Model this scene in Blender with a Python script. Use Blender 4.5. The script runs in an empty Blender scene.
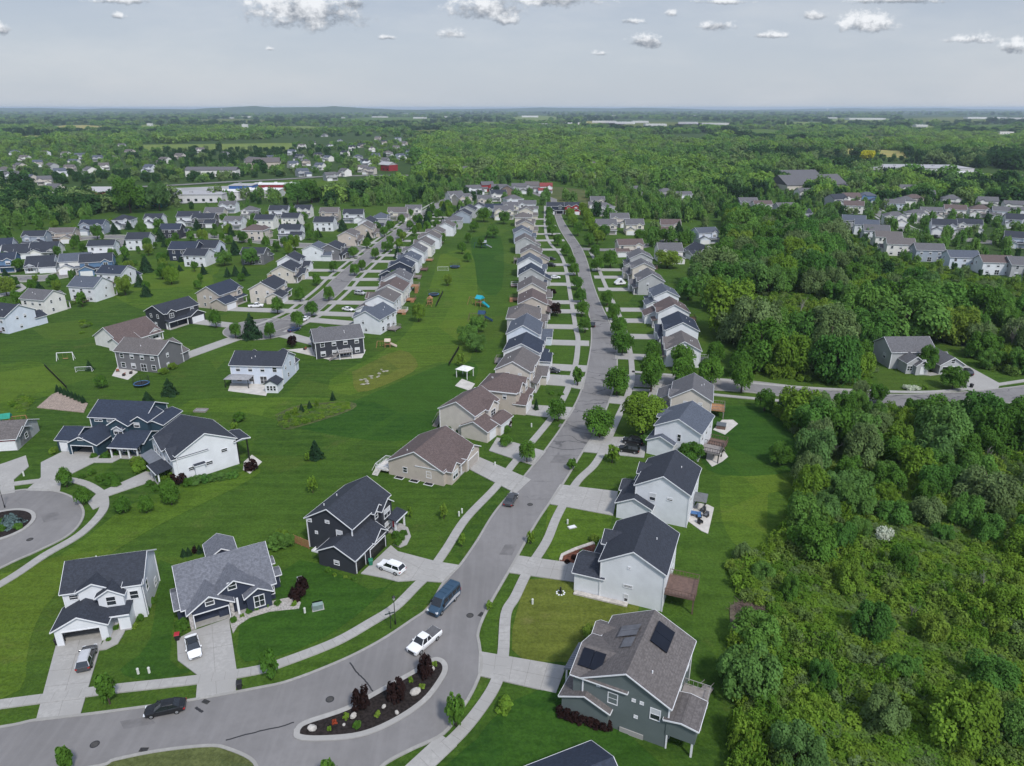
import bpy, bmesh, math, random
import numpy as np
from mathutils import Matrix, Vector
R = math.radians
rnd = random.Random(7)
scene = bpy.context.scene
col = scene.collection

# ------------------------------------------------------------------ camera
CH, CF, CP = 72.0, 710.0, R(21.2)
SP, CC = math.sin(CP), math.cos(CP)
cam_d = bpy.data.cameras.new('camera')
cam_d.sensor_width = 36.0
cam_d.lens = CF / 1024 * 36.0
cam_d.clip_start = 1.0
cam_d.clip_end = 60000
cam = bpy.data.objects.new('camera', cam_d)
cam.location = (0, 0, CH)
cam.rotation_euler = (math.pi / 2 - CP, 0, 0)
col.objects.link(cam)
scene.camera = cam


def G(px, py, z=0.0):
    """the place on the land (height z) seen at a point of the survey photograph"""
    u, v = (px - 512) / CF, (py - 383) / CF
    t = (CH - z) / (SP + v * CC)
    return Vector((t * u, t * (CC - v * SP)))


def inv(x, y, z=0.0):
    f = y * CC + (CH - z) * SP
    up = y * SP - (CH - z) * CC
    return 512 + CF * x / f, 383 - CF * up / f


def GP(pts, z=0.0):
    return [G(p[0], p[1], z) for p in pts]


# ------------------------------------------------------------------ mesh helper
class MB:
    def __init__(s):
        s.v, s.f, s.m = [], [], []
        s.uv = None

    def add(s, vs, fs, mi=0):
        b = len(s.v)
        s.v += [tuple(p) for p in vs]
        s.f += [tuple(i + b for i in f) for f in fs]
        s.m += [mi] * len(fs)

    def hexa(s, p, mi=0):
        s.add(p, [(0, 3, 2, 1), (4, 5, 6, 7), (0, 1, 5, 4), (1, 2, 6, 5), (2, 3, 7, 6), (3, 0, 4, 7)], mi)

    def box(s, x0, x1, y0, y1, z0, z1, mi=0):
        s.hexa([(x0, y0, z0), (x1, y0, z0), (x1, y1, z0), (x0, y1, z0), (x0, y0, z1), (x1, y0, z1), (x1, y1, z1), (x0, y1, z1)], mi)

    def rbox(s, cx, cy, z0, z1, lx, ly, ang, mi=0):
        c, q = math.cos(ang), math.sin(ang)
        P = [(cx + a * lx / 2 * c - b * ly / 2 * q, cy + a * lx / 2 * q + b * ly / 2 * c) for a, b in ((-1, -1), (1, -1), (1, 1), (-1, 1))]
        s.hexa([(x, y, z0) for x, y in P] + [(x, y, z1) for x, y in P], mi)

    def extr(s, poly, fn0, fn1, mi=0):
        n = len(poly)
        vs = [fn0(*p) for p in poly] + [fn1(*p) for p in poly]
        fs = [tuple(range(n - 1, -1, -1)), tuple(range(n, 2 * n))] + [(i, (i + 1) % n, n + (i + 1) % n, n + i) for i in range(n)]
        s.add(vs, fs, mi)

    def extr_x(s, poly, x0, x1, mi=0):
        s.extr(poly, lambda a, b: (x0, a, b), lambda a, b: (x1, a, b), mi)

    def extr_y(s, poly, y0, y1, mi=0):
        s.extr(poly, lambda a, b: (a, y0, b), lambda a, b: (a, y1, b), mi)

    def prism(s, poly, z0, z1, mi=0):
        s.extr(poly, lambda a, b: (a, b, z0), lambda a, b: (a, b, z1), mi)

    def tube(s, p0, p1, r0, r1=None, n=8, mi=0, cap=True):
        r1 = r0 if r1 is None else r1
        p0, p1 = Vector(p0), Vector(p1)
        d = (p1 - p0).normalized()
        a = d.orthogonal().normalized()
        b = d.cross(a)
        vs = []
        for p, r in ((p0, r0), (p1, r1)):
            for i in range(n):
                t = 2 * math.pi * i / n
                vs.append(p + a * (r * math.cos(t)) + b * (r * math.sin(t)))
        fs = [(i, (i + 1) % n, n + (i + 1) % n, n + i) for i in range(n)]
        if cap:
            fs += [tuple(range(n - 1, -1, -1)), tuple(range(n, 2 * n))]
        s.add(vs, fs, mi)

    def ball(s, c, rx, ry, rz, n=8, m=6, mi=0, jit=0.0, rg=rnd):
        vs, fs = [], []
        for j in range(1, m):
            th = math.pi * j / m
            for i in range(n):
                ph = 2 * math.pi * i / n
                k = 1 + rg.uniform(-jit, jit)
                vs.append((c[0] + rx * k * math.sin(th) * math.cos(ph), c[1] + ry * k * math.sin(th) * math.sin(ph), c[2] + rz * k * math.cos(th)))
        t, b = len(vs), len(vs) + 1
        vs += [(c[0], c[1], c[2] + rz), (c[0], c[1], c[2] - rz)]
        for j in range(m - 2):
            for i in range(n):
                fs.append((j * n + i, (j + 1) * n + i, (j + 1) * n + (i + 1) % n, j * n + (i + 1) % n))
        for i in range(n):
            fs.append((t, i, (i + 1) % n))
            fs.append((b, (m - 2) * n + (i + 1) % n, (m - 2) * n + i))
        s.add(vs, fs, mi)

    def mesh(s, name, mats, smooth=False):
        me = bpy.data.meshes.new(name)
        me.from_pydata(s.v, [], s.f)
        for m in (mats if isinstance(mats, (list, tuple)) else [mats]):
            me.materials.append(m)
        if any(s.m):
            me.polygons.foreach_set('material_index', s.m)
        if smooth:
            me.polygons.foreach_set('use_smooth', [True] * len(s.f))
        me.update()
        return me

    def build(s, name, mats, parent=None, loc=(0, 0, 0), rz=0.0, smooth=False):
        return put(name, s.mesh(name, mats, smooth), parent, loc, rz)


def put(name, me, parent=None, loc=(0, 0, 0), rz=0.0, scale=None):
    o = bpy.data.objects.new(name, me)
    col.objects.link(o)
    o.parent = parent
    o.location = loc
    if rz:
        o.rotation_euler = (0, 0, rz)
    if scale:
        o.scale = scale
    return o


def tag(o, label=None, cat=None, group=None, kind=None):
    if label: o['label'] = label
    if cat: o['category'] = cat
    if group: o['group'] = group
    if kind: o['kind'] = kind
    return o


def thing(name, label, cat, loc, rz=0.0, group=None):
    o = put(name, None, None, (loc[0], loc[1], loc[2] if len(loc) > 2 else 0.0), rz)
    return tag(o, label, cat, group)


ORD = ('first second third fourth fifth sixth seventh eighth ninth tenth eleventh twelfth thirteenth fourteenth fifteenth sixteenth '
       'seventeenth eighteenth nineteenth twentieth').split()
TENS = {2: 'twenty', 3: 'thirty', 4: 'forty', 5: 'fifty', 6: 'sixty', 7: 'seventy', 8: 'eighty', 9: 'ninety'}


def nth(i):
    if i < 20:
        return ORD[i]
    n = i + 1
    if n % 10 == 0:
        return TENS[n // 10][:-1] + 'ieth'
    return TENS[n // 10] + '-' + ORD[n % 10 - 1]


# ------------------------------------------------------------------ materials
def nodes(name):
    m = bpy.data.materials.new(name)
    m.use_nodes = True
    nt = m.node_tree
    nt.nodes.clear()
    out = nt.nodes.new('ShaderNodeOutputMaterial')
    return m, nt, out


def N(nt, typ, ins=None, **kw):
    n = nt.nodes.new(typ)
    for k, v in kw.items():
        setattr(n, k, v)
    for k, v in (ins or {}).items():
        if isinstance(v, bpy.types.NodeSocket):
            nt.links.new(v, n.inputs[k])
        else:
            n.inputs[k].default_value = v
    return n


def math_(nt, op, a, b=None, c=None, clamp=False):
    n = nt.nodes.new('ShaderNodeMath')
    n.operation = op
    n.use_clamp = clamp
    for i, v in enumerate((a, b, c)):
        if v is None: continue
        if isinstance(v, bpy.types.NodeSocket):
            nt.links.new(v, n.inputs[i])
        else:
            n.inputs[i].default_value = v
    return n.outputs[0]


def mix_(nt, f, a, b, blend='MIX'):
    n = nt.nodes.new('ShaderNodeMix')
    n.data_type = 'RGBA'
    n.blend_type = blend
    for i, v in ((0, f), (6, a), (7, b)):
        if isinstance(v, bpy.types.NodeSocket):
            nt.links.new(v, n.inputs[i])
        else:
            n.inputs[i].default_value = v if i == 0 else (v[0], v[1], v[2], 1)
    return n.outputs[2]


def noise_(nt, vec, scale, detail=3, rough=.55, stretch=None):
    if stretch:
        mp = N(nt, 'ShaderNodeMapping', {'Vector': vec, 'Scale': stretch[:3]})
        if len(stretch) > 3: mp.inputs['Rotation'].default_value = (0, 0, stretch[3])
        vec = mp.outputs[0]
    return N(nt, 'ShaderNodeTexNoise', {'Vector': vec, 'Scale': scale, 'Detail': detail, 'Roughness': rough}).outputs[0]


def sstep(nt, x, lo, hi):
    return N(nt, 'ShaderNodeMapRange', {'Value': x, 'From Min': lo, 'From Max': hi}, interpolation_type='SMOOTHSTEP').outputs[0]


def scl(c, k):
    return tuple(max(0, min(1, x * k)) for x in c)


_M = {}


def pbr(name, c, rough=.8, var=.12, scale=2.0, spec=.25, metal=0.0, fine=None, coat=0.0):
    if name in _M: return _M[name]
    m, nt, out = nodes(name)
    b = N(nt, 'ShaderNodeBsdfPrincipled', {'Roughness': rough, 'Specular IOR Level': spec, 'Metallic': metal, 'Coat Weight': coat})
    tc = N(nt, 'ShaderNodeTexCoord').outputs['Object']
    f = noise_(nt, tc, scale, 3)
    f = sstep(nt, f, .3, .7)
    cc = mix_(nt, f, scl(c, 1 - var), scl(c, 1 + var))
    if fine:
        f2 = sstep(nt, noise_(nt, tc, fine[0], 2), .35, .65)
        cc = mix_(nt, f2, scl(c, 1 - fine[1]), cc)
    nt.links.new(cc, b.inputs['Base Color'])
    nt.links.new(b.outputs[0], out.inputs[0])
    _M[name] = m
    return m


def siding(name, c):
    if name in _M: return _M[name]
    m, nt, out = nodes(name)
    tc = N(nt, 'ShaderNodeTexCoord').outputs['Object']
    sep = N(nt, 'ShaderNodeSeparateXYZ', {0: tc})
    z = math_(nt, 'FRACT', math_(nt, 'MULTIPLY', sep.outputs[2], 5.0))
    line = sstep(nt, z, 0.0, .18)
    f = sstep(nt, noise_(nt, tc, .5, 4), .3, .7)
    cc = mix_(nt, f, scl(c, .93), scl(c, 1.04))
    cc = mix_(nt, line, scl(c, .78), cc)
    b = N(nt, 'ShaderNodeBsdfPrincipled', {'Roughness': .62, 'Specular IOR Level': .3, 'Base Color': cc})
    bp = N(nt, 'ShaderNodeBump', {'Strength': .35, 'Distance': .02, 'Height': z})
    nt.links.new(bp.outputs[0], b.inputs['Normal'])
    nt.links.new(b.outputs[0], out.inputs[0])
    _M[name] = m
    return m


def shingle(name, c):
    if name in _M: return _M[name]
    m, nt, out = nodes(name)
    tc = N(nt, 'ShaderNodeTexCoord').outputs['Object']
    f1 = sstep(nt, noise_(nt, tc, 2.6, 3, .7), .35, .65)
    f2 = sstep(nt, noise_(nt, tc, .35, 3), .3, .7)
    cc = mix_(nt, f1, scl(c, .72), scl(c, 1.22))
    cc = mix_(nt, math_(nt, 'MULTIPLY', f2, .35), cc, scl(c, .8))
    sep = N(nt, 'ShaderNodeSeparateXYZ', {0: tc})
    z = math_(nt, 'FRACT', math_(nt, 'MULTIPLY', sep.outputs[2], 6.5))
    cc = mix_(nt, sstep(nt, z, .0, .25), scl(c, .72), cc)
    b = N(nt, 'ShaderNodeBsdfPrincipled', {'Roughness': .78, 'Specular IOR Level': .35, 'Base Color': cc})
    bp = N(nt, 'ShaderNodeBump', {'Strength': .5, 'Distance': .03, 'Height': f1})
    nt.links.new(bp.outputs[0], b.inputs['Normal'])
    nt.links.new(b.outputs[0], out.inputs[0])
    _M[name] = m
    return m


def lawn(name, a, b_, dry=(.12, .13, .035), dryamt=.5, stripe=None):
    """mown grass: broad tone drift, mower passes, thin worn patches, blade grain"""
    if name in _M: return _M[name]
    m, nt, out = nodes(name)
    tc = N(nt, 'ShaderNodeTexCoord').outputs['Object']
    big = sstep(nt, noise_(nt, tc, .035, 4, .6), .32, .68)
    mid = sstep(nt, noise_(nt, tc, .16, 5, .68), .34, .66)
    sm = sstep(nt, noise_(nt, tc, .7, 4, .7), .36, .64)
    fine = noise_(nt, tc, 2.2, 3, .75)
    cc = mix_(nt, big, a, b_)
    lot = N(nt, 'ShaderNodeTexVoronoi', {'Vector': tc, 'Scale': .042}, feature='F1').outputs['Color']
    lotv = N(nt, 'ShaderNodeSeparateColor', {0: lot}).outputs[0]
    cc = mix_(nt, math_(nt, 'MULTIPLY', sstep(nt, lotv, .25, .85), .75), cc, (a[0] * .55, a[1] * .7, a[2] * .85))
    cc = mix_(nt, math_(nt, 'MULTIPLY', mid, .55), cc, scl(a, .58))
    cc = mix_(nt, math_(nt, 'MULTIPLY', sm, .42), cc, scl(b_, 1.28))
    dryl = sstep(nt, N(nt, 'ShaderNodeSeparateColor', {0: lot}).outputs[1], .72, .95)
    cc = mix_(nt, math_(nt, 'MULTIPLY', dryl, .4), cc, (b_[0] * 1.45, b_[1] * 1.12, b_[2] * 1.2))
    worn = sstep(nt, noise_(nt, tc, .09, 7, .75), .55, .74)
    cc = mix_(nt, math_(nt, 'MULTIPLY', worn, dryamt), cc, dry)
    st = stripe or (.05, .62, 1, .35)
    streak = sstep(nt, noise_(nt, tc, 1.0, 2, .6, st), .38, .62)
    cc = mix_(nt, math_(nt, 'MULTIPLY', streak, .3), cc, scl(b_, 1.45))
    cc = mix_(nt, math_(nt, 'MULTIPLY', sstep(nt, fine, .38, .66), .5), cc, scl(a, .5))
    bs = N(nt, 'ShaderNodeBsdfPrincipled', {'Roughness': .95, 'Specular IOR Level': .1, 'Base Color': cc})
    bp = N(nt, 'ShaderNodeBump', {'Strength': .6, 'Distance': .25, 'Height': math_(nt, 'ADD', math_(nt, 'MULTIPLY', mid, .7), fine)})
    nt.links.new(bp.outputs[0], bs.inputs['Normal'])
    nt.links.new(bs.outputs[0], out.inputs[0])
    _M[name] = m
    return m


def asphalt():
    m, nt, out = nodes('asphalt')
    tc = N(nt, 'ShaderNodeTexCoord').outputs['Object']
    c = (.182, .176, .175)
    big = sstep(nt, noise_(nt, tc, .06, 4, .6), .3, .7)
    mid = sstep(nt, noise_(nt, tc, .8, 4, .7), .3, .7)
    cc = mix_(nt, big, scl(c, .85), scl(c, 1.1))
    cc = mix_(nt, math_(nt, 'MULTIPLY', mid, .3), cc, scl(c, .72))
    strk = sstep(nt, noise_(nt, tc, 1.0, 3, .6, (.9, .06, 1, .15)), .42, .68)
    cc = mix_(nt, math_(nt, 'MULTIPLY', strk, .25), cc, scl(c, 1.3))
    # crack sealing: bands that cross the lane, thin and wandering, denser up the street
    w = N(nt, 'ShaderNodeTexNoise', {'Vector': tc, 'Scale': .25, 'Detail': 3.0}).outputs[1]
    off = N(nt, 'ShaderNodeVectorMath', {0: w, 1: (5, 5, 0)}, operation='MULTIPLY').outputs[0]
    wv = N(nt, 'ShaderNodeVectorMath', {0: tc, 1: off}, operation='ADD').outputs[0]
    mp = N(nt, 'ShaderNodeMapping', {'Vector': wv, 'Scale': (.05, .16, 0)})
    vo = N(nt, 'ShaderNodeTexVoronoi', {'Vector': mp.outputs[0], 'Scale': 1.0}, feature='DISTANCE_TO_EDGE')
    sep = N(nt, 'ShaderNodeSeparateXYZ', {0: tc})
    far = sstep(nt, sep.outputs[1], 105, 165)
    line = math_(nt, 'SUBTRACT', 1.0, sstep(nt, vo.outputs[0], .006, .022))
    gate = sstep(nt, noise_(nt, tc, .13, 2), .42, .55)
    line = math_(nt, 'MULTIPLY', math_(nt, 'MULTIPLY', line, gate), far)
    cc = mix_(nt, math_(nt, 'MULTIPLY', line, .8), cc, (.05, .05, .055))
    b = N(nt, 'ShaderNodeBsdfPrincipled', {'Roughness': .9, 'Specular IOR Level': .25, 'Base Color': cc})
    nt.links.new(b.outputs[0], out.inputs[0])
    return m


def leafmat(name, cols, trans=.25):
    """leaves: every plant takes its own tone from the ramp, with clump to clump drift"""
    if name in _M: return _M[name]
    m, nt, out = nodes(name)
    oi = N(nt, 'ShaderNodeObjectInfo').outputs['Random']
    rp = N(nt, 'ShaderNodeValToRGB', {0: oi})
    el = rp.color_ramp.elements
    while len(el) < len(cols): el.new(.5)
    for i, c in enumerate(cols):
        el[i].position = i / max(1, len(cols) - 1)
        el[i].color = (*c, 1)
    tc = N(nt, 'ShaderNodeTexCoord').outputs['Object']
    f = sstep(nt, noise_(nt, tc, .9, 2), .3, .7)
    v = math_(nt, 'MULTIPLY_ADD', f, .55, .72)
    hs = N(nt, 'ShaderNodeHueSaturation', {'Color': rp.outputs[0], 'Value': v})
    d = N(nt, 'ShaderNodeBsdfDiffuse', {'Color': hs.outputs[0]})
    t = N(nt, 'ShaderNodeBsdfTranslucent', {'Color': hs.outputs[0]})
    mx = N(nt, 'ShaderNodeMixShader', {0: trans, 1: d.outputs[0], 2: t.outputs[0]})
    nt.links.new(mx.outputs[0], out.inputs[0])
    _M[name] = m
    return m


WALL = {'white': (.63, .65, .68), 'offwhite': (.66, .65, .62), 'tan': (.44, .39, .34), 'beige': (.52, .48, .43), 'cream': (.6, .57, .48), 'grey': (.36, .37, .38),
        'dark grey': (.14, .14, .15), 'navy': (.028, .036, .06), 'charcoal': (.035, .038, .048), 'blue-grey': (.3, .34, .4), 'pale blue': (.55, .6, .68),
        'green-grey': (.115, .14, .14), 'teal': (.03, .06, .085), 'blue': (.1, .18, .3), 'brown': (.2, .15, .13), 'red': (.28, .03, .035)}
ROOF = {'slate': (.028, .033, .046), 'navy': (.024, .033, .055), 'grey': (.105, .104, .112), 'brown': (.105, .078, .074), 'grey-brown': (.115, .104, .102), 'red': (.2, .04, .04),
        'blue-grey': (.075, .088, .115), 'cool grey': (.125, .132, .155)}


def wallm(n): return siding('siding ' + n, WALL[n])
def roofm(n): return shingle('shingles ' + n, ROOF[n])


TRIM = pbr('white trim', (.64, .65, .67), .5, .04)
GLASS = pbr('window glass', (.02, .025, .03), .06, .3, 1.0, .9)
BLIND = pbr('window blind', (.5, .51, .53), .3, .05, 1.0, .6)
DARK = pbr('dark void', (.012, .012, .014), .8)
CONC = pbr('concrete', (.315, .308, .295), .9, .09, .25, .2, fine=(2.0, .07))
CONC2 = pbr('older concrete', (.285, .278, .262), .9, .12, .3, .2, fine=(2.0, .09))
PATIO = pbr('patio concrete', (.45, .43, .4), .9, .1, .6)
MULCH = pbr('dark mulch', (.022, .018, .017), .95, .45, 3.0, .1)
REDMULCH = pbr('red mulch', (.11, .045, .03), .95, .4, 3.0, .1)
WOODD = pbr('brown deck boards', (.13, .085, .07), .7, .15, 2.0)
WOODL = pbr('cedar boards', (.3, .16, .08), .7, .15, 2.0)
WOODG = pbr('grey deck boards', (.22, .2, .19), .7, .15, 2.0)
BLACK = pbr('black metal', (.012, .012, .013), .4, .1, 2.0, .5)
BARK = pbr('bark', (.06, .045, .035), .9, .3, 3.0)
STONE = pbr('boulder', (.4, .38, .35), .85, .25, 1.5)
RUBBER = pbr('tyre rubber', (.012, .012, .012), .85)
RIM = pbr('alloy rim', (.35, .36, .37), .35, .1, 2.0, .5, .6)
ASPH = asphalt()
GREENBOX = pbr('utility green paint', (.2, .27, .25), .6)
# ------------------------------------------------------------------ houses
OCC = []          # (x, y, radius) of ground already taken
SOLAR = pbr('solar glass', (.007, .009, .016), .3, .1, 1.0, .25)
STRIPES = pbr('standing seam metal', (.2, .21, .23), .4, .1, 1.0, .5, .4)
_wc = {}


def win_meshes(w, h, blind, lod):
    k = (round(w, 2), round(h, 2), blind, lod)
    if k not in _wc:
        f = MB()
        t = .11
        f.box(-w / 2 - t, w / 2 + t, -.06, .0, h / 2, h / 2 + t)
        f.box(-w / 2 - t, w / 2 + t, -.08, .0, -h / 2 - t, -h / 2)
        f.box(-w / 2 - t, -w / 2, -.06, .0, -h / 2, h / 2)
        f.box(w / 2, w / 2 + t, -.06, .0, -h / 2, h / 2)
        f.box(-w / 2, w / 2, -.05, .0, -.035, .035)
        if w > 1.3:
            n = 2 if w < 2.2 else 3
            for i in range(1, n):
                x = -w / 2 + w * i / n
                f.box(x - .04, x + .04, -.052, .0, -h / 2, h / 2)
        p = MB()
        p.box(-w / 2, w / 2, -.02, .0, -h / 2, 0 if blind else h / 2)
        if blind: p.box(-w / 2, w / 2, -.024, .0, 0, h / 2, 1)
        if lod == 0:
            _wc[k] = (f.mesh('window', TRIM), p.mesh('pane', [GLASS, BLIND]))
        else:
            q = MB()
            q.v, q.f, q.m = list(f.v), list(f.f), [0] * len(f.f)
            q.add(p.v, p.f, 1)
            q.m[len(f.f):] = [1 + a for a in p.m]
            _wc[k] = (q.mesh('window', [TRIM, GLASS, BLIND]), None)
    return _wc[k]


_gd = {}


def garage_mesh(w, h, mat):
    k = (round(w, 2), round(h, 2), mat.name)
    if k not in _gd:
        g = MB()
        n = 4
        for i in range(n):
            g.box(-w / 2, w / 2, -.06, 0, h * i / n + .015, h * (i + 1) / n - .015)
        g.box(-w / 2, w / 2, -.03, 0, 0, h)
        g.box(-w / 2 - .14, -w / 2, -.09, 0, 0, h, 1)
        g.box(w / 2, w / 2 + .14, -.09, 0, 0, h, 1)
        g.box(-w / 2 - .14, w / 2 + .14, -.09, 0, h, h + .16, 1)
        _gd[k] = g.mesh('garage_door', [mat, TRIM])
    return _gd[k]


DOORM = {'white': TRIM, 'black': BLACK, 'red': pbr('red door', (.3, .02, .03), .5), 'tan': pbr('tan door', (.36, .33, .3), .6), 'grey': pbr('grey door', (.2, .22, .25), .6)}
for k_, c_ in (('white', TRIM),): pass


class House:
    def __init__(s, O, ang, wall, roof, label, group=None, lod=0, trim=True, name='detached_house', cat='house'):
        s.O, s.a = Vector((O[0], O[1])), R(ang)
        s.X = Vector((math.cos(s.a), math.sin(s.a)))
        s.Y = Vector((-s.X.y, s.X.x))
        s.root = thing(name, label, cat, (O[0], O[1]), s.a, group)
        s.w, s.r, s.t, s.vent = MB(), MB(), MB(), MB()
        s.wall, s.roof, s.lod, s.trim = wall, roof, lod, trim

    def W(s, x, y):
        return s.O + s.X * x + s.Y * y

    def block(s, x0, x1, y0, y1, h, ax='x', pitch=.5, oh=.35, z0=0.0, opening=None, hip=False):
        sw = ax == 'y'
        a0, a1, b0, b1 = (y0, y1, x0, x1) if sw else (x0, x1, y0, y1)   # a along the ridge, b across
        P = (lambda a, b, z: (b, a, z)) if sw else (lambda a, b, z: (a, b, z))
        bm = (b0 + b1) / 2
        rise = (b1 - b0) / 2 * pitch
        zr = h + rise
        if hip:
            k = (b1 - b0) / 2
            s.w.box(x0, x1, y0, y1, z0, h)
            e = h + .02 - oh * pitch
            A0, A1, B0, B1 = a0 - oh, a1 + oh, b0 - oh, b1 + oh
            T = .16
            lo = [P(A0, B0, e), P(A1, B0, e), P(A1, B1, e), P(A0, B1, e)]
            up = [P(A0, B0, e + T), P(A1, B0, e + T), P(A1, B1, e + T), P(A0, B1, e + T)]
            m0, m1 = a0 + k, max(a1 - k, a0 + k + .05)
            rg = [P(m0, bm, zr + T), P(m1, bm, zr + T)]
            s.r.add(lo + up + rg, [(3, 2, 1, 0), (0, 1, 5, 4), (1, 2, 6, 5), (2, 3, 7, 6), (3, 0, 4, 7), (4, 5, 9, 8), (5, 6, 9), (6, 7, 8, 9), (7, 4, 8)])
            for i in range(4):
                pass
            if s.trim:
                g = .07
                for (xa, xb, ya, yb) in ((x0 - oh - g, x1 + oh + g, y0 - oh - g, y0 - oh - .003), (x0 - oh - g, x1 + oh + g, y1 + oh + .003, y1 + oh + g),
                                         (x0 - oh - g, x0 - oh - .003, y0 - oh, y1 + oh), (x1 + oh + .003, x1 + oh + g, y0 - oh, y1 + oh)):
                    s.t.box(xa, xb, ya, yb, e - .1, e + T + .01)
            return
        if opening is None:
            poly = [(b0, z0), (b1, z0), (b1, h), (bm, zr), (b0, h)]
            s.w.extr(poly, lambda b, z: P(a0, b, z), lambda b, z: P(a1, b, z))
        else:      # garage with its door rolled up: a hollow shell (ridge runs front to back)
            u0, u1, dh = opening
            t = .15
            s.w.box(x0, x0 + t, y0, y1, z0, h)
            s.w.box(x1 - t, x1, y0, y1, z0, h)
            s.w.box(x0 + t, u0, y0, y0 + t, z0, h)
            s.w.box(u1, x1 - t, y0, y0 + t, z0, h)
            s.w.box(u0, u1, y0, y0 + t, dh, h)
            s.w.extr_y([(x0, h), (x1, h), (bm, zr)], y0, y0 + t)
            g = MB()
            g.box(x0 + t, x1 - t, y0 + t, y1, .02, .1)
            g.build('garage_floor', CONC2, s.root)
            g = MB()
            g.box(u0 - .14, u0, y0 - .06, y0, 0, dh)
            g.box(u1, u1 + .14, y0 - .06, y0, 0, dh)
            g.box(u0 - .14, u1 + .14, y0 - .06, y0, dh, dh + .16)
            g.build('garage_door_frame', TRIM, s.root)
            g = MB()
            g.rbox(u0 + .9, y0 + 4.4, .1, 1.5, .9, .7, 0)
            g.rbox(u1 - 1.0, y0 + 4.0, .1, 1.1, 1.2, .6, .2)
            g.rbox((u0 + u1) / 2, y0 + 4.7, .1, 1.9, 1.6, .5, 0)
            g.build('garage_shelving', pbr('stored things', (.14, .11, .1), .7, .5, 2.0), s.root)
        if s.lod == 0 and s.trim and ax == 'x' and h > 4 and z0 == 0 and (x1 - x0) > 8:
            for cx_ in (x0, x1):
                for cy_ in (y0, y1):
                    s.t.box(cx_ - .09, cx_ + .09, cy_ - .09, cy_ + .09, max(z0, 0) + .02, h - .12)
        T = .17
        za = zr + .02
        for sg in (-1, 1):
            be = b0 - oh if sg < 0 else b1 + oh
            ze = za - pitch * abs(be - bm)
            poly = [(bm, za), (be, ze), (be, ze + T), (bm, za + T)]
            s.r.extr(poly, lambda b, z: P(a0 - oh, b, z), lambda b, z: P(a1 + oh, b, z))
            if s.trim:
                for q in ((a0 - oh - .06, a0 - oh - .004), (a1 + oh + .004, a1 + oh + .06)):
                    poly = [(bm, za + T + .012), (be, ze + T + .012), (be, ze - .02), (bm, za - .02)]
                    s.t.extr(poly, lambda b, z: P(q[0], b, z), lambda b, z: P(q[1], b, z))
                l, r_ = (be - .07, be - .003) if sg < 0 else (be + .003, be + .07)
                s.t.extr([(l, ze + .0), (r_, ze + .0), (r_, ze + T - .02), (l, ze + T - .02)], lambda b, z: P(a0 - oh, b, z), lambda b, z: P(a1 + oh, b, z))

    def box(s, *a): s.w.box(*a)

    def win(s, side, u, z, w, h, at, blind=None):
        if blind is None: blind = rnd.random() < .55
        f, p = win_meshes(w, h, blind, 0 if s.lod == 0 else 1)
        loc, rz = {'F': ((u, at - .012, z), 0), 'B': ((u, at + .012, z), math.pi), 'R': ((at + .012, u, z), math.pi / 2), 'L': ((at - .012, u, z), -math.pi / 2)}[side]
        o = put('window', f, s.root, loc, rz)
        if p: put('pane', p, o)
        return o

    def garage(s, side, u, at, w=4.9, h=2.2, mat='white'):
        loc, rz = {'F': ((u, at - .012, .05), 0), 'R': ((at + .012, u, .05), math.pi / 2), 'L': ((at - .012, u, .05), -math.pi / 2)}[side]
        put('garage_door', garage_mesh(w, h, DOORM[mat]), s.root, loc, rz)

    def door(s, side, u, at, mat='red', w=1.0, h=2.1, z=.25):
        d = MB()
        d.box(-w / 2, w / 2, -.05, 0, 0, h)
        d.box(-w / 2 - .14, -w / 2, -.07, 0, 0, h + .14, 1)
        d.box(w / 2, w / 2 + .14, -.07, 0, 0, h + .14, 1)
        d.box(-w / 2, w / 2, -.07, 0, h, h + .14, 1)
        loc, rz = {'F': ((u, at - .012, z), 0), 'B': ((u, at + .012, z), math.pi), 'R': ((at + .012, u, z), math.pi / 2), 'L': ((at - .012, u, z), -math.pi / 2)}[side]
        o = d.build('door', [DOORM[mat], TRIM], s.root, loc, rz)
        if s.lod == 0:
            k = MB()
            k.ball((w / 2 - .12, -.09, 1.0), .04, .04, .04, 6, 4)
            k.build('handle', RIM, o)

    def porch(s, x0, x1, y0, y1, h=2.7, roof=None, n=2):
        p = MB()
        o = .3
        p.extr_x([(y1, h + .5), (y0 - o, h), (y0 - o, h + .16), (y1, h + .66)], x0 - o, x1 + o)
        p.build('porch_roof', roofm(roof or s.roof), s.root)
        if s.trim:
            s.t.box(x0 - o, x1 + o, y0 - o - .09, y0 - o - .003, h - .08, h + .13)
        f = MB()
        f.box(x0, x1, y0, y1 - .02, .0, .22)
        f.build('porch_floor', CONC, s.root)
        for i in range(n):
            q = MB()
            x = x0 + .15 + (x1 - x0 - .3) * (i / (n - 1) if n > 1 else .5)
            q.box(x - .13, x + .13, y0 + .05, y0 + .31, .22, h + .1)
            q.build('porch_post', TRIM, s.root)

    def deck(s, x0, x1, y0, y1, z=2.4, mat=WOODD, stairs=None, rail=TRIM):
        d = MB()
        d.box(x0, x1, y0, y1, z - .22, z)
        o = d.build('deck', mat, s.root)
        for x in (x0 + .2, x1 - .2):
            q = MB()
            q.box(x - .1, x + .1, y1 - .3, y1 - .1, 0, z - .22)
            q.build('deck_post', rail if z > 1 else mat, o)
        q = MB()
        H = z + 1.0
        for a, b, c, e in ((x0, x1, y1 - .06, y1), (x0, x0 + .06, y0, y1 - .06), (x1 - .06, x1, y0, y1 - .06)):
            q.box(a, b, c, e, H - .08, H)
            q.box(a, b, c, e, z + .12, z + .18)
        n = max(2, int((x1 - x0) / .5))
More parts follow.
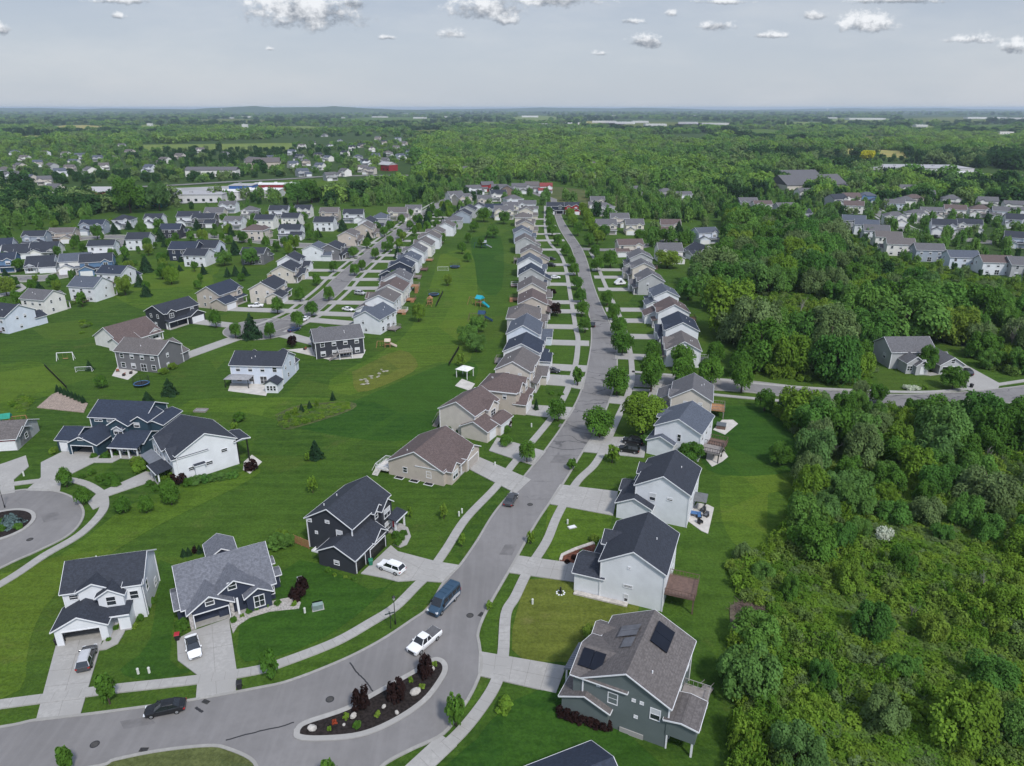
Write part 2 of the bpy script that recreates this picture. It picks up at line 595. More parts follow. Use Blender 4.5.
        for i in range(n + 1):
            x = x0 + .03 + (x1 - x0 - .06) * i / n
            q.box(x - .025, x + .025, y1 - .05, y1 - .01, z, H - .08)
        m = max(2, int((y1 - y0) / .5))
        for i in range(m):
            y = y0 + (y1 - y0) * i / m
            for x in (x0 + .03, x1 - .03): q.box(x - .02, x + .02, y, y + .045, z, H - .08)
        q.build('deck_railing', rail, o)
        if stairs:
            q = MB()
            n = max(2, int(z / .19))
            sd = 1 if stairs == 'R' else -1
            xs = x1 if sd > 0 else x0
            for i in range(n):
                xa, xb = xs + sd * i * .27, xs + sd * (i + 1) * .27
                zt = z - (i + 1) * z / (n + 1)
                q.box(min(xa, xb), max(xa, xb), y1 - 1.3, y1 - .1, zt - .12, zt)
            for yy in (y1 - 1.36, y1 - .1):
                q.extr_y([(xs, z - .3), (xs, z - .05), (xs + sd * n * .27, .15), (xs + sd * n * .27, 0)], yy, yy + .06)
                q.extr_y([(xs, z + .9), (xs, z + .98), (xs + sd * n * .27, 1.1), (xs + sd * n * .27, 1.02)], yy, yy + .06)
            q.build('deck_stairs', mat, o)

    def roofvent(s, x, y, z):
        v = MB()
        v.tube((0, 0, -.5), (0, 0, .35), .09, .09, 8)
        v.build('roof_vent', TRIM, s.root, (x, y, z))

    def done(s):
        s.w.build('wall', wallm(s.wall), s.root)
        s.r.build('roof', roofm(s.roof), s.root)
        if s.t.v: s.t.build('roof_trim', TRIM, s.root)


def auto_house(c, ang, wall, roof, label, group, lod, seed, storeys=2, w=None, mir=None, style=None, deck=None, door='white'):
    """c = centre of the main body; ang = direction of the frontage (front looks along -Y of the house)"""
    g = random.Random(seed)
    w = w or g.uniform(10.6, 13.6)
    d = g.uniform(9.2, 11.0) if storeys == 2 else g.uniform(12, 14)
    H = g.uniform(5.3, 6.1) if storeys == 2 else 3.1
    setback = g.uniform(-1.3, 1.3) if lod < 3 else 0
    mir = g.random() < .5 if mir is None else mir
    style = g.choice((0, 0, 1, 2)) if style is None else style
    a = R(ang)
    X = Vector((math.cos(a), math.sin(a)))
    Y = Vector((-X.y, X.x))
    O = Vector((c[0], c[1])) - X * (w / 2) - Y * (d / 2 + setback)
    h = House(O, ang, wall, roof, label, group, lod, trim=lod < 3)
    M = (lambda x0, x1: (w - x1, w - x0)) if mir else (lambda x0, x1: (x0, x1))
    pm = g.uniform(.46, .58)
    h.block(0, w, 0, d, H, 'x', pm, hip=(g.random() < .16 and storeys == 2))
    gp = g.uniform(2.2, 4.2)
    gw = 6.2
    if style == 0:
        x0, x1 = M(-.25, gw - .25)
        h.block(x0, x1, -gp, .4, 2.9, 'y', .5)
    elif style == 1:
        x0, x1 = M(-1.6, gw - 1.0)
        h.block(x0, x1, -gp, 3.2, 2.9, 'x', .5)
    else:
        x0, x1 = M(.2, gw + .2)
        h.block(x0, x1, -gp, .4, 2.9, 'y', .5)
        if storeys == 2: h.block(x0 + .5, x1 - .5, -.5, d / 2, H, 'y', pm + .06)
    gx = (x0 + x1) / 2
    h.garage('F', gx, -gp, 4.8, 2.15, 'white')
    p0, p1 = M(gw + .3, w - .1)
    h.porch(p0, p1, -1.7, 0, 2.7)
    if storeys == 2:
        q0, q1 = M(w - 4.4, w - .9)
        h.block(q0, q1, -.45, d / 2, H - .1, 'y', pm + .1, oh=.3)
    else:
        q0, q1 = M(w - 4.2, w - .4)
        h.block(q0, q1, -.8, d / 2, H, 'y', pm + .05, oh=.3)
    if lod < 3:
        n = lod
        if storeys == 2:
            h.win('F', (q0 + q1) / 2, 4.5, 1.7 if n else 1.8, 1.4, -.45)
            h.win('F', (p0 + p1) / 2, 1.55, 1.5, 1.4, 0)
            if style == 2: h.win('F', gx, 4.5, 1.6, 1.3, -.5)
            else: h.win('F', gx, 4.7, 1.3, 1.1, 0)
        else:
            h.win('F', (q0 + q1) / 2, 1.7, 2.0, 1.5, -.8)
        du = (p0 + .7) if mir else p1 - .7
        h.door('F', du, 0, door)
        for sd, at in (('L', 0), ('R', w)):
            if g.random() < .9: h.win(sd, d * g.uniform(.25, .4), H - 1.3, .8, 1.2, at)
            if lod < 2 and g.random() < .7: h.win(sd, d * g.uniform(.6, .8), H - 1.3, .8, 1.1, at)
            if lod < 2 and storeys == 2: h.win(sd, d * g.uniform(.45, .75), 1.5, .9, 1.1, at)
        nb = 3 if lod else 4
        for i in range(nb):
            u = w * (i + .6) / (nb + .2)
            if storeys == 2: h.win('B', u, 4.4, 1.1, 1.3, d)
            if i != 1: h.win('B', u, 1.5, 1.3, 1.4, d)
        h.win('B', w * 1.6 / (nb + .2), 1.25, 1.8, 2.1, d, False)
        dk = g.random() if deck is None else deck
        if dk < .55 and lod < 2:
            h.deck(w * .28, w * .28 + 4.2, d + .02, d + 3.4, .7 if g.random() < .6 else 2.2, g.choice((WOODD, WOODL, WOODG)), g.choice('LR'), g.choice((TRIM, WOODD, WOODG)))
        if lod < 2:
            zv = H + .19 + pm * d * .22
            h.roofvent(w * g.uniform(.3, .7), d * .78, zv)
            if g.random() < .6: h.roofvent(w * g.uniform(.2, .8), d * .72, zv + .06 * d * pm)
    h.done()
    OCC.append((c[0], c[1], 8.5))
    f = O + X * gx - Y * gp
    OCC.append((f.x, f.y, 5))
    h.gfront = [O + X * (gx - 2.7) + Y * (.05 - gp), O + X * (gx + 2.7) + Y * (.05 - gp)]
    return h
# ------------------------------------------------------------------ land, streets
GRASS_A, GRASS_B = (.036, .080, .010), (.056, .106, .014)
LAWN = lawn('mown lawn', GRASS_A, GRASS_B)
LAWN_DEEP = lawn('lush lawn', (.024, .070, .009), (.036, .088, .011), dryamt=.08)
LAWN_PALE = lawn('dry lawn', (.085, .112, .017), (.11, .132, .024), (.19, .17, .07), .6)
LAWN_MID = lawn('light lawn', (.056, .106, .011), (.076, .132, .015), (.15, .15, .05), .45)
ROUGH = lawn('rough grass', (.07, .09, .028), (.1, .115, .042), (.15, .14, .06), .6)
FOREST = lawn('woodland floor', (.03, .062, .014), (.045, .08, .02), (.06, .07, .02), .25)
FIELD = lawn('hay field', (.12, .17, .035), (.15, .2, .045), (.2, .2, .08), .4)
FIELDTAN = lawn('ripe field', (.26, .24, .07), (.3, .27, .09), (.3, .25, .1), .4)


def sheet(name, pts, z, mat, kind='structure'):
    m = MB()
    m.add([(p[0], p[1], z) for p in pts], [tuple(range(len(pts)))])
    me = m.mesh(name, mat)
    if me.polygons[0].normal.z < 0: me.flip_normals()
    return tag(put(name, me), kind=kind)


def slab(name, pts, z, mat, z0=-.02, kind='structure'):
    m = MB()
    m.prism([(p[0], p[1]) for p in pts], z0, z)
    return tag(m.build(name, mat), kind=kind)


def smooth(pts, n=5):
    P = [Vector(p) for p in pts]
    P = [P[0] * 2 - P[1]] + P + [P[-1] * 2 - P[-2]]
    out = []
    for i in range(1, len(P) - 2):
        a, b, c, d = P[i - 1:i + 3]
        for k in range(n):
            t = k / n
            out.append(.5 * ((2 * b) + (c - a) * t + (2 * a - 5 * b + 4 * c - d) * t * t + (3 * b - a - 3 * c + d) * t ** 3))
    out.append(P[-2])
    return out


def offs(P, d):
    out = []
    for i, p in enumerate(P):
        t = (P[min(i + 1, len(P) - 1)] - P[max(i - 1, 0)]).normalized()
        out.append(p + Vector((-t.y, t.x)) * d)
    return out


def ribbon(name, P, w, z, mat, joints=0.0, z0=-.02):
    """raised strip along a line (sidewalk, kerb); every slab of it a short prism when joints > 0"""
    m = MB()
    L, Rr = offs(P, w / 2), offs(P, -w / 2)
    n = len(P)
    vs = [(p.x, p.y, z) for p in L] + [(p.x, p.y, z) for p in Rr] + [(p.x, p.y, z0) for p in L] + [(p.x, p.y, z0) for p in Rr]
    fs = []
    for i in range(n - 1):
        fs += [(i, n + i, n + i + 1, i + 1), (2 * n + i, i, i + 1, 2 * n + i + 1), (n + i, 3 * n + i, 3 * n + i + 1, n + i + 1)]
    m.add(vs, fs)
    return tag(m.build(name, mat), kind='structure')


def joints(name, P, w, z, step=1.6, jw=.05):
    m = MB()
    acc = 0.0
    for i in range(len(P) - 1):
        d = P[i + 1] - P[i]
        L = d.length
        if L < 1e-4: continue
        t = d / L
        q = Vector((-t.y, t.x)) * (w / 2)
        s = step - acc
        while s < L:
            c = P[i] + t * s
            a = t * jw / 2
            m.add([(*(c - a - q), z), (*(c + a - q), z), (*(c + a + q), z), (*(c - a + q), z)], [(0, 1, 2, 3)])
            s += step
        acc = L - (s - step)
    return tag(m.build(name, pbr('joint shadowless grout', (.22, .21, .2), .9)), kind='structure')


# base land out past the horizon
B = MB()
B.add([(-22000, -600, 0), (22000, -600, 0), (22000, 27500, 0), (-22000, 27500, 0)], [(0, 1, 2, 3)])
tag(B.build('ground', FOREST), kind='structure')

# low far hills on the skyline
hm = MB()
def hill(cx, cy, w, h, d):
    n = 22
    vs, fs = [], []
    for i in range(n + 1):
        t = i / n
        x = cx - w / 2 + w * t
        z = h * (math.sin(math.pi * t) ** .8) * (1 + .13 * math.sin(t * 23 + cx) + .08 * math.sin(t * 51))
        vs += [(x, cy - d, 0), (x, cy, max(z, .1)), (x, cy + d * 2, 0)]
    for i in range(n):
        a = i * 3
        fs += [(a, a + 3, a + 4, a + 1), (a + 1, a + 4, a + 5, a + 2)]
    hm.add(vs, fs)
hill(-3400, 11500, 5200, 84, 1400)
hill(-9000, 14500, 9000, 60, 1500)
hill(1500, 17000, 9000, 66, 1600)
hill(9500, 19000, 9000, 55, 1600)
tag(hm.build('hills', FOREST), kind='structure')

# neighbourhood lawns (one sheet) and patches of other grass on it
NB = [(-260, 790), (1300, 790), (1300, 380), (1024, 320), (960, 250), (840, 240), (800, 190), (690, 200), (640, 186), (540, 180), (440, 178), (330, 206), (200, 203), (90, 214), (-60, 225), (-300, 250)]
sheet('lawn', GP(NB), .01, LAWN)
PATCH = [
    ('dark', [(345, 405), (440, 365), (470, 362), (478, 372), (462, 398), (440, 405), (432, 432), (398, 441), (352, 438), (300, 428), (290, 420), (318, 410)]),
    ('dark', [(470, 238), (500, 236), (502, 288), (478, 286)]),
    ('mid', [(440, 255), (470, 250), (478, 300), (470, 360), (440, 362), (388, 380), (350, 395), (330, 380), (400, 340), (425, 300)]),
    ('pale', [(352, 372), (400, 350), (418, 366), (392, 382), (358, 392)]),
    ('mid', [(190, 400), (225, 398), (330, 398), (345, 404), (290, 420), (240, 412), (180, 412)]),
    ('pale', [(525, 580), (560, 580), (640, 602), (600, 655), (560, 662), (512, 650)]),
    ('mid', [(548, 505), (600, 510), (612, 520), (590, 560), (556, 562), (545, 545)]),
    ('mid', [(720, 478), (770, 470), (800, 500), (780, 545), (742, 550), (722, 520)]),
    ('dark', [(714, 405), (770, 410), (800, 445), (800, 470), (720, 475), (700, 450)]),
    ('mid', [(-60, 590), (60, 555), (140, 500), (250, 470), (250, 480), (150, 530), (60, 590), (30, 640), (20, 690), (-40, 690)]),
    ('dark', [(160, 560), (180, 575), (170, 660), (200, 668), (150, 680), (120, 670), (150, 640)]),
    ('dark', [(240, 622), (300, 560), (370, 590), (395, 580), (330, 635), (245, 662)]),
    ('mid', [(0, 365), (40, 362), (66, 390), (34, 400), (22, 420), (0, 420), (-60, 420), (-60, 370)]),
    ('rough', [(275, 415), (300, 405), (350, 402), (352, 410), (300, 427), (283, 429)]),
    ('mid', [(100, 285), (200, 262), (210, 300), (150, 310), (120, 300)]),
    ('mid', [(115, 262), (215, 258), (205, 280), (130, 278)]),
    ('rough', [(540, 190), (560, 187), (620, 196), (622, 206), (585, 208), (545, 202)]),
    ('mid', [(640, 212), (690, 210), (695, 219), (645, 222)]),
    ('dark', [(515, 700), (560, 690), (640, 745), (660, 790), (470, 790), (480, 735)]),
    ('pale', [(240, 700), (320, 690), (400, 638), (428, 604), (424, 611), (412, 622), (381, 642), (343, 662), (256, 690), (196, 702)]),
    ('rough', [(83, 768), (115, 759), (160, 750), (208, 745), (229, 748), (256, 762), (260, 790), (60, 790)]),
]
PM = {'dark': LAWN_DEEP, 'mid': LAWN_MID, 'pale': LAWN_PALE, 'rough': ROUGH}
for i, (k, p) in enumerate(PATCH):
    sheet('lawn_patch', smooth(GP(p + [p[0]]), 3)[:-1], .016 + .004 * i, PM[k])

Z0 = .12        # street surface
L_E = GP([(-120, 745), (0, 729), (35, 722), (80, 717), (149, 708), (196, 701), (256, 690), (291, 682), (343, 661.5), (381, 642), (412, 621.6), (430, 608), (445, 583), (461, 566), (478, 541.7), (495, 514), (517, 487), (537, 462), (549.5, 446), (566, 422), (579.5, 397), (587, 372), (592, 340), (590, 317), (582, 288), (576.5, 264.5), (572, 249), (566, 239), (560, 229), (556, 218.5), (553, 208), (551, 200)])
R_E = GP([(374, 772), (388, 760.5), (412, 748), (442.5, 733), (461, 708), (473, 687.6), (480, 667), (478, 646), (477, 632), (487, 607.7), (512, 564), (537, 520), (562, 484), (584.5, 447.5), (594.5, 432.5), (608, 402.5), (616, 372.5), (615, 340), (608, 321), (599, 301.6), (592, 282), (587, 262.5), (581.6, 249), (575, 239), (568, 229), (562, 218.5), (558.5, 208), (556, 200)])
LOW = GP([(-120, 792), (83, 768), (115, 759), (160, 750), (208, 745), (229, 748), (256, 762), (262, 790)])
Ls, Rs, Lo = smooth(L_E), smooth(R_E), smooth(LOW)
road = Ls + Rs[::-1] + [G(374, 800)] + Lo[::-1]
sheet('road', road, Z0, ASPH)
MAIN = smooth([(a + b) / 2 for a, b in zip(L_E[-21:], R_E[-21:])], 4)
ribbon('kerb', offs(Ls, .2), .42, .19, CONC2)
ribbon('kerb', offs(Rs, -.2), .42, .19, CONC2)
ribbon('kerb', offs(Lo, -.2), .42, .19, CONC2)


def street(pts, w, z, kerb=True, n=5):
    P = smooth(pts, n)
    L, Q = offs(P, w / 2), offs(P, -w / 2)
    sheet('road', L + Q[::-1], z, ASPH)
    if kerb:
        ribbon('kerb', offs(P, w / 2 + .2), .42, .19, CONC2)
        ribbon('kerb', offs(P, -w / 2 - .2), .42, .19, CONC2)
    return P


SIDE = street(GP([(606, 380), (625, 380.5), (660, 382), (740, 386), (800, 393), (850, 398.5), (910, 401.5), (970, 399), (1030, 393), (1120, 380)]), 8.6, Z0 + .004)
SECOND = street(GP([(262, 331), (280, 325), (303, 314), (317, 303.5), (333, 290), (344.5, 278), (362, 262.5), (376, 251), (387.5, 241), (399, 233), (412, 222), (425, 213), (440, 204), (452, 197)]), 8.4, Z0 + .004)
CROSS = street(GP([(372, 252), (346, 247), (320, 246), (290, 245), (262, 241), (205, 236), (150, 238), (100, 237), (60, 242), (20, 250)]), 7.5, Z0 + .008)
WEST = street(GP([(-80, 281), (0, 279), (45, 278), (72, 272), (90, 262), (108, 252), (120, 240)]), 8.0, Z0 + .008)
FARC = street(GP([(1050, 248), (985, 242), (940, 236), (915, 231.5), (900, 226), (880, 214), (864, 205)]), 7.5, Z0 + .004)
TOP = street(GP([(452, 197), (480, 194), (505, 193), (530, 192), (553, 200)]), 7.5, Z0 + .012)
RT = street(GP([(581, 249), (610, 250), (640, 247), (672, 240), (700, 240)]), 7.5, Z0 + .008, False)


def disc(name, c, r, z, mat, n=40, r2=None):
    return sheet(name, [c + Vector((r * math.cos(2 * math.pi * i / n), (r2 or r) * math.sin(2 * math.pi * i / n))) for i in range(n)], z, mat)


def ring(c, r, w, z, mat, name='kerb', a0=0, a1=2 * math.pi, n=48):
    P = [c + Vector((r * math.cos(a0 + (a1 - a0) * i / n), r * math.sin(a0 + (a1 - a0) * i / n))) for i in range(n + 1)]
    return ribbon(name, P, w, z, mat)


# cul-de-sacs
c2 = G(262, 329)
disc('road', c2, 12.5, Z0 + .014, ASPH)
ring(c2, 12.7, .42, .19, CONC2)
cul = [G(*p) for p in ((82, 515.6), (66, 536.5), (35, 552), (0, 568), (25, 491), (50, 491), (70, 497.5), (81, 508))]
CULC = G(-8, 528)
CULP = smooth(GP([(-140, 640), (0, 568), (35, 552), (66, 536.5), (80, 522), (81.5, 509), (70, 497.5), (50, 491.5), (25, 490.5), (0, 494.5), (-60, 506), (-160, 520)]), 6)
sheet('road', CULP, Z0, ASPH)
ribbon('kerb', offs(CULP, -.2), .42, .19, CONC2)

# walks
W1 = smooth(GP([(-120, 722), (0, 705), (45, 699), (87, 693), (121.6, 688.6), (194.5, 680.6), (256, 671), (287, 661.5), (336, 642.4), (370.6, 623), (395, 607.7), (416, 587), (429.7, 573), (447, 548.6), (466, 519), (496, 487.5), (512, 466), (533, 441), (549.5, 421), (559.5, 406), (569.5, 385), (576, 362.5), (578, 340), (576, 330), (573, 312), (570, 294), (565.5, 268), (560, 254), (551, 245), (546.5, 236), (545, 226), (545, 216), (545, 206)]), 5)
W2 = smooth(GP([(390, 790), (423, 764), (454, 739.7), (478, 712), (495.7, 684), (503, 656), (506, 614.6), (515.5, 597), (529, 569.5), (546.7, 541.7), (558, 515), (577, 482.5), (594.5, 465), (604.5, 447.5), (617, 420), (627, 397.5), (632, 377.5), (629.5, 350), (622, 322), (612, 300), (603, 280), (596, 262), (590, 252)]), 5)
W3 = smooth(GP([(632, 372), (660, 374.5), (700, 378), (768, 385), (830.5, 389.5), (918, 392.5), (968, 389), (1024, 381), (1100, 370)]), 5)
W4 = smooth(GP([(632, 390), (680, 392), (740, 397.5), (800, 403), (850, 408.5), (910, 411.5), (970, 410), (1030, 404)]), 5)
W5 = smooth(GP([(-120, 650), (0, 585), (45, 555.6), (80, 535), (101, 514), (104.5, 502), (100, 492.5), (82.5, 483), (60, 480), (12.5, 484.5), (-60, 497)]), 6)
for P, w in ((W1, 1.65), (W2, 1.65), (W3, 1.5), (W4, 1.5), (W5, 1.65)):
    ribbon('sidewalk', P, w, .2, CONC)
for P in (W1, W2, W5):
    joints('sidewalk_joints', P, 1.6, .203, 1.65)
for P, w in ((SECOND, 8.4),):
    for s in (7.4, -7.4): ribbon('sidewalk', offs(P, s)[2:], 1.5, .19, CONC)
for P in (CROSS, WEST, FARC):
    for s in (6.4, -6.4): ribbon('sidewalk', offs(P, s)[1:], 1.4, .19, CONC)


def drive(pts, world=False, mat=None, z=.18, grid=True):
    P = pts if world else GP(pts)
    return slab('driveway', P, z, mat or CONC)


def dline(m, a, b, z=.184, w=.06):
    d = (b - a).normalized()
    q = Vector((-d.y, d.x)) * (w / 2)
    m.add([(*(a - q), z), (*(b - q), z), (*(b + q), z), (*(a + q), z)], [(0, 1, 2, 3)])


DJ = MB()


def drive4(p, nu=2, nv=4):
    """driveway quad (house-left, house-right, street-right, street-left) with control joints"""
    P = [q if isinstance(q, Vector) else G(*q) for q in p]
    slab('driveway', P, .18, CONC)
    for i in range(1, nu):
        t = i / nu
        dline(DJ, P[0].lerp(P[1], t), P[3].lerp(P[2], t))
    for j in range(1, nv):
        t = j / nv
        dline(DJ, P[0].lerp(P[3], t), P[1].lerp(P[2], t))


drive4([(57, 643), (103, 639), (80, 717), (36, 722)], 2, 5)
slab('driveway', GP([(105, 640), (115, 632), (122, 625), (128, 624), (124, 634), (118, 644), (106, 650), (98, 651)]), .176, CONC)
slab('driveway', GP([(192, 632), (229, 619), (237, 672), (236, 694), (196, 700), (198, 676), (178, 661), (177, 640)]), .18, CONC)
for a, b in (((212, 624), (217, 697)), ((178, 655), (233, 645)), ((196, 676), (237, 671)), ((184, 640), (231, 631))): dline(DJ, G(*a), G(*b))
slab('driveway', GP([(229, 619), (246, 607), (290, 598), (301, 603), (299, 609), (270, 612), (250, 618), (238, 626), (233, 634)]), .172, pbr('pale gravel bed', (.33, .31, .29), .95, .3, 4.0))
slab('driveway', GP([(361, 574), (391, 546), (398, 552), (436, 562), (461, 566), (445, 583), (414, 581), (398, 582), (382, 578)]), .18, CONC)
for a, b in (((376, 560), (420, 582)), ((386, 551), (440, 580)), ((405, 554), (392, 580)), ((425, 560), (410, 582))): dline(DJ, G(*a), G(*b))
slab('driveway', GP([(393, 545), (400, 548), (407, 545), (411, 537), (408, 528), (398, 524), (393, 528), (403, 531), (405, 537), (401, 543), (394, 541)]), .176, CONC)
drive4([G(470, 470), G(478, 457), (531, 480), (516, 494)], 2, 5)      # tan ranch
drive4([(489, 451), (497, 438), (546, 452), (534, 466)], 2, 4)
drive4([(508, 412), (512, 404), (575, 408), (569, 418)], 2, 4)
drive4([(535, 381), (538, 374), (586, 377), (583, 390)], 2, 4)
drive4([(566, 667), (556, 694), (478, 676), (479, 652)], 2, 5)        # green-grey house
drive4([(582, 565), (578, 583), (508, 573), (517, 556)], 2, 5)
drive4([(618, 492), (613, 516), (548, 504), (560, 485)], 2, 4)
drive4([(648, 438), (644, 458), (582, 452), (592, 437)], 2, 4)
drive4([(664, 380), (655, 403), (646, 404), (652, 384)], 2, 3)
drive4([(380, 790), (440, 735), (457, 746), (400, 800)], 1, 3)
slab('driveway', GP([(545, 690), (560, 695), (520, 790), (420, 790), (470, 745)]), .14, LAWN_DEEP)
# cul-de-sac drives
slab('driveway', GP([(41, 463), (63, 452), (100, 456), (96, 462), (72, 474), (62, 479), (60, 492), (26, 491), (41, 478)]), .18, CONC)
slab('driveway', GP([(-40, 478), (6, 463), (26, 456), (29, 467), (14, 480), (15, 493), (-10, 497), (-60, 505)]), .18, CONC)
slab('driveway', GP([(146, 472), (158, 474), (160, 479), (107, 497), (104, 505), (93, 510), (88, 503), (97, 494)]), .18, CONC)
slab('driveway', GP([(88, 463), (112, 463), (128, 455), (123, 452), (110, 459), (92, 459)]), .176, CONC)
slab('driveway', GP([(943, 370), (967, 366), (1000, 384), (998, 389), (970, 391.5), (962, 388)]), .18, CONC)
slab('driveway', GP([(916, 374), (930, 376), (945, 374), (943, 371), (930, 373), (922, 370)]), .176, CONC)
tag(DJ.build('driveway_joints', pbr('joint shadowless grout', (.2, .2, .2), .9)), kind='structure')

# crack sealant on the near lane
cm = MB()
def crack(p, w=.16):
    P = smooth(GP(p), 6)
    P = [q + Vector((rnd.uniform(-.05, .05), rnd.uniform(-.05, .05))) for q in P]
    L, Q = offs(P, w / 2), offs(P, -w / 2)
    n = len(P)
    cm.add([(*a, Z0 + .006) for a in L] + [(*a, Z0 + .006) for a in Q], [(i, n + i, n + i + 1, i + 1) for i in range(n - 1)])
crack([(350, 663), (358, 674), (366, 682), (373, 692)], .2)
crack([(226, 741), (255, 733), (282, 727), (294, 723)], .2)
crack([(196, 708), (203, 713)], .35)
crack([(549, 447), (565, 450), (584, 449)], .2)
crack([(566, 424), (580, 429), (596, 431)], .15)
crack([(575, 410), (590, 413), (604, 412)], .15)
crack([(582, 392), (600, 396), (610, 396)], .15)
crack([(588, 372), (600, 374), (614, 372)], .18)
crack([(590, 352), (603, 354), (615, 353)], .15)
crack([(556, 437), (570, 436), (578, 441), (586, 443)], .12)
tag(cm.build('crack_sealant', pbr('tar', (.03, .03, .033), .7)), kind='structure')

# traffic island
isl = smooth(GP([(294, 731), (296, 739.7), (318.5, 742), (360, 738), (395, 724), (426, 703), (443.5, 680.6), (448, 668.5), (443.5, 660.5), (433, 659), (416, 669.5), (381, 689), (346, 707.7), (304.6, 722), (294, 731)]), 5)[:-1]
cI = sum(isl, Vector((0, 0))) / len(isl)
inner = offs(isl + isl[:2], .75)[:-2]
if (inner[0] - cI).length > (isl[0] - cI).length: inner = offs(isl + isl[:2], -.75)[:-2]
inner[0] = inner[1].lerp(inner[-1], .5)
k = MB()
n = len(isl)
k.add([(*p, .0) for p in isl] + [(*p, .26) for p in isl] + [(*p, .26) for p in inner] + [(*p, .1) for p in inner],
      [(r_ * n + i, r_ * n + (i + 1) % n, (r_ + 1) * n + (i + 1) % n, (r_ + 1) * n + i) for r_ in range(3) for i in range(n)])
tag(k.build('traffic_island_kerb', CONC), 'pale concrete kerb ring around the dark mulch bed in the street', 'traffic island')
sheet('mulch_bed', inner, .24, MULCH)
ci = G(-1, 526)
k = MB()
ring(ci, 5.5, .7, .26, CONC, 'kerb')
disc('mulch_bed', ci, 5.2, .24, MULCH)

# stone mulch beds
slab('mulch_bed', GP([(37, 408), (52, 395), (60, 392), (88, 404), (84, 413)]), .2, pbr('tan gravel', (.3, .24, .2), .95, .3, 2.0, fine=(4, .3)))
slab('mulch_bed', GP([(560, 562), (562, 556), (575, 550), (592, 544), (596, 546), (592, 556), (580, 563), (566, 564)]), .16, REDMULCH)
slab('path', GP([(559, 561), (561, 555), (574, 549), (593, 542.5), (595, 544.5), (576, 551), (563.5, 556.5), (562, 561)]), .3, pbr('block edging', (.42, .39, .36), .9, .2))
# ------------------------------------------------------------------ the houses nearest the drone, each to its own plan
def near(c, P):
    if len(P) == 1:
        d = (c - P[0]).normalized()
        return P[0] + d * 8.5, Vector((-d.y, d.x))
    i = min(range(len(P)), key=lambda k: (P[k] - c).length)
    t = (P[min(i + 1, len(P) - 1)] - P[max(i - 1, 0)]).normalized()
    return P[i], t


def facing(c, P):
    q, t = near(c, P)
    f = Vector((-t.y, t.x))
    if f.dot(q - c) < 0: f = -f
    Y = -f
    return math.degrees(math.atan2(-Y.x, Y.y)), q


# A white house, lower left
h = House((-65.7, 85.6), 14, 'white', 'slate', 'white two-storey house with dark slate roof and open garage, bottom left by the street')
h.block(0, 10.6, 0, 8.4, 5.9, 'x', .6)
h.block(-.4, 6.4, -4.6, .3, 2.9, 'y', .52, opening=(.55, 5.4, 2.35))
h.block(4.9, 8.3, -1.5, 4.2, 5.4, 'y', .62)
h.block(2.2, 6.4, -.5, 4.2, 6.1, 'y', .5)
h.block(8.3, 10.6, -.6, 1.0, 5.9, 'x', .2, oh=.2)
h.box(7.6, 9.0, -3.0, -.6, 0, 2.9)
h.porch(6.3, 8.9, -3.1, -.4, 2.9, n=1)
h.win('F', 6.6, 4.4, 1.2, 1.4, -1.5)
h.win('F', 9.5, 4.3, 1.1, 1.3, -.6)
h.win('F', 1.3, 4.9, 1.1, .7, 0)
h.win('R', 2.2, 3.9, .9, 1.6, 10.6, False)
h.win('R', 6.2, 1.5, .9, 1.2, 10.6)
for u in (1.5, 4.5, 7.5): h.win('B', u, 4.3, 1.1, 1.3, 8.4)
h.win('B', 5, 1.3, 1.8, 2.1, 8.4)
h.door('F', 7.0, -.5, 'grey')
h.roofvent(3.4, 5.6, 7.6)
h.done()

# B navy cottage
h = House((-48.3, 85.2), 29, 'navy', 'cool grey', 'navy single-storey house with grey shingle roof and white gable trim, white car outside')
h.block(0, 13, .4, 12.4, 3.1, 'x', .62)
h.block(.6, 6.6, -1.0, 6.4, 3.0, 'y', .66, opening=(1.2, 6.0, 2.35))
h.block(4.6, 10.0, -.1, 6.4, 4.1, 'y', .66)
h.block(8.6, 12.2, -1.2, 5.0, 3.0, 'y', .62)
h.block(-.9, .2, 1.4, 6.5, 2.7, 'x', .45)
h.block(5.0, 9.2, 12.0, 16.4, 3.1, 'y', .6)
h.block(13.0, 14.3, 3.0, 4.8, 2.5, 'x', .3)
h.block(13.0, 14.0, 6.6, 8.2, 2.5, 'x', .3)
h.win('F', 3.6, 4.0, 1.1, 1.1, -1.0, False)
h.win('F', 7.0, 5.0, 1.1, 1.2, -.1, False)
h.win('F', 10.4, 1.7, 1.4, 1.9, -1.2, False)
h.win('F', 12.65, 1.8, .5, 1.4, .4, False)
h.win('R', 3.9, 1.5, 1.1, 1.3, 14.3, False)
h.win('R', 7.4, 1.5, .9, 1.2, 14.0, False)
h.win('R', 10.4, 1.7, 1.2, 1.4, 13.0)
h.win('L', 4.0, 1.5, .9, 1.1, -.9)
h.win('L', 9.0, 1.7, 1.2, 1.3, 0)
for x in (.75, 6.45):
    q = MB(); q.box(x - .25, x + .25, -1.16, -1.0, 0, 2.9); q.build('stone_pier', pbr('ledgestone', (.35, .33, .31), .9, .35, 4.0), h.root)
q = MB(); q.box(7.2, 7.5, -.9, -.6, .2, 3.0); q.build('porch_post', TRIM, h.root)
q = MB(); q.box(6.7, 8.6, -1.2, .4, 0, .2); q.build('porch_floor', CONC, h.root)
h.door('F', 7.8, .38, 'white')
h.done()

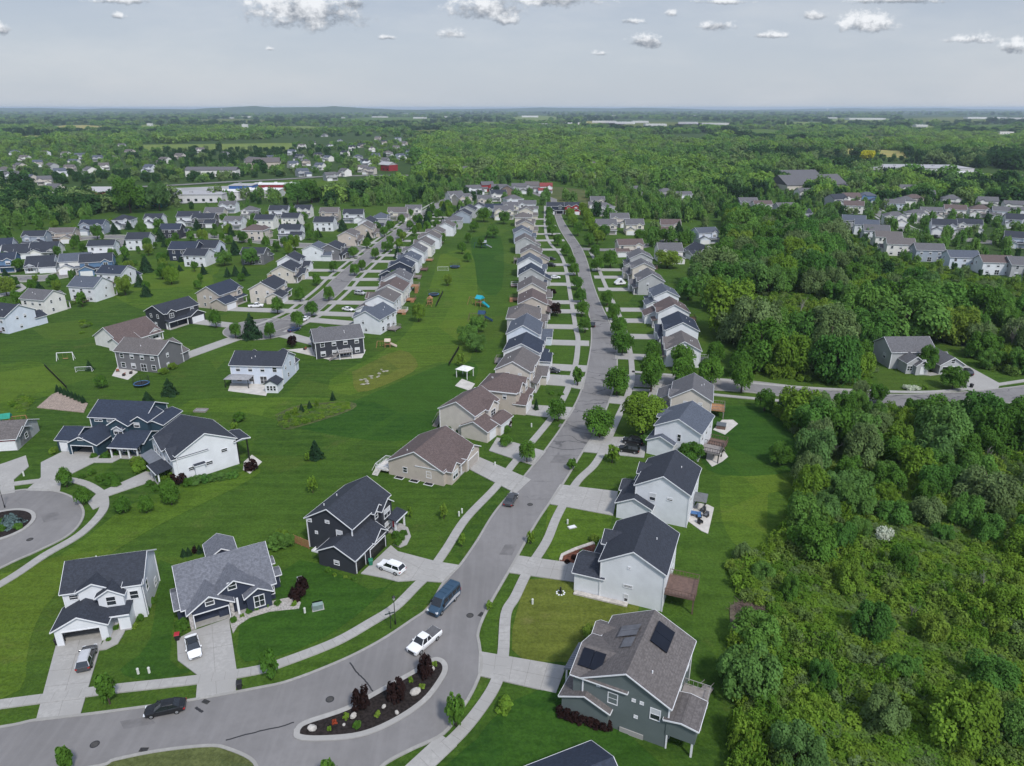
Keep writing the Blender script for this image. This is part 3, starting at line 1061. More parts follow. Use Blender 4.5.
# C navy house at the bend
h = House((-27.0, 102.6), 68, 'charcoal', 'slate', 'charcoal navy two-storey house with white trim, white suv parked on its drive')
h.block(0, 11.8, 0, 9.2, 6.0, 'x', .58)
h.block(-3.8, 5.6, -2.8, 4.4, 2.9, 'x', .5)
h.block(1.6, 5.4, -3.1, 1.0, 3.1, 'y', .75)
h.block(7.2, 10.6, -1.3, 4.6, 5.7, 'y', .8)
h.block(5.8, 8.2, -.7, 4.6, 5.9, 'y', .8)
h.porch(8.9, 12.2, -3.0, -1.2, 2.8)
h.garage('F', -2.2, -2.8, 2.5, 2.2, 'black')
h.garage('F', 2.6, -3.1, 4.6, 2.2, 'black')
h.win('L', 2.6, 4.1, 1.1, 1.5, 0, True)
h.win('L', 4.9, 6.1, .7, .4, 0, True)
h.win('L', 7.4, 3.4, .4, .4, 0, True)
h.win('L', 8.6, 5.6, .7, .5, 0, True)
h.win('L', .8, 1.4, .9, .7, -3.8, True)
h.win('F', 8.9, 4.3, 1.9, 1.6, -1.3)
h.win('F', 8.9, 1.7, 1.7, 1.5, -1.3)
h.win('F', 6.4, 5.0, .8, 1.1, -.7)
h.win('R', 3, 4.3, 1.0, 1.3, 11.8)
for u in (2, 5, 9): h.win('B', u, 4.3, 1.1, 1.3, 9.2)
h.win('B', 4, 1.3, 2.2, 2.1, 9.2)
h.door('F', 10.8, -1.28, 'red')
h.roofvent(2.5, 7.2, 7.4)
h.roofvent(6, 7.0, 7.5)
q = MB()
for i in range(3): q.box(-1.1 + .06, -.1, 4.9 + i * 1.05, 5.8 + i * 1.05, -.05, .05)
q.box(-1.2, .0, 4.7, 4.8, .05, .35); q.box(-1.2, .0, 7.9, 8.0, .05, .35); q.box(-1.2, -1.1, 4.8, 7.9, .05, .35)
q.build('window_well', TRIM, h.root)
h.done()

# D green-grey house, lower right
h = House((14.1, 79.5), -116, 'green-grey', 'grey-brown', 'green-grey two-storey house with brown-grey shingle roof and three solar panel arrays, bottom right')
h.block(0, 12.1, 0, 10.8, 6.5, 'x', .52)
h.block(4.6, 12.05, -1.3, 5.4, 6.45, 'y', .42)
h.block(1.0, 4.4, -1.4, 5.2, 6.0, 'y', .62)
h.block(8.2, 12.7, -2.5, 3.6, 3.0, 'x', .42)
h.box(8.1, 12.0, 10.7, 13.9, 2.3, 4.6)
h.block(7.9, 12.2, 10.6, 14.1, 4.6, 'x', .18, z0=2.2)
for x, y in ((8.2, 13.8), (12.0, 13.8)):
    q = MB(); q.box(x - .12, x + .12, y - .12, y + .12, 0, 2.3); q.build('sunroom_post', TRIM, h.root)
h.deck(3.6, 7.8, 10.85, 14.2, 2.6, WOODG, 'L', pbr('grey rail', (.3, .29, .28), .6))
q = MB(); q.box(.8, 3.0, 11.5, 13.6, 0, .12); q.build('stair_pad', CONC, h.root)
q = MB()
q.extr_x([(-1.2, 3.3), (-4.1, 2.6), (-4.1, 2.72), (-1.2, 3.44)], 2.6, 8.1)
for i in range(13):
    x = 2.65 + i * .44
    q.extr_x([(-1.2, 3.44), (-4.1, 2.72), (-4.1, 2.79), (-1.2, 3.51)], x, x + .07)
q.build('metal_awning', STRIPES, h.root)
for x in (2.9, 7.8):
    q = MB(); q.box(x - .12, x + .12, -3.9, -3.66, 0, 2.6); q.build('porch_post', TRIM, h.root)
h.garage('F', 5.6, -1.32, 4.6, 2.2, 'white')
h.win('R', 3.9, 4.7, 1.1, 1.5, 12.05, True)
h.win('R', 9.2, 4.6, 1.1, 1.5, 12.1, True)
h.win('R', 2.0, 6.0, .3, .25, 12.05, True)
h.win('R', 6.5, 5.6, .3, .25, 12.1, True)
h.win('R', 7.5, 5.6, .3, .25, 12.1, True)
h.win('R', 6.9, 3.2, .3, .25, 12.1, True)
h.win('B', 2, 4.6, 1.1, 1.4, 10.8); h.win('B', 6, 4.6, 1.1, 1.4, 10.8); h.win('B', 10, 1.2, 1.5, 1.6, 10.8)
h.win('F', 2.7, 4.4, 1.6, 1.4, -1.4); h.win('F', 8.4, 4.6, 2.0, 1.4, -1.3); h.win('L', 5, 4.4, 1.1, 1.3, 0)
h.door('F', 3.0, 0, 'white')
q = MB(); q.box(12.1, 12.22, 5.0, 8.0, .0, .75); q.build('foundation', CONC, h.root)
def panel(hh, side, x0, x1, s0, s1, ridge_b, ridge_z, pitch, axis, name='solar_panel', mat=SOLAR, n=2):
    """solar array lying on a roof slope: s0..s1 horizontal distance from the ridge"""
    q = MB()
    for i in range(n):
        a, b = x0 + (x1 - x0) * i / n + .03, x0 + (x1 - x0) * (i + 1) / n - .03
        pr = [(ridge_b + side * s0, ridge_z - pitch * s0 + .22), (ridge_b + side * s1, ridge_z - pitch * s1 + .22), (ridge_b + side * s1, ridge_z - pitch * s1 + .3), (ridge_b + side * s0, ridge_z - pitch * s0 + .3)]
        if axis == 'x': q.extr_x(pr, a, b)
        else: q.extr_y(pr, a, b)
    q.build(name, mat, hh.root)
zr = 6.5 + 5.4 * .52 + .2
panel(h, 1, 1.2, 5.4, 1.0, 3.2, 5.4, zr, .52, 'x')
panel(h, -1, 5.4, 7.4, .9, 2.3, 5.4, zr - .12, .52, 'x', mat=pbr('grey solar glass', (.1, .1, .11), .3, .2, 1, .5), n=1)
panel(h, -1, 2.9, 5.2, .9, 3.4, 5.4, zr, .52, 'x', mat=pbr('grey solar glass', (.1, .1, .11), .3, .2, 1, .5))
panel(h, 1, -1.1, 1.9, .7, 2.9, 8.325, 6.45 + 3.72 * .42 + .2, .42, 'y')
h.roofvent(9.6, 7.9, 6.5 + 2.9 * .52 + .2)
h.done()

# E white house with the brown deck
h = House((17.9, 103.0), -111, 'white', 'slate', 'white two-storey house with slate roof and raised brown deck on posts behind')
h.block(0, 11.5, 0, 9.8, 6.9, 'x', .56)
h.block(5.6, 11.45, -4.2, .4, 3.6, 'y', .42)
h.block(2.6, 6.4, -.9, 4.8, 6.7, 'y', .62)
h.porch(1.0, 5.5, -2.4, -.05, 3.2)
h.garage('F', 8.5, -4.2, 4.7, 2.2, 'white')
h.win('R', 4.4, 3.2, 1.3, .35, 11.5, False)
h.win('R', 4.2, 1.0, .5, 1.2, 11.5)
h.win('R', 4.4, 6.6, .3, .25, 11.5, True)
h.win('F', 4.5, 5.2, 1.6, 1.4, -.9); h.win('F', 9, 5.6, 1.2, 1.0, 0)
for u in (2, 5.5, 9): h.win('B', u, 5.2, 1.1, 1.4, 9.8)
h.win('B', 3, 1.3, 2.0, 2.1, 9.8); h.win('B', 8, 1.4, 1.2, 1.2, 9.8)
h.deck(5.4, 10.6, 9.85, 14.4, 2.8, WOODD, None, WOODD)
h.door('F', 1.8, 0, 'white')
h.roofvent(5.2, 7.3, 6.9 + .56 * 2.5 + .15)
q = MB(); q.box(-4.0, 4.6, 0, .9, 0, .28); o = q.build('raised_bed_edge', pbr('block edging', (.42, .39, .36), .9, .2), h.root, (11.55, 0, 0), 0)
o.rotation_euler = (0, 0, math.pi / 2); o.location = (12.45, 0, 0)
h.done()

# F white house with furnished patio
h = House((27.3, 126.0), -113, 'white', 'slate', 'white two-storey house with slate roof and furnished concrete patio behind')
h.block(0, 11, 0, 9.8, 6.9, 'x', .56)
h.block(6.2, 12.6, -3.0, 3.4, 3.3, 'x', .48)
h.block(1.8, 5.6, -.8, 4.8, 6.6, 'y', .6)
h.block(3.2, 7.4, -3.6, .3, 3.2, 'y', .45)
h.porch(.3, 3.4, -1.9, -.05, 2.9)
h.garage('F', 9.4, -3.0, 4.6, 2.2, 'white')
h.win('R', 3.2, 5.0, 1.0, 1.4, 11, True)
h.win('R', 6.4, 5.2, .9, .5, 11, True)
h.win('F', 3.7, 5.0, 1.6, 1.4, -.8)
for u in (2, 5.5, 9): h.win('B', u, 5.2, 1.1, 1.4, 9.8)
h.win('B', 4, 1.3, 2.0, 2.1, 9.8)
h.door('F', 1.2, 0, 'white')
h.roofvent(4.5, 7.0, 6.9 + .56 * 2.8 + .15)
h.done()

# G bluish white house with two decks
h = House((36.9, 152.6), -118, 'white', 'blue-grey', 'white house with blue-grey roof, two decks behind and black suvs in front')
h.block(0, 11, 0, 10.0, 6.6, 'x', .5)
h.block(6.0, 12.4, -1.2, 4.6, 3.4, 'x', .48)
h.block(1.4, 5.6, -1.0, 4.8, 6.4, 'y', .5)
h.win('R', 5.4, 4.7, .7, 1.6, 11, False)
h.garage('F', 9.2, -1.2, 4.6, 2.2, 'white')
h.win('F', 3.5, 5.0, 1.6, 1.4, -1.0); h.win('F', 3.2, 1.6, 1.6, 1.4, -1.0)
for u in (2, 5.5, 9): h.win('B', u, 5.0, 1.1, 1.4, 10)
h.deck(6.2, 10.2, 10.05, 14.2, 2.4, WOODG, 'L', BLACK)
h.deck(.2, 4.2, 10.05, 14.0, 1.2, WOODD, None, WOODD)
h.done()

# H tan ranch
h = House((-13.9, 127.4), 67, 'tan', 'brown', 'tan single-storey ranch with brown roof, beside the left kerb of the main street')
h.block(0, 13.2, 0, 13.0, 3.3, 'x', .5)
h.block(-.04, 1.2, -.02, 6.45, 3.3, 'x', .02, oh=.05)
h.block(7.2, 13.4, -1.6, 6.5, 3.3, 'y', .55)
h.block(1.0, 4.4, -1.3, 5, 3.2, 'y', .7)
h.garage('F', 10.3, -1.6, 4.8, 2.2, 'tan')
h.win('F', 2.7, 1.7, 2.0, 1.6, -1.3)
h.win('L', 3.4, 1.9, 1.0, 1.3, 0, True)
h.win('L', 9.0, 1.9, .9, 1.1, 0)
h.win('F', 10.3, 4.2, .9, .8, -1.6)
for u in (2, 6, 10): h.win('B', u, 1.8, 1.3, 1.3, 13)
for u in (3.2, 6.6, 10.2):
    q = MB(); q.box(-1.1, -.05, u - 1.0, u + 1.0, -.02, .12); q.box(-1.0, -.1, u - .9, u + .9, .12, .13, 1)
    q.build('window_well', [TRIM, DARK], h.root)
h.deck(-.3, 4.0, 13.05, 16.2, 1.0, pbr('pale deck', (.5, .48, .45), .7), 'L', TRIM)
h.porch(4.6, 7.1, -1.2, -.02, 2.8, n=1)
h.door('F', 6.2, 0, 'white')
h.roofvent(2.2, 9.6, 3.3 + .5 * 3.4 + .15)
h.done()

# I grey-tan two storey
h = House((-8.6, 149.6), 62, 'beige', 'brown', 'beige two-storey house with brown roof and white garage doors, just past the tan ranch')
h.block(0, 11.0, 0, 9.6, 5.9, 'x', .52)
h.block(-.6, 4.4, -3.6, 3.4, 2.9, 'x', .5)
h.block(4.2, 9.8, -4.4, .3, 2.9, 'x', .4)
h.block(4.8, 9.2, -.9, 4.6, 5.8, 'y', .66)
h.garage('F', 1.9, -3.6, 2.6, 2.2, 'white')
h.garage('F', 7.0, -4.4, 4.6, 2.2, 'white')
h.win('F', 7, 4.3, 2.0, 1.4, -.9); h.win('F', 2.4, 4.3, 1.4, 1.3, 0)
h.win('L', 8.3, .9, .7, .5, 0, True); h.win('L', 6.4, .9, .7, .5, 0, True)
for u in (2, 5.5, 9): h.win('B', u, 4.3, 1.1, 1.3, 9.6)
h.deck(3.6, 7.6, 9.65, 12.8, 1.8, WOODG, 'L', WOODG)
h.done()

# teal house behind the cul-de-sac
h = House(tuple(G(57.5, 452.5)), -6, 'teal', 'navy', 'dark teal two-storey house with white trim at the end of the left cul-de-sac')
h.block(0, 4.2, .6, 7.6, 2.9, 'x', .45)
h.block(3.6, 10.4, -.8, 7.5, 2.9, 'y', .5, opening=(4.4, 9.4, 2.35))
h.block(4.6, 17.8, 6.4, 15.4, 6.2, 'x', .5)
h.block(11.2, 15.6, 3.4, 11, 5.9, 'y', .62)
h.block(12.6, 14.6, 2.8, 4, 5.2, 'y', .62)
h.block(15.6, 19.2, 5.2, 11, 6.2, 'y', .62)
h.block(13.6, 20.4, .8, 7.0, 3.0, 'x', .45)
h.block(17.8, 22.0, 6.4, 14.0, 5.0, 'y', .4)
h.garage('F', 2.0, .6, 2.6, 2.2, 'white')
h.win('F', 7.0, 4.1, 1.2, .6, -.8)
h.win('F', 13.6, 4.6, 2.0, 1.5, 2.8); h.win('F', 6.6, 5.5, 1.8, .7, 6.4); h.win('F', 9.4, 5.5, 1.3, .7, 6.4); h.win('F', 16.6, 5.2, 1.2, 1.0, 5.2)
h.win('F', 12.4, 1.6, 1.8, 1.7, 3.4); h.win('F', 16, 1.6, 1.4, 1.6, .8); h.win('F', 18.6, 1.6, 1.4, 1.6, .8)
h.win('L', 4, 1.5, .9, 1.0, 0)
for u in (6, 9, 12, 15): h.win('B', u, 4.4, 1.2, 1.4, 15.4)
h.porch(13.8, 20.2, -1.4, .8, 2.7, n=4)
h.door('F', 14.5, .8, 'white')
h.done()

# white house beside it
h = House(tuple(G(160, 462)), -47, 'white', 'slate', 'large white two-storey house with slate roof beside the dark teal house')
h.block(0, 12.6, 0, 12.2, 6.2, 'x', .5)
h.block(1.0, 7.4, -1.0, 6.1, 6.0, 'y', .5)
h.block(7.8, 12.4, -.8, 6.1, 5.6, 'y', .62)
h.porch(6.4, 11.4, -3.8, -.8, 2.9, n=3)
h.block(12.5, 13.4, 3, 5, 3.0, 'y', .3, oh=.2)
q = MB(); q.extr_x([(-1.0, 3.3), (-3.4, 2.6), (-3.4, 2.75), (-1.0, 3.45)], -.4, 6.2); q.build('metal_awning', STRIPES, h.root)
h.win('F', 2.6, 4.6, 1.0, 1.5, -1.0); h.win('F', 4.2, 4.6, 1.0, 1.5, -1.0); h.win('F', 5.8, 4.6, 1.0, 1.5, -1.0); h.win('F', 10, 4.6, 1.3, 1.2, -.8)
h.garage('F', 3.2, -1.0, 4.6, 2.2, 'grey')
for u in (2.6, 6.2): h.win('R', u, 2.4, 1.3, .7, 12.6, False)
h.win('R', 9.6, 4.2, 1.2, .7, 12.6, False)
for u in (3, 6, 9): h.win('B', u, 4.4, 1.2, 1.4, 12.2)
for y in (12.4, 14.6):
    q = MB(); q.box(12.2, 12.45, y, y + .25, 0, 5.4); q.build('porch_post', BLACK, h.root)
h.block(7.6, 12.7, 12.1, 15.0, 5.4, 'x', .2, z0=5.2)
h.done()

# red trimmed house at the left edge
h = House(tuple(G(-26, 452)), 9, 'grey', 'grey-brown', 'grey single-storey house with red trim and white garage door at the left edge')
h.block(0, 9.4, 1.0, 10, 2.9, 'x', .42)
h.block(3.6, 9.4, -.6, 6, 2.9, 'x', .42)
h.garage('F', 6.9, -.6, 4.4, 2.1, 'white')
q = MB(); q.box(4.2, 9.3, -.72, -.62, 2.4, 2.85); q.build('red_lintel_board', DOORM['red'], h.root)
h.door('F', 2.6, 1.0, 'red')
h.win('R', 4, 1.6, 1.2, 1.2, 9.4)
h.win('B', 4, 1.6, 1.2, 1.2, 10)
h.done()

# roofs just below the frame edge
h = House(tuple(G(550, 862)), 24, 'grey', 'navy', 'house with navy shingle roofs cut off by the bottom edge of the photo')
h.block(0, 9.5, 0, 8.6, 3.1, 'x', .5)
h.block(.4, 4.6, -2.6, 6, 3.6, 'y', .62)
h.block(5.0, 9.2, -3.2, 5, 3.4, 'y', .62)
h.garage('F', 7.1, -3.2, 3.4, 2.2)
h.win('F', 2.5, 1.7, 1.3, 1.3, -2.6); h.win('R', 4, 1.7, 1.2, 1.2, 9.5); h.win('B', 4, 1.7, 1.2, 1.2, 8.6)
h.done()

# house across the side street, in the wood
h = House(tuple(G(897, 374)), 2, 'grey', 'grey', 'light grey house with open garage set in the wood beside the side street')
h.block(0, 13, 4.5, 14.5, 5.2, 'x', .6)
h.block(2.4, 7.4, 0, 8, 3.4, 'y', .72)
h.block(4.6, 8.2, -1.2, 5, 3.0, 'y', .8)
h.block(11.6, 18.6, -1.0, 8.5, 3.0, 'y', .62, opening=(12.4, 17.6, 2.4))
h.block(8, 17, 3, 9, 3.0, 'x', .5)
h.win('F', 3.4, 1.7, 1.4, 1.4, 0); h.win('F', 6.4, 4.0, .9, 1.2, -1.2); h.win('F', 15.1, 4.0, 1.0, 1.1, -1.0); h.win('F', 9.6, 1.7, 1.6, 1.4, 3)
h.win('L', 8, 3.0, 1.2, 1.4, 0)
for u in (3, 7, 11): h.win('B', u, 3.2, 1.4, 1.4, 14)
h.door('F', 6.4, -1.2, 'white')
h.done()

for p, r in (((105, 610), 9), ((228, 590), 11), ((350, 545), 10), ((630, 680), 11), ((625, 570), 9), ((650, 500), 9), ((685, 440), 9), ((415, 470), 10), ((470, 430), 9), ((105, 440), 13), ((195, 460), 11), ((-10, 450), 8), ((570, 780), 9), ((925, 368), 14)):
    g_ = G(*p); OCC.append((g_.x, g_.y, r))

# ------------------------------------------------------------------ rows of houses along the streets
WN = {'white': 'white', 'offwhite': 'off-white', 'tan': 'tan', 'beige': 'beige', 'cream': 'cream', 'grey': 'grey', 'dark grey': 'dark grey', 'navy': 'navy', 'charcoal': 'charcoal',
      'blue-grey': 'blue-grey', 'pale blue': 'pale blue', 'green-grey': 'green-grey', 'teal': 'teal', 'blue': 'blue', 'brown': 'brown', 'red': 'red'}
DRIVES = MB()


def row(tab, where, street, group, seed0, dr=True):
    """tab: (px, py, wall, roof[, storeys[, angle]]) centre of each body as seen at half height"""
    tab = sorted(tab, key=lambda t: -t[1])
    for i, t in enumerate(tab):
        st = t[4] if len(t) > 4 and t[4] else 2
        c = G(t[0], t[1], 4.5 if st == 2 else 3.0)
        if len(t) > 5 and t[5] is not None: ang = t[5]
        else: ang, q = facing(c, street)
        dist = math.hypot(c.x, c.y)
        lod = 0 if dist < 230 else 1 if dist < 370 else 2 if dist < 620 else 3
        lab = '%s %s house, %s roof, %s %s' % (WN[t[2]], 'two-storey' if st == 2 else 'single-storey', t[3], nth(i), where)
        h = auto_house(c, ang, t[2], t[3], lab, group, lod, seed0 + i, st, 14.6 if seed0 == 400 else 13.2 if seed0 == 600 else None)
        if dr and street is not None:
            a, b = h.gfront
            q, tt = near((a + b) / 2, street)
            f = Vector((-tt.y, tt.x))
            if f.dot((a + b) / 2 - q) < 0: f = -f
            L = ((a + b) / 2 - q).dot(f)
            if 6 < L < 30:
                e = q + f * 4.1
                dw = 2.7 if dist < 500 else 2.4
                s1, s2 = e - tt * dw, e + tt * dw
                m_ = (a + b) / 2 - q
                sh = m_.dot(tt)
                s1 += tt * sh; s2 += tt * sh
                if (a - s1).length + (b - s2).length > (a - s2).length + (b - s1).length: s1, s2 = s2, s1
                slab('driveway', [a, b, s2, s1], .175, CONC)


row([(501, 388, 'tan', 'brown'), (514, 368, 'beige', 'grey-brown'), (522, 349, 'white', 'navy'), (523, 332, 'pale blue', 'blue-grey'), (526, 317, 'grey', 'grey-brown'), (529, 303, 'tan', 'brown'),
     (529, 289, 'beige', 'grey-brown'), (530, 276, 'grey', 'navy'), (530, 265, 'white', 'blue-grey'), (533, 254, 'tan', 'grey-brown'), (526, 243, 'grey', 'grey-brown'), (522, 234, 'blue-grey', 'blue-grey'), (524, 226, 'tan', 'grey-brown'),
     (525, 218.5, 'beige', 'grey-brown'), (527, 212, 'beige', 'grey-brown')], "up the main street's left side", MAIN, 'houses along the left side of the main street', 100, True)
row([(688, 396, 'beige', 'grey'), (680, 347, 'white', 'grey-brown'), (677, 328, 'white', 'navy'), (669, 312, 'white', 'brown'), (661, 296, 'white', 'blue-grey'), (649, 281, 'grey', 'grey'), (644, 269, 'beige', 'grey'), (638, 259, 'grey', 'grey')],
    "up the main street's right side", MAIN, 'houses along the right side of the main street', 200)
row([(669, 252, 'offwhite', 'grey', 2, 2), (629, 246, 'beige', 'brown', 2, 5), (701, 251, 'grey', 'slate', 1, -70), (704, 234, 'pale blue', 'blue-grey', 2, 15), (670, 226, 'beige', 'brown', 2, -5), (634, 226, 'cream', 'grey', 2, 0), (619, 219, 'beige', 'grey', 2, 0), (606, 226, 'beige', 'grey', 2, 0),
     (604, 208.5, 'grey', 'grey', 2, 20)], 'of the group right of the round trees', RT, 'houses around the upper right corner', 250, False)
row([(374, 316, 'white', 'blue-grey'), (383, 301, 'white', 'grey-brown'), (393, 290, 'offwhite', 'brown'), (401, 280, 'white', 'grey'), (402, 268, 'navy', 'navy'), (408, 261, 'white', 'blue-grey'), (417, 252, 'white', 'grey'),
     (424, 246, 'offwhite', 'grey-brown'), (432, 239, 'white', 'grey-brown'), (438, 233, 'tan', 'grey-brown'), (446, 227, 'white', 'grey-brown'), (454, 220.5, 'grey', 'grey'), (462, 215, 'blue-grey', 'slate'), (470, 210.5, 'grey', 'slate')],
    "up the second street's right side", SECOND, 'houses along the right side of the second street', 300)
row([(219, 293, 'tan', 'navy', 2, 72), (270, 288, 'beige', 'slate'), (284, 270, 'beige', 'slate'), (291, 262, 'white', 'slate'), (318, 250, 'white', 'blue-grey'), (333, 249, 'dark grey', 'slate', 2), (350, 236, 'tan', 'grey-brown'), (364, 229, 'tan', 'grey-brown'), (370, 224, 'white', 'slate'), (381, 219, 'grey', 'blue-grey'), (255, 254, 'dark grey', 'slate', 2, 178),
     (209, 248, 'pale blue', 'slate', 2, 175)], "up the second street's left side", SECOND, 'houses along the left side of the second street', 350)
row([(262, 364, 'pale blue', 'slate', 2, 176), (337, 338, 'charcoal', 'grey', 2, -158), (128, 333, 'offwhite', 'brown', 1, 62), (147, 352, 'dark grey', 'grey-brown', 2, 166), (175, 311, 'charcoal', 'slate', 2, 64)],
    'of five around the middle cul-de-sac', [c2], 'houses around the middle cul-de-sac', 400, True)
row([(12, 315, 'pale blue', 'slate', 2, 160), (46, 299, 'offwhite', 'grey', 2, 165), (92, 287, 'white', 'blue-grey', 2, 168), (117, 274, 'white', 'navy', 2, 172), (78, 261, 'offwhite', 'blue-grey', 2, 18), (43, 263, 'white', 'slate', 1, 18), (2, 261, 'blue', 'navy', 2, 20), (47, 249, 'offwhite', 'slate', 1, 15), (104, 247, 'white', 'slate', 2, 190), (98, 262, 'blue', 'slate', 2, 20),
     (141, 240, 'white', 'slate', 2, 185), (36, 238, 'blue-grey', 'slate', 2, 10), (65, 233, 'tan', 'grey-brown', 2, 8), (94, 226, 'blue-grey', 'navy', 2, 6), (125, 220.5, 'white', 'slate', 2, 4), (156, 219, 'white', 'slate', 2, 4), (172, 230, 'charcoal', 'navy', 2, 185), (190, 218, 'white', 'slate', 2, 4), (187, 250, 'navy', 'navy', 2, 178), (3, 245, 'white', 'navy', 1, 20),
     (205, 219, 'dark grey', 'slate', 2, 5), (18, 250, 'white', 'slate', 1, 20), (198, 256, 'white', 'slate', 2, 175)],
    'of the far-left cluster from the camera', WEST, 'houses in the far left cluster', 450, False)
row([(216, 214, 'beige', 'grey', 2, 4), (235, 221.5, 'white', 'grey', 2, -4), (251, 211, 'offwhite', 'grey', 2, 4), (256, 231, 'beige', 'brown', 2, 176), (266, 221, 'offwhite', 'slate', 2, 178), (292, 230, 'white', 'slate', 2, 0), (280, 211.5, 'white', 'slate', 2, 2), (292, 218.5, 'offwhite', 'slate', 2, 176), (304, 210.5, 'offwhite', 'slate', 2, 0), (330, 213.5, 'tan', 'grey-brown', 2, 0),
     (325, 223, 'white', 'slate', 2, 178), (354, 215, 'white', 'slate', 2, 4), (398, 213, 'cream', 'grey-brown', 2, 0), (414, 210, 'offwhite', 'grey', 2, 0), (229, 206, 'white', 'grey', 2, 2)],
    'of the rows beyond the cross street', CROSS, 'houses beyond the cross street', 500, False)
row([(494, 210, 'white', 'navy', 2, 0), (504, 212, 'cream', 'grey', 2, 0), (510, 207, 'cream', 'grey', 2, 0), (555, 207, 'navy', 'slate', 2, 0), (572, 207, 'red', 'slate', 2, 0), (478, 208.5, 'white', 'slate', 2, 90), (455, 196, 'offwhite', 'grey', 2, 30), (473, 189, 'white', 'grey', 2, 20), (487, 186, 'red', 'grey', 2, 10), (499, 189, 'white', 'grey', 2, 0), (519, 188, 'grey', 'grey', 2, 0),
     (532, 186, 'grey', 'grey-brown', 2, 0), (546, 187.5, 'white', 'red', 2, 0), (513, 200, 'white', 'grey', 2, 20), (498, 195, 'offwhite', 'slate', 2, 10), (507, 190, 'brown', 'grey', 2, 90), (463, 199, 'tan', 'grey', 2, 40), (527, 205, 'white', 'grey', 2, 0), (484, 200, 'beige', 'grey', 2, 10), (597, 201, 'beige', 'grey', 2, 0)],
    'of the cluster past the far street end', TOP, 'houses past the end of the main street', 550, False)
row([(994, 263.5, 'white', 'brown', 2, 172), (961, 258, 'pale blue', 'blue-grey', 2, 172), (927, 251, 'blue-grey', 'grey', 2, 170), (899, 246, 'offwhite', 'grey-brown', 2, 166), (887, 238, 'offwhite', 'grey-brown', 2, 164), (875, 232, 'white', 'grey', 2, 162), (866, 226.5, 'white', 'blue-grey', 2, 160), (853, 222, 'grey', 'blue-grey', 2, 160), (1021, 265, 'grey', 'grey', 2, 172),
     (943, 226, 'white', 'slate', 2, -20), (968, 224.5, 'offwhite', 'slate', 2, -22), (894, 217.5, 'offwhite', 'grey', 2, -15), (916, 215, 'offwhite', 'grey', 2, -15), (930, 212, 'beige', 'grey', 2, -15), (954, 211, 'offwhite', 'brown', 2, -20), (980, 210, 'offwhite', 'brown', 2, -20), (987, 201.5, 'offwhite', 'grey', 2, -20), (1003, 212, 'white', 'grey', 2, -25), (1016, 220, 'white', 'slate', 2, -25), (1013, 206, 'offwhite', 'grey', 2, -20),
     (951, 199.5, 'offwhite', 'grey', 2, -20), (925, 195, 'white', 'grey', 2, -15), (913, 199, 'beige', 'brown', 2, 165), (907, 189.5, 'offwhite', 'grey', 2, -10), (866, 197, 'blue', 'blue-grey', 2, 0), (850, 198, 'offwhite', 'brown', 2, 0), (846, 187, 'white', 'grey', 2, 0), (894, 203.5, 'pale blue', 'grey', 2, 160), (853, 206.5, 'offwhite', 'brown', 2, 160), (836, 199, 'grey', 'slate', 2, 20), (1018, 238, 'pale blue', 'slate', 2, -30), (905, 201.5, 'offwhite', 'grey', 2, 165),
     (799, 214, 'white', 'slate', 2, 10), (784, 208, 'grey', 'grey', 2, 10), (762, 205, 'offwhite', 'brown', 2, 0), (747, 202.5, 'grey', 'grey', 2, 0), (636, 190, 'grey', 'grey', 2, 10), (682, 196, 'white', 'grey', 2, 10), (665, 193, 'offwhite', 'grey', 2, 10), (804, 193, 'offwhite', 'grey', 2, 10)],
    'of the cluster beyond the right-hand wood', FARC, 'houses beyond the right hand wood', 600, False)
g2 = random.Random(3)
t_ = []
for p in [(302, 146), (312, 142), (330, 146), (340, 141), (352, 148), (362, 145), (372, 149), (384, 142), (396, 148), (404, 143), (292, 152), (300, 157), (318, 155), (328, 158), (345, 153), (358, 157), (376, 156), (388, 153), (400, 156), (293, 164), (306, 162), (320, 166), (366, 162), (384, 160), (410, 152), (398, 139), (325, 135), (378, 138), (270, 158), (262, 164)]:
    t_.append((p[0], p[1], g2.choice(('white', 'offwhite', 'beige', 'grey', 'tan')), g2.choice(('grey', 'grey-brown', 'blue-grey', 'slate')), 2, g2.uniform(-40, 40)))
row(t_, 'of the distant cluster beyond the red barn', None, 'houses beyond the red barn', 700, False)
t_ = []
for p in [(20, 166), (12, 175), (30, 178), (45, 153), (66, 154), (80, 156), (60, 172), (70, 168), (25, 158), (8, 186), (45, 180), (55, 188), (122, 146), (130, 152), (540, 166), (558, 162), (577, 164), (590, 165), (420, 165), (432, 167), (455, 168), (463, 170), (363, 168), (370, 170), (98, 158), (15, 152), (38, 163), (52, 166), (74, 162), (90, 170), (104, 166), (112, 158), (150, 168), (165, 160), (180, 156), (5, 170), (330, 176), (345, 172), (302, 172), (438, 158), (450, 150), (500, 160), (610, 152), (640, 160), (700, 165), (730, 158), (760, 170), (780, 162), (840, 165), (200, 150), (225, 154), (660, 172), (600, 176), (570, 174)]:
    t_.append((p[0], p[1], g2.choice(('white', 'offwhite', 'beige', 'grey')), g2.choice(('grey', 'grey-brown', 'blue-grey')), 2, g2.uniform(-40, 40)))
row(t_, 'of those scattered through the distant trees', None, 'houses scattered through the distant trees', 800, False)
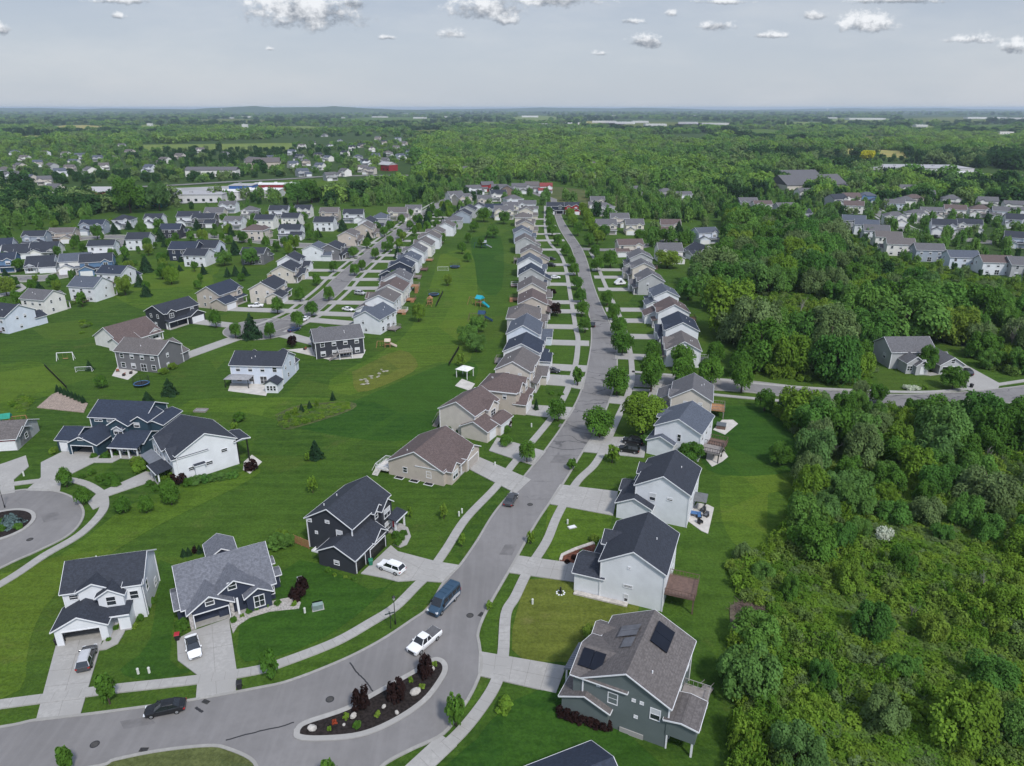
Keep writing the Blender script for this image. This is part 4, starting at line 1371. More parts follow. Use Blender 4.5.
# ------------------------------------------------------------------ plants
LEAF = leafmat('leaves', [(0.067, 0.168, 0.035), (0.094, 0.213, 0.043), (0.123, 0.242, 0.048), (0.105, 0.202, 0.065)], .4)
LEAFY = leafmat('yellow-green leaves', [(0.149, 0.241, 0.032), (0.127, 0.230, 0.030), (0.172, 0.253, 0.041)], .35)
LEAFG = leafmat('grey-green leaves', [(.13, .2, .07), (.15, .215, .085), (.115, .185, .06)], .35)
LEAFD = leafmat('dark leaves', [(0.066, 0.152, 0.025), (0.086, 0.184, 0.031)], .35)
LEAFP = leafmat('purple leaves', [(.022, .013, .012), (.03, .016, .015)])
LEAFC = leafmat('conifer needles', [(.022, .052, .024), (.03, .064, .028)], .15)
LEAFB = leafmat('blue spruce needles', [(.09, .14, .14), (.1, .15, .15)], .15)
LEAFK = leafmat('kerb tree leaves', [(0.074, 0.172, 0.028), (0.098, 0.207, 0.032), (0.085, 0.184, 0.029)], .4)
LEAFW = leafmat('white blossom', [(.55, .58, .48), (.5, .55, .42)])
LEAFO = leafmat('bright yellow leaves', [(.5, .48, .02), (.52, .5, .03)])
LEAFR = leafmat('red flowers', [(.3, .05, .04), (.35, .08, .03)])
SCRUBM = leafmat('scrub leaves', [(0.085, 0.185, 0.023), (0.140, 0.251, 0.032), (0.184, 0.291, 0.038), (0.155, 0.225, 0.066), (0.104, 0.212, 0.030)], .4)


def leaves(name, P, Nn, size, mat, seed, asp=.75):
    """a cloud of single leaf-spray faces: P centres, Nn normals"""
    g = np.random.default_rng(seed)
    n = len(P)
    Nn = Nn / np.linalg.norm(Nn, axis=1)[:, None]
    r = g.normal(size=(n, 3))
    a = np.cross(Nn, r); a /= np.linalg.norm(a, axis=1)[:, None]
    b = np.cross(Nn, a)
    s = (size * g.uniform(.6, 1.35, n))[:, None]
    V = np.empty((n, 4, 3))
    V[:, 0] = P + a * s
    V[:, 1] = P + b * s * asp
    V[:, 2] = P - a * s * g.uniform(.7, 1.1, (n, 1))
    V[:, 3] = P - b * s * asp
    V += Nn[:, None, :] * (size * .25 * g.uniform(-1, 1, (n, 4, 1)))
    me = bpy.data.meshes.new(name)
    me.vertices.add(4 * n); me.loops.add(4 * n); me.polygons.add(n)
    me.vertices.foreach_set('co', V.reshape(-1))
    me.loops.foreach_set('vertex_index', np.arange(4 * n))
    me.polygons.foreach_set('loop_start', np.arange(0, 4 * n, 4))
    me.polygons.foreach_set('loop_total', np.full(n, 4))
    me.materials.append(mat)
    me.update()
    return me


def crown(name, n, size, seed, mat, R_=1.0, H=1.0, lobes=16, z0=.1, lr=(.3, .46), spread=.72, flat=1.0):
    """broadleaf crown of radius R_ and height H in uneven lobes, base at z=0"""
    g = np.random.default_rng(seed)
    C, L = [], []
    for i in range(lobes):
        t = g.uniform(0, 1)
        z = z0 + (1 - z0 - .18) * (i + .5) / lobes
        prof = math.sin(math.pi * min(1, (z * .86 + .16))) ** .6
        a = i * 2.4 + g.uniform(-.6, .6)
        rr = spread * prof * math.sqrt(g.uniform(.15, 1))
        C.append((rr * math.cos(a), rr * math.sin(a), z))
        L.append(g.uniform(*lr) * (1.0 if z < .7 else .85))
    C, L = np.array(C), np.array(L)
    w = L ** 2; w /= w.sum()
    k = g.choice(lobes, n, p=w)
    d = g.normal(size=(n, 3))
    d[:, 2] = np.where(d[:, 2] < -.35, -d[:, 2] * .6, d[:, 2])
    d /= np.linalg.norm(d, axis=1)[:, None]
    rad = L[k] * g.uniform(.55, 1.06, n) ** .6
    hz = .62 * R_ / H * flat if H > 0 else 1
    P = C[k] + d * rad[:, None] * np.array([1, 1, max(.45, min(1.2, hz * 1.6))])
    P[:, 2] = np.clip(P[:, 2], 0.02, 1.1)
    Nn = d * .8 + g.normal(size=(n, 3)) * .4 + np.array([0, 0, .75])
    P *= np.array([R_, R_, H])
    return leaves(name, P, Nn, size, mat, seed + 1)


def conifer_crown(name, n, size, seed, mat, R_=1.0, H=3.0):
    g = np.random.default_rng(seed)
    t = 1 - np.sqrt(g.uniform(0, 1, n))
    lay = (np.floor(t * 9) + g.uniform(0, 1, n) ** 2) / 9
    a = g.uniform(0, 2 * math.pi, n)
    rr = R_ * (1 - lay) ** .85 * (.3 + .7 * np.sqrt(g.uniform(0, 1, n))) * (1 + .3 * np.sin(a * 5 + seed + np.floor(t * 9) * 1.9) + .12 * np.sin(a * 3 + t * 11)) + .03
    P = np.stack([rr * np.cos(a), rr * np.sin(a), lay * H - .12 * rr], 1)
    P[:, 2] = np.maximum(P[:, 2], .02)
    Nn = np.stack([np.cos(a) * .5, np.sin(a) * .5, np.full(n, .8)], 1) + g.normal(size=(n, 3)) * .35
    return leaves(name, P, Nn, size, mat, seed + 1, .5)


def trunk_mesh(name, h, r, limbs, seed):
    g = random.Random(seed)
    m = MB()
    m.tube((0, 0, 0), (g.uniform(-.05, .05) * h, g.uniform(-.05, .05) * h, h * .62), r, r * .6, 7)
    for i in range(limbs):
        a = i * 2.4 + g.uniform(-.4, .4)
        z = h * g.uniform(.35, .6)
        m.tube((0, 0, z), (math.cos(a) * h * .24, math.sin(a) * h * .24, z + h * g.uniform(.2, .34)), r * .5, r * .18, 5)
    return m.mesh(name, BARK)


# crown prototypes: radius 1, height 1 scaled per tree
CROWN = {
    'round': [crown('crown', 4200, .062, 10 + i, LEAFK, 1, 1, 20) for i in range(3)],
    'broad': [crown('crown', 6500, .052, 20 + i, LEAF, 1, 1, 22 + 3 * i, .05, (.15, .42), .86) for i in range(6)],
    'broady': [crown('crown', 6000, .054, 30 + i, LEAFY, 1, 1, 20, .05, (.26, .44), .78) for i in range(2)],
    'broadg': [crown('crown', 7000, .045, 40 + i, LEAFG, 1, 1, 26, .04, (.2, .38), .85) for i in range(3)],
    'broadd': [crown('crown', 6000, .054, 50 + i, LEAFD, 1, 1, 20, .05, (.26, .44), .78) for i in range(2)],
    'roundy': [crown('crown', 3000, .075, 15 + i, LEAFY, 1, 1, 20) for i in range(2)],
    'sapling': [crown('crown', 420, .13, 60 + i, LEAFY, 1, 1, 9, .05, (.22, .36), .55) for i in range(2)],
    'young': [crown('crown', 900, .12, 70 + i, LEAFK, 1, 1, 12, .05, (.28, .42), .6) for i in range(3)],
    'purple': [crown('crown', 700, .13, 80 + i, LEAFP, 1, 1, 12, .05, (.26, .44), .65) for i in range(2)],
    'conifer': [conifer_crown('crown', 1500, .1, 90 + i, LEAFC, 1, 1) for i in range(2)],
    'spruce': [conifer_crown('crown', 1100, .12, 95, LEAFB, 1, 1)],
    'yellow': [crown('crown', 1500, .1, 98, LEAFO, 1, 1, 14)],
    'blossom': [crown('crown', 1500, .07, 99, LEAFW, 1, 1, 14)],
}
TK = [trunk_mesh('trunk', 1.0, .028, 4, 3), trunk_mesh('trunk', 1.0, .022, 0, 4), trunk_mesh('trunk', 1.0, .035, 6, 5)]


def tree(name, kind, p, r, h, label, group=None, cat='tree', base=None, seed=None):
    """h total height, r crown radius; trunk and crown are the parts"""
    g = random.Random(seed if seed is not None else int(p[0] * 131 + p[1] * 71))
    o = thing(name, label, cat, (p[0], p[1]), g.uniform(0, 6.28), group)
    if name == 'woodland_tree': o.rotation_euler = (g.uniform(-.1, .1), g.uniform(-.1, .1), o.rotation_euler[2])
    con = kind in ('conifer', 'spruce')
    if kind in ('round', 'roundy'): h *= .9
    b = base if base is not None else (.05 if con else .24) * h
    put('trunk', TK[1] if con or h < 4 else g.choice((TK[0], TK[2])), o, scale=(h, h, h))
    put('crown', g.choice(CROWN[kind]), o, (0, 0, b), 0, (r * g.uniform(.85, 1.15), r * g.uniform(.85, 1.15), (h - b)))
    return o


def T(px, py, kind, r, h, label, group=None, name='lawn_tree'):
    p = G(px, py)
    OCC.append((p.x, p.y, r))
    return tree(name, kind, p, r, h, label, group)


# kerb trees: pixel of the foot of the trunk
KT = {
    "in the main street's left verge": [(110, 704, 1.7, 4.6, 'young'), (271, 679, 1.5, 4.8, 'young'), (462, 547, .9, 2.8, 'sapling'), (530.5, 544, 1.0, 2.6, 'sapling'), (527, 463, 2.2, 5.4, 'round'), (558, 421, 2.4, 6, 'round'), (577.5, 386, 2.2, 5.2, 'young'), (585, 333, 2.6, 6, 'round'), (582, 317, 2.8, 6.2, 'round'), (580.5, 303, 2.7, 6.2, 'round'), (577, 290, 2.6, 6, 'round'), (574, 276, 2.7, 6.2, 'round'), (571, 267, 2.7, 6.2, 'round'), (566, 256, 2.9, 6.6, 'round'), (557.5, 246, 3, 7, 'round'), (552, 236, 3.2, 7.2, 'round'), (550, 229, 3.2, 7.4, 'round'), (549, 223, 3.2, 7.4, 'round'), (549, 217, 3.2, 7.4, 'round')],
    "in the main street's right verge": [(456, 726, 1.5, 4.6, 'young'), (489, 610, .7, 1.6, 'sapling'), (571.5, 470, 1.3, 2.6, 'young'), (599.5, 438, 3.5, 8, 'round'), (616.5, 396, 3.6, 8.5, 'round'), (622, 355, 3.4, 8, 'round'), (618, 337, 3.2, 7.6, 'round'), (613, 320, 2.9, 6.6, 'round'), (607, 306, 2.9, 6.4, 'round'), (597, 272, 3.2, 7.2, 'round'), (595, 258, 3.4, 7.4, 'round'), (589, 247, 3.6, 8.2, 'round'), (578, 236, 3.6, 8.4, 'round'), (573, 227, 3.8, 8.4, 'roundy'), (570, 220, 3.8, 8.4, 'roundy'), (597, 245, 4.2, 9, 'roundy'), (594, 238, 4, 9, 'roundy'), (591, 231, 4, 9, 'roundy'), (588, 225, 4, 9, 'roundy'), (585, 219.5, 4, 9, 'roundy'), (582, 214.5, 4, 9, 'roundy'), (604, 240, 4, 9, 'round')],
    "along the second street's left kerb": [(300.6, 302, 2.4, 6.6, 'round'), (278, 314, 2.6, 6.8, 'round'), (317, 286, 2.4, 6, 'round'), (334, 273, 2.4, 6, 'round'), (354, 258, 2.6, 6.2, 'round'), (367, 249, 2.6, 6.4, 'round'), (384.6, 237, 2.8, 6.6, 'round'), (390, 231, 2.8, 6.6, 'round'), (402, 224, 2.8, 6.6, 'round'), (410, 218, 2.8, 6.6, 'round')],
    "along the second street's right kerb": [(297.6, 328, 2.5, 6.4, 'round'), (312, 317, 2.4, 6.2, 'round'), (329, 301, 2.5, 6.4, 'round'), (355, 276, 2.4, 6, 'round'), (362, 271, 2.3, 5.6, 'round'), (376, 259, 2.4, 6, 'round'), (384.6, 252, 2.4, 6, 'round'), (391, 246, 2.4, 6, 'round'), (400, 239, 2.5, 6.2, 'round'), (410, 230, 2.5, 6.4, 'round'), (420, 223, 2.6, 6.4, 'round')],
    'around the middle cul-de-sac and cross street': [(271, 339, 2.3, 6, 'round'), (236, 339, 2.4, 5.8, 'round'), (216.6, 328, 2.5, 7, 'round'), (244, 242, 2.4, 6, 'round'), (262.5, 240, 2.4, 6, 'round'), (230, 244, 2.4, 5.4, 'round'), (277, 252, 2.6, 6, 'broadd'), (291, 243, 2, 5, 'round'), (225, 266, 4, 7, 'broad'), (251, 265, 4, 8, 'broad'), (310, 240, 2.4, 6, 'round'), (215, 238, 2.4, 5.4, 'round')],
    'beside the side street': [(652, 384, 3.8, 9.5, 'round'), (651, 392, 3.4, 8.5, 'round'), (652, 364, 3, 7.6, 'round'), (682, 387, 3.4, 8.5, 'round'), (682, 371, 3.4, 8.4, 'round'), (709.5, 386, 3.6, 8.5, 'round'), (741, 393, 3.7, 9, 'round'), (713, 366, 3.4, 8, 'round'), (738, 377, 3.5, 8, 'round'), (752, 373, 4, 9, 'round'), (758, 362, 4, 9, 'round'), (858, 402.5, 2.2, 6, 'broadg'), (877, 404, 2.4, 5.4, 'broadd')],
    "by the left cul-de-sac": [(67, 487, 1.7, 4.6, 'round'), (84, 505, 1.7, 4, 'round'), (124, 513, 1.6, 3.6, 'round'), (147, 513, 1.5, 4, 'round'), (172, 505, 1.7, 4.6, 'round')],
}
for where, L in KT.items():
    L = sorted(L, key=lambda t: -t[1])
    for i, (px, py, r, h_, k) in enumerate(L):
        p = G(px, py)
        OCC.append((p.x, p.y, r))
        tree('street_tree', k, p, r, h_, ('%s %s %s, %s from the camera' % ({'roundy': 'bright yellow-green round tree', 'round': 'round green tree', 'young': 'young upright green tree', 'sapling': 'thin pale sapling', 'broad': 'wide green tree', 'broadg': 'grey-green tree', 'broadd': 'dark green tree'}[k], '', where, nth(i))).replace('  ', ' '), 'street trees')

OT = [(642, 434, 'broady', 5.2, 9.5, 'large light green tree in front of the white house with crowded decks'), (612, 463, 'sapling', 1.8, 4.4, 'thin pale tree beside the two parked black suvs'), (652, 448, 'broad', 2.4, 3.6, 'bushy tree between two white houses on the right'), (690, 462, 'broadd', 3.0, 4.5, 'dark bushy tree behind two white houses on the right'),
      (780, 465, 'broadd', 2.6, 5.2, 'lone round tree on the mown lawn before the wood'), (764, 411, 'broadd', 2.6, 5.6, 'dark bushy tree by the side street walk, first of three from the left'), (781, 411, 'conifer', 1.8, 4.6, 'dark conifer by the side street walk, second of three from the left'), (797, 414, 'broadd', 2.4, 6, 'dark bushy tree by the side street walk, third of three from the left'), (69, 773, 'young', 1.2, 3.8, 'small upright tree cut by the bottom edge left of the grass verge'), (331, 789, 'young', 1.3, 4.2, 'small upright tree cut by the bottom edge below the mulch island'), (313, 493, 'sapling', 1.3, 3.6, 'thin pale sapling behind the charcoal navy house'), (444, 519, 'sapling', 1.1, 3.2, 'thin pale sapling on the lawn right of the charcoal navy house'), (410, 517, 'sapling', .8, 2.2, 'thin sapling by the front walk of the charcoal navy house'), (505, 446, 'round', 1.6, 2.6, 'rounded bright bush beside the beige house drive'),
      (316, 458, 'conifer', 1.9, 4.4, 'small dark evergreen in a mulch ring on the open green'), (308, 461, 'sapling', .8, 2, 'tiny pale sapling beside the small evergreen'), (102, 388, 'broadd', 1.9, 3.6, 'small round dark tree behind the teal house'), (170, 395, 'conifer', 2.2, 4.8, 'bluish evergreen right of the trampoline'), (148, 402, 'conifer', 1.5, 3, 'small evergreen behind the teal house roof'), (240, 421, 'broadd', 1.4, 2.2, 'small dark bush-like tree on the open lawn'), (235, 432, 'sapling', 1.2, 2.4, 'pale sapling right of the large white house'),
      (90, 370, 'conifer', 1.2, 3, 'small evergreen beside the soccer goal'), (468, 345, 'broad', 3, 6.5, 'loose green tree on the central green, first of three in a clump'), (476, 352, 'broad', 2.8, 6, 'loose green tree on the central green, second of three in a clump'), (478, 333, 'broad', 2.8, 6, 'loose green tree on the central green, third of three in a clump'), (419, 322, 'broady', 2.6, 6.6, 'light green tree behind the houses right of the second street'),
      (462, 366, 'sapling', 2, 4, 'pale sapling on the central green near the fence'), (448, 286, 'broady', 2.2, 5, 'light green tree on the central green'), (462, 254, 'round', 2.6, 6.5, 'dark green tree mid central green beyond the playset'), (474, 232, 'round', 3.4, 7, 'round tree between the two back rows of houses'), (493, 238, 'broad', 3.4, 7, 'wide tree behind the left main street houses'), (481, 248, 'broadd', 2, 6, 'narrow dark tree on the central green'), (468, 262, 'round', 2.4, 5, 'small round tree on the central green'), (468, 243, 'round', 2.6, 6, 'round green tree by the central fence'), (484, 222, 'round', 5, 10, 'large tree at the top of the central green'), (504, 224, 'broadd', 4, 8, 'dark tree left of the far main street houses'),
      (252, 338, 'conifer', 3.4, 8.5, 'dark evergreen clump in the middle cul-de-sac island'), (236, 276, 'conifer', 1.8, 5, 'dark conifer behind the dark grey house, first of three'), (245, 276, 'conifer', 1.8, 5, 'dark conifer behind the dark grey house, second of three'), (242, 281, 'broadd', 1.8, 3.6, 'low dark tree behind the dark grey house'), (228, 277, 'conifer', 1.6, 4.5, 'dark conifer behind the dark grey house, third of three'),
      (501, 391, 'purple', 2.8, 4.6, 'purple-leaved tree beside the tan house with brown roof'), (555, 316, 'purple', 2.8, 4.8, 'purple-leaved tree before a grey house on the left row'), (553, 296, 'purple', 1.8, 3, 'small purple tree before a tan house on the left row'), (292, 347, 'purple', 2.0, 3.6, 'purple tree beside the blue-grey walkout house'), (198, 599, 'purple', .1, .2, ''),
      (925, 373, 'broadd', 3.1, 8, 'dark dense tree in front of the grey house in the wood'), (952, 389, 'broadd', 3.4, 6, 'rounded dark tree at the mouth of the wooded drive'), (667, 268, 'broady', 5.5, 8, 'spreading yellow-green tree behind the right row'), (688, 300, 'broad', 5, 9, 'loose green tree beside the right back lawn'), (640, 243, 'round', 4, 8, 'round tree by the upper corner houses, first'), (654, 240, 'round', 4, 8, 'round tree by the upper corner houses, second'), (663, 242, 'round', 4, 8, 'round tree by the upper corner houses, third'), (610, 268, 'round', 4.2, 9, 'large tree right of the main street before the corner houses'), (678, 236, 'conifer', 3.5, 9, 'dark conifer between the upper corner houses'), (682, 246, 'broadd', 4, 8, 'dark tree left of the pale blue corner house'), (131, 213, 'broadd', 11, 24, 'huge dark round tree between the shops and the left cluster'), (160, 211, 'broad', 9, 20, 'tall loose tree right of the huge dark round tree'), (298, 205, 'broad', 9, 18, 'big dark tree at the right end of the shops, left of a pair'), (312, 203, 'broadd', 9, 18, 'big dark tree at the right end of the shops, right of a pair'), (867, 162, 'yellow', 11, 15, 'bright yellow tree in front of the ripe field')]
for px, py, k, r, h_, lab in OT:
    if not lab: continue
    T(px, py, k, r, h_, lab)
for i, (px, py) in enumerate([(139, 254), (148, 252), (156, 249), (164, 247), (172, 245), (126, 262), (144, 259), (162, 263), (172, 270), (180, 271), (135, 266), (181, 262), (118, 248), (169, 256), (196, 268)]):
    T(px, py, 'conifer' if i % 2 else 'round', 1.5, 4.2 if i < 5 else 3, 'small dark tree in the left meadow, %s from the camera' % nth(14 - i), 'small trees in the left meadow')

# the wood on the right: every tree one can tell apart, nearest first
WOOD1 = [(1100, 420), (1024, 412), (960, 414), (905, 416), (850, 411), (800, 408), (775, 410), (790, 425), (803, 442), (806, 470), (800, 505), (795, 540), (800, 560), (900, 540), (980, 545), (1100, 560)]
WOOD2 = [(693, 288), (713, 315), (734, 345), (750, 362), (768, 377), (830, 383), (868, 383), (874, 372), (878, 360), (890, 345), (935, 338), (968, 350), (975, 364), (1005, 377), (1024, 373), (1110, 365), (1110, 306), (1010, 308), (960, 298), (910, 286), (870, 268), (842, 250), (830, 236), (800, 232), (760, 226), (725, 222), (728, 240), (718, 262), (706, 275)]
WOOD2B = [(720, 208), (760, 212), (826, 216), (842, 228), (870, 242), (900, 258), (960, 272), (1010, 280), (1110, 282), (1110, 306), (1010, 308), (960, 298), (910, 286), (870, 268), (842, 250), (830, 236), (800, 232), (760, 226), (725, 222)]
WOOD3 = [(738, 650), (737, 700), (736, 790), (800, 800), (800, 700), (765, 660), (752, 640)]


def inside(x, y, P):
    c = False
    j = len(P) - 1
    for i in range(len(P)):
        if (P[i][1] > y) != (P[j][1] > y) and x < (P[j][0] - P[i][0]) * (y - P[i][1]) / (P[j][1] - P[i][1]) + P[i][0]:
            c = not c
        j = i
    return c


class Grid:
    def __init__(s, c): s.c, s.d = c, {}
    def ok(s, x, y, r):
        k = int(r / s.c) + 1
        i, j = int(x // s.c), int(y // s.c)
        for a in range(i - k, i + k + 1):
            for b in range(j - k, j + k + 1):
                for (u, v) in s.d.get((a, b), ()):
                    if (u - x) ** 2 + (v - y) ** 2 < r * r: return False
        return True
    def put(s, x, y): s.d.setdefault((int(x // s.c), int(y // s.c)), []).append((x, y))


OG = {}
for (x, y, r) in OCC:
    k = 3
    for a in range(int((x - r) // 20), int((x + r) // 20) + 1):
        for b in range(int((y - r) // 20), int((y + r) // 20) + 1):
            OG.setdefault((a, b), []).append((x, y, r))
STREETP = [(P, w) for P, w in ((MAIN, 7), (SIDE, 6.5), (SECOND, 7), (CROSS, 6), (WEST, 6), (FARC, 6), (TOP, 6), (RT, 6))]


def free(x, y, m=0.0, streets=True):
    for (u, v, r) in OG.get((int(x // 20), int(y // 20)), ()):
        if (u - x) ** 2 + (v - y) ** 2 < (r + m) ** 2: return False
    if streets:
        for P, w in STREETP:
            for q in P[::2]:
                if (q.x - x) ** 2 + (q.y - y) ** 2 < (w + m) ** 2: return False
    return True


wg = random.Random(21)
gr = Grid(6)
cand = []
for poly, n, sp, hs in ((WOOD1, 900, 5.4, (6.5, 12)), (WOOD2, 5200, 6.9, (7, 15)), (WOOD2B, 700, 6, (2.8, 5.0)), (WOOD3, 60, 8.0, (4.5, 7.5))):
    Q = [G(*p) for p in poly]
    xs, ys = [q.x for q in Q], [q.y for q in Q]
    QL = [(q.x, q.y) for q in Q]
    for _ in range(n * 3):
        x, y = wg.uniform(min(xs), max(xs)), wg.uniform(min(ys), max(ys))
        if not inside(x, y, QL) or not gr.ok(x, y, sp) or not free(x, y, 1.5): continue
        gr.put(x, y)
        px, py = inv(x, y)
        if not -40 < px < 1080: continue
        h_ = wg.uniform(*hs) * (1 if wg.random() < .75 else wg.choice((.62, 1.25)))
        # young growth in the clearing
        cx = (px - 790) / 60; cy = (py - 318) / 22
        if cx * cx + cy * cy < 1: continue
        if poly is WOOD1 and py > 470: h_ *= .62
        if poly is WOOD1 and py < 450: h_ *= .42 + .58 * max(0, (py - 408) / 42)
        if poly is WOOD2 and py > 350 and px > 840: h_ *= .6
        if poly is WOOD2 and py < 318 and px > 835: h_ *= .62
        cand.append((x, y, h_))
# scattered taller trees out in the scrub
for px, py, h_ in ((812, 560, 8.5), (846, 590, 5.5), (900, 575, 6), (960, 740, 8.5), (1005, 620, 6), (870, 640, 6.5), (930, 640, 5), (790, 600, 5), (985, 690, 6), (1010, 740, 6.5), (880, 730, 6.5), (820, 690, 5), (760, 580, 4), (742, 560, 3.5), (1020, 560, 6.5), (905, 680, 4.5)):
    p = G(px, py)
    cand.append((p.x, p.y, h_ * .85))
cand.sort(key=lambda t: -t[2] / math.hypot(t[0], t[1]))
NI = 285
MIX = ['broad'] * 9 + ['broady'] * 3 + ['broadg'] * 3 + ['broadd'] * 4
DESC = {'broad': 'mid green broadleaf tree crowded into the wood right of the street', 'broady': 'yellow-green broadleaf tree crowded into the wood right of the street', 'broadg': 'grey-green willow-like tree crowded into the wood right of the street', 'broadd': 'dark green broadleaf tree crowded into the wood right of the street'}
wn = {}
for (x, y, h_) in cand[:NI]:
    k = wg.choice(MIX)
    r = h_ * wg.uniform(.42, .6)
    tree('woodland_tree', k, (x, y), r, h_, DESC[k], DESC[k].split(' crowded')[0] + 's of the wood', base=.1 * h_)
    OCC.append((x, y, r * .8))
q_ = G(753, 616)
BRUSH = (q_.x, q_.y)
p = G(882, 545)
tree('blossom_shrub', 'blossom', (p.x, p.y), 2.0, 3.4, 'white-flowering shrub among the green scrub at the right', None, 'shrub', .4)


# bare grey trees standing in the wood
def bare_mesh(seed):
    g = random.Random(seed)
    m = MB()
    def br(p, d, L, r, lv):
        q = p + d * L
        m.tube(p, q, r, r * .55, 5 if lv < 2 else 3, cap=False)
        if lv == 3: return
        for i in range(3 if lv else 5):
            t = g.uniform(.35, 1)
            nd = (d + Vector((g.uniform(-1, 1), g.uniform(-1, 1), g.uniform(-.1, .7))) * .85).normalized()
            br(p + d * L * t, nd, L * g.uniform(.45, .7), r * .5, lv + 1)
    br(Vector((0, 0, 0)), Vector((0, 0, 1)), .5, .022, 0)
    return m.mesh('branches', pbr('bare grey wood', (.2, .185, .17), .9, .2, 3.0))
BARE = [bare_mesh(s) for s in (1, 2, 3)]
for i, (px, py, h_) in enumerate([(768, 322, 9), (800, 316, 8), (783, 336, 9), (868, 345, 10), (850, 338, 11), (940, 335, 11), (905, 330, 10), (1003, 452, 9), (985, 470, 8), (830, 460, 8), (760, 330, 7), (880, 322, 10), (820, 350, 10), (1010, 350, 10), (910, 620, 4), (800, 650, 4), (980, 600, 5)]):
    p = G(px, py)
    o = thing('dead_tree', 'bare grey twiggy tree in the right-hand wood, %s from the camera' % nth(sorted([452, 470, 460, 322, 316, 336, 345, 338, 335, 330, 330.5, 322.5, 350, 350.5, 620, 650, 600], reverse=True).index({10: 330.5, 11: 322.5, 13: 350.5}.get(i, py))), 'tree', (p.x, p.y), i * 1.3, 'bare trees in the wood')
    put('branches', BARE[i % 3], o, scale=(h_, h_, h_))

# yard trees between the left-hand houses
yg = random.Random(77)
gy = Grid(6)
ny = 0
for poly, n in (([(0, 318), (0, 232), (60, 226), (200, 218), (345, 214), (350, 236), (290, 256), (215, 262), (200, 290), (120, 300), (60, 318)], 120), ([(355, 232), (445, 205), (480, 212), (470, 225), (420, 262), (400, 300), (390, 330), (380, 320), (400, 260)], 44)):
    Q = [(q.x, q.y) for q in GP(poly)]
    k_ = 0
    for _ in range(4000):
        if k_ >= n: break
        x, y = yg.uniform(min(q[0] for q in Q), max(q[0] for q in Q)), yg.uniform(min(q[1] for q in Q), max(q[1] for q in Q))
        if not inside(x, y, Q) or not gy.ok(x, y, 8) or not free(x, y, 1.0): continue
        gy.put(x, y); k_ += 1
        h_ = yg.uniform(3.5, 8.5)
        tree('yard_tree', yg.choice(('round', 'round', 'broadd', 'broady', 'conifer', 'young')), (x, y), h_ * yg.uniform(.34, .45), h_, 'small yard tree standing on the lawns between the left-hand houses', 'yard trees between the left hand houses')


# ------------------------------------------------------------------ plants too many to count: instanced masses
def proto(name, me):
    o = bpy.data.objects.new(name, me)
    return o


def mass(name, protos, pts):
    """pts: (x, y, z, rot, sx, sz, idx); one object whose copies of the plants stand on its points"""
    cl = bpy.data.collections.new(name + '_kinds')
    for i, me in enumerate(protos):
        cl.objects.link(proto('%s_kind_%02d' % (name, i), me))
    me = bpy.data.meshes.new(name)
    n = len(pts)
    A = np.array(pts, dtype=float)
    me.vertices.add(n)
    me.vertices.foreach_set('co', A[:, :3].reshape(-1))
    for nm, ty, val in (('turn', 'FLOAT_VECTOR', np.stack([np.zeros(n), np.zeros(n), A[:, 3]], 1).reshape(-1)), ('size', 'FLOAT_VECTOR', np.stack([A[:, 4], A[:, 4], A[:, 5]], 1).reshape(-1))):
        at = me.attributes.new(nm, ty, 'POINT')
        at.data.foreach_set('vector', val)
    at = me.attributes.new('pick', 'INT', 'POINT')
    at.data.foreach_set('value', A[:, 6].astype(int))
    o = put(name, me)
    tg = bpy.data.node_groups.new(name, 'GeometryNodeTree')
    tg.interface.new_socket('Geometry', in_out='INPUT', socket_type='NodeSocketGeometry')
    tg.interface.new_socket('Geometry', in_out='OUTPUT', socket_type='NodeSocketGeometry')
    a, b = tg.nodes.new('NodeGroupInput'), tg.nodes.new('NodeGroupOutput')
    ci_ = tg.nodes.new('GeometryNodeCollectionInfo')
    ci_.inputs['Collection'].default_value = cl
    ci_.inputs['Separate Children'].default_value = True
    ci_.inputs['Reset Children'].default_value = True
    ip = tg.nodes.new('GeometryNodeInstanceOnPoints')
    ip.inputs['Pick Instance'].default_value = True

    def named(nm, ty):
        q = tg.nodes.new('GeometryNodeInputNamedAttribute')
        q.data_type = ty
        q.inputs['Name'].default_value = nm
        return q.outputs['Attribute']
    tg.links.new(a.outputs[0], ip.inputs['Points'])
    tg.links.new(ci_.outputs[0], ip.inputs['Instance'])
    tg.links.new(named('pick', 'INT'), ip.inputs['Instance Index'])
    e2r = tg.nodes.new('FunctionNodeEulerToRotation')
    tg.links.new(named('turn', 'FLOAT_VECTOR'), e2r.inputs[0])
    tg.links.new(e2r.outputs[0], ip.inputs['Rotation'])
    tg.links.new(named('size', 'FLOAT_VECTOR'), ip.inputs['Scale'])
    tg.links.new(ip.outputs[0], b.inputs[0])
    md = o.modifiers.new('plants', 'NODES')
    md.node_group = tg
    return tag(o, kind='stuff')


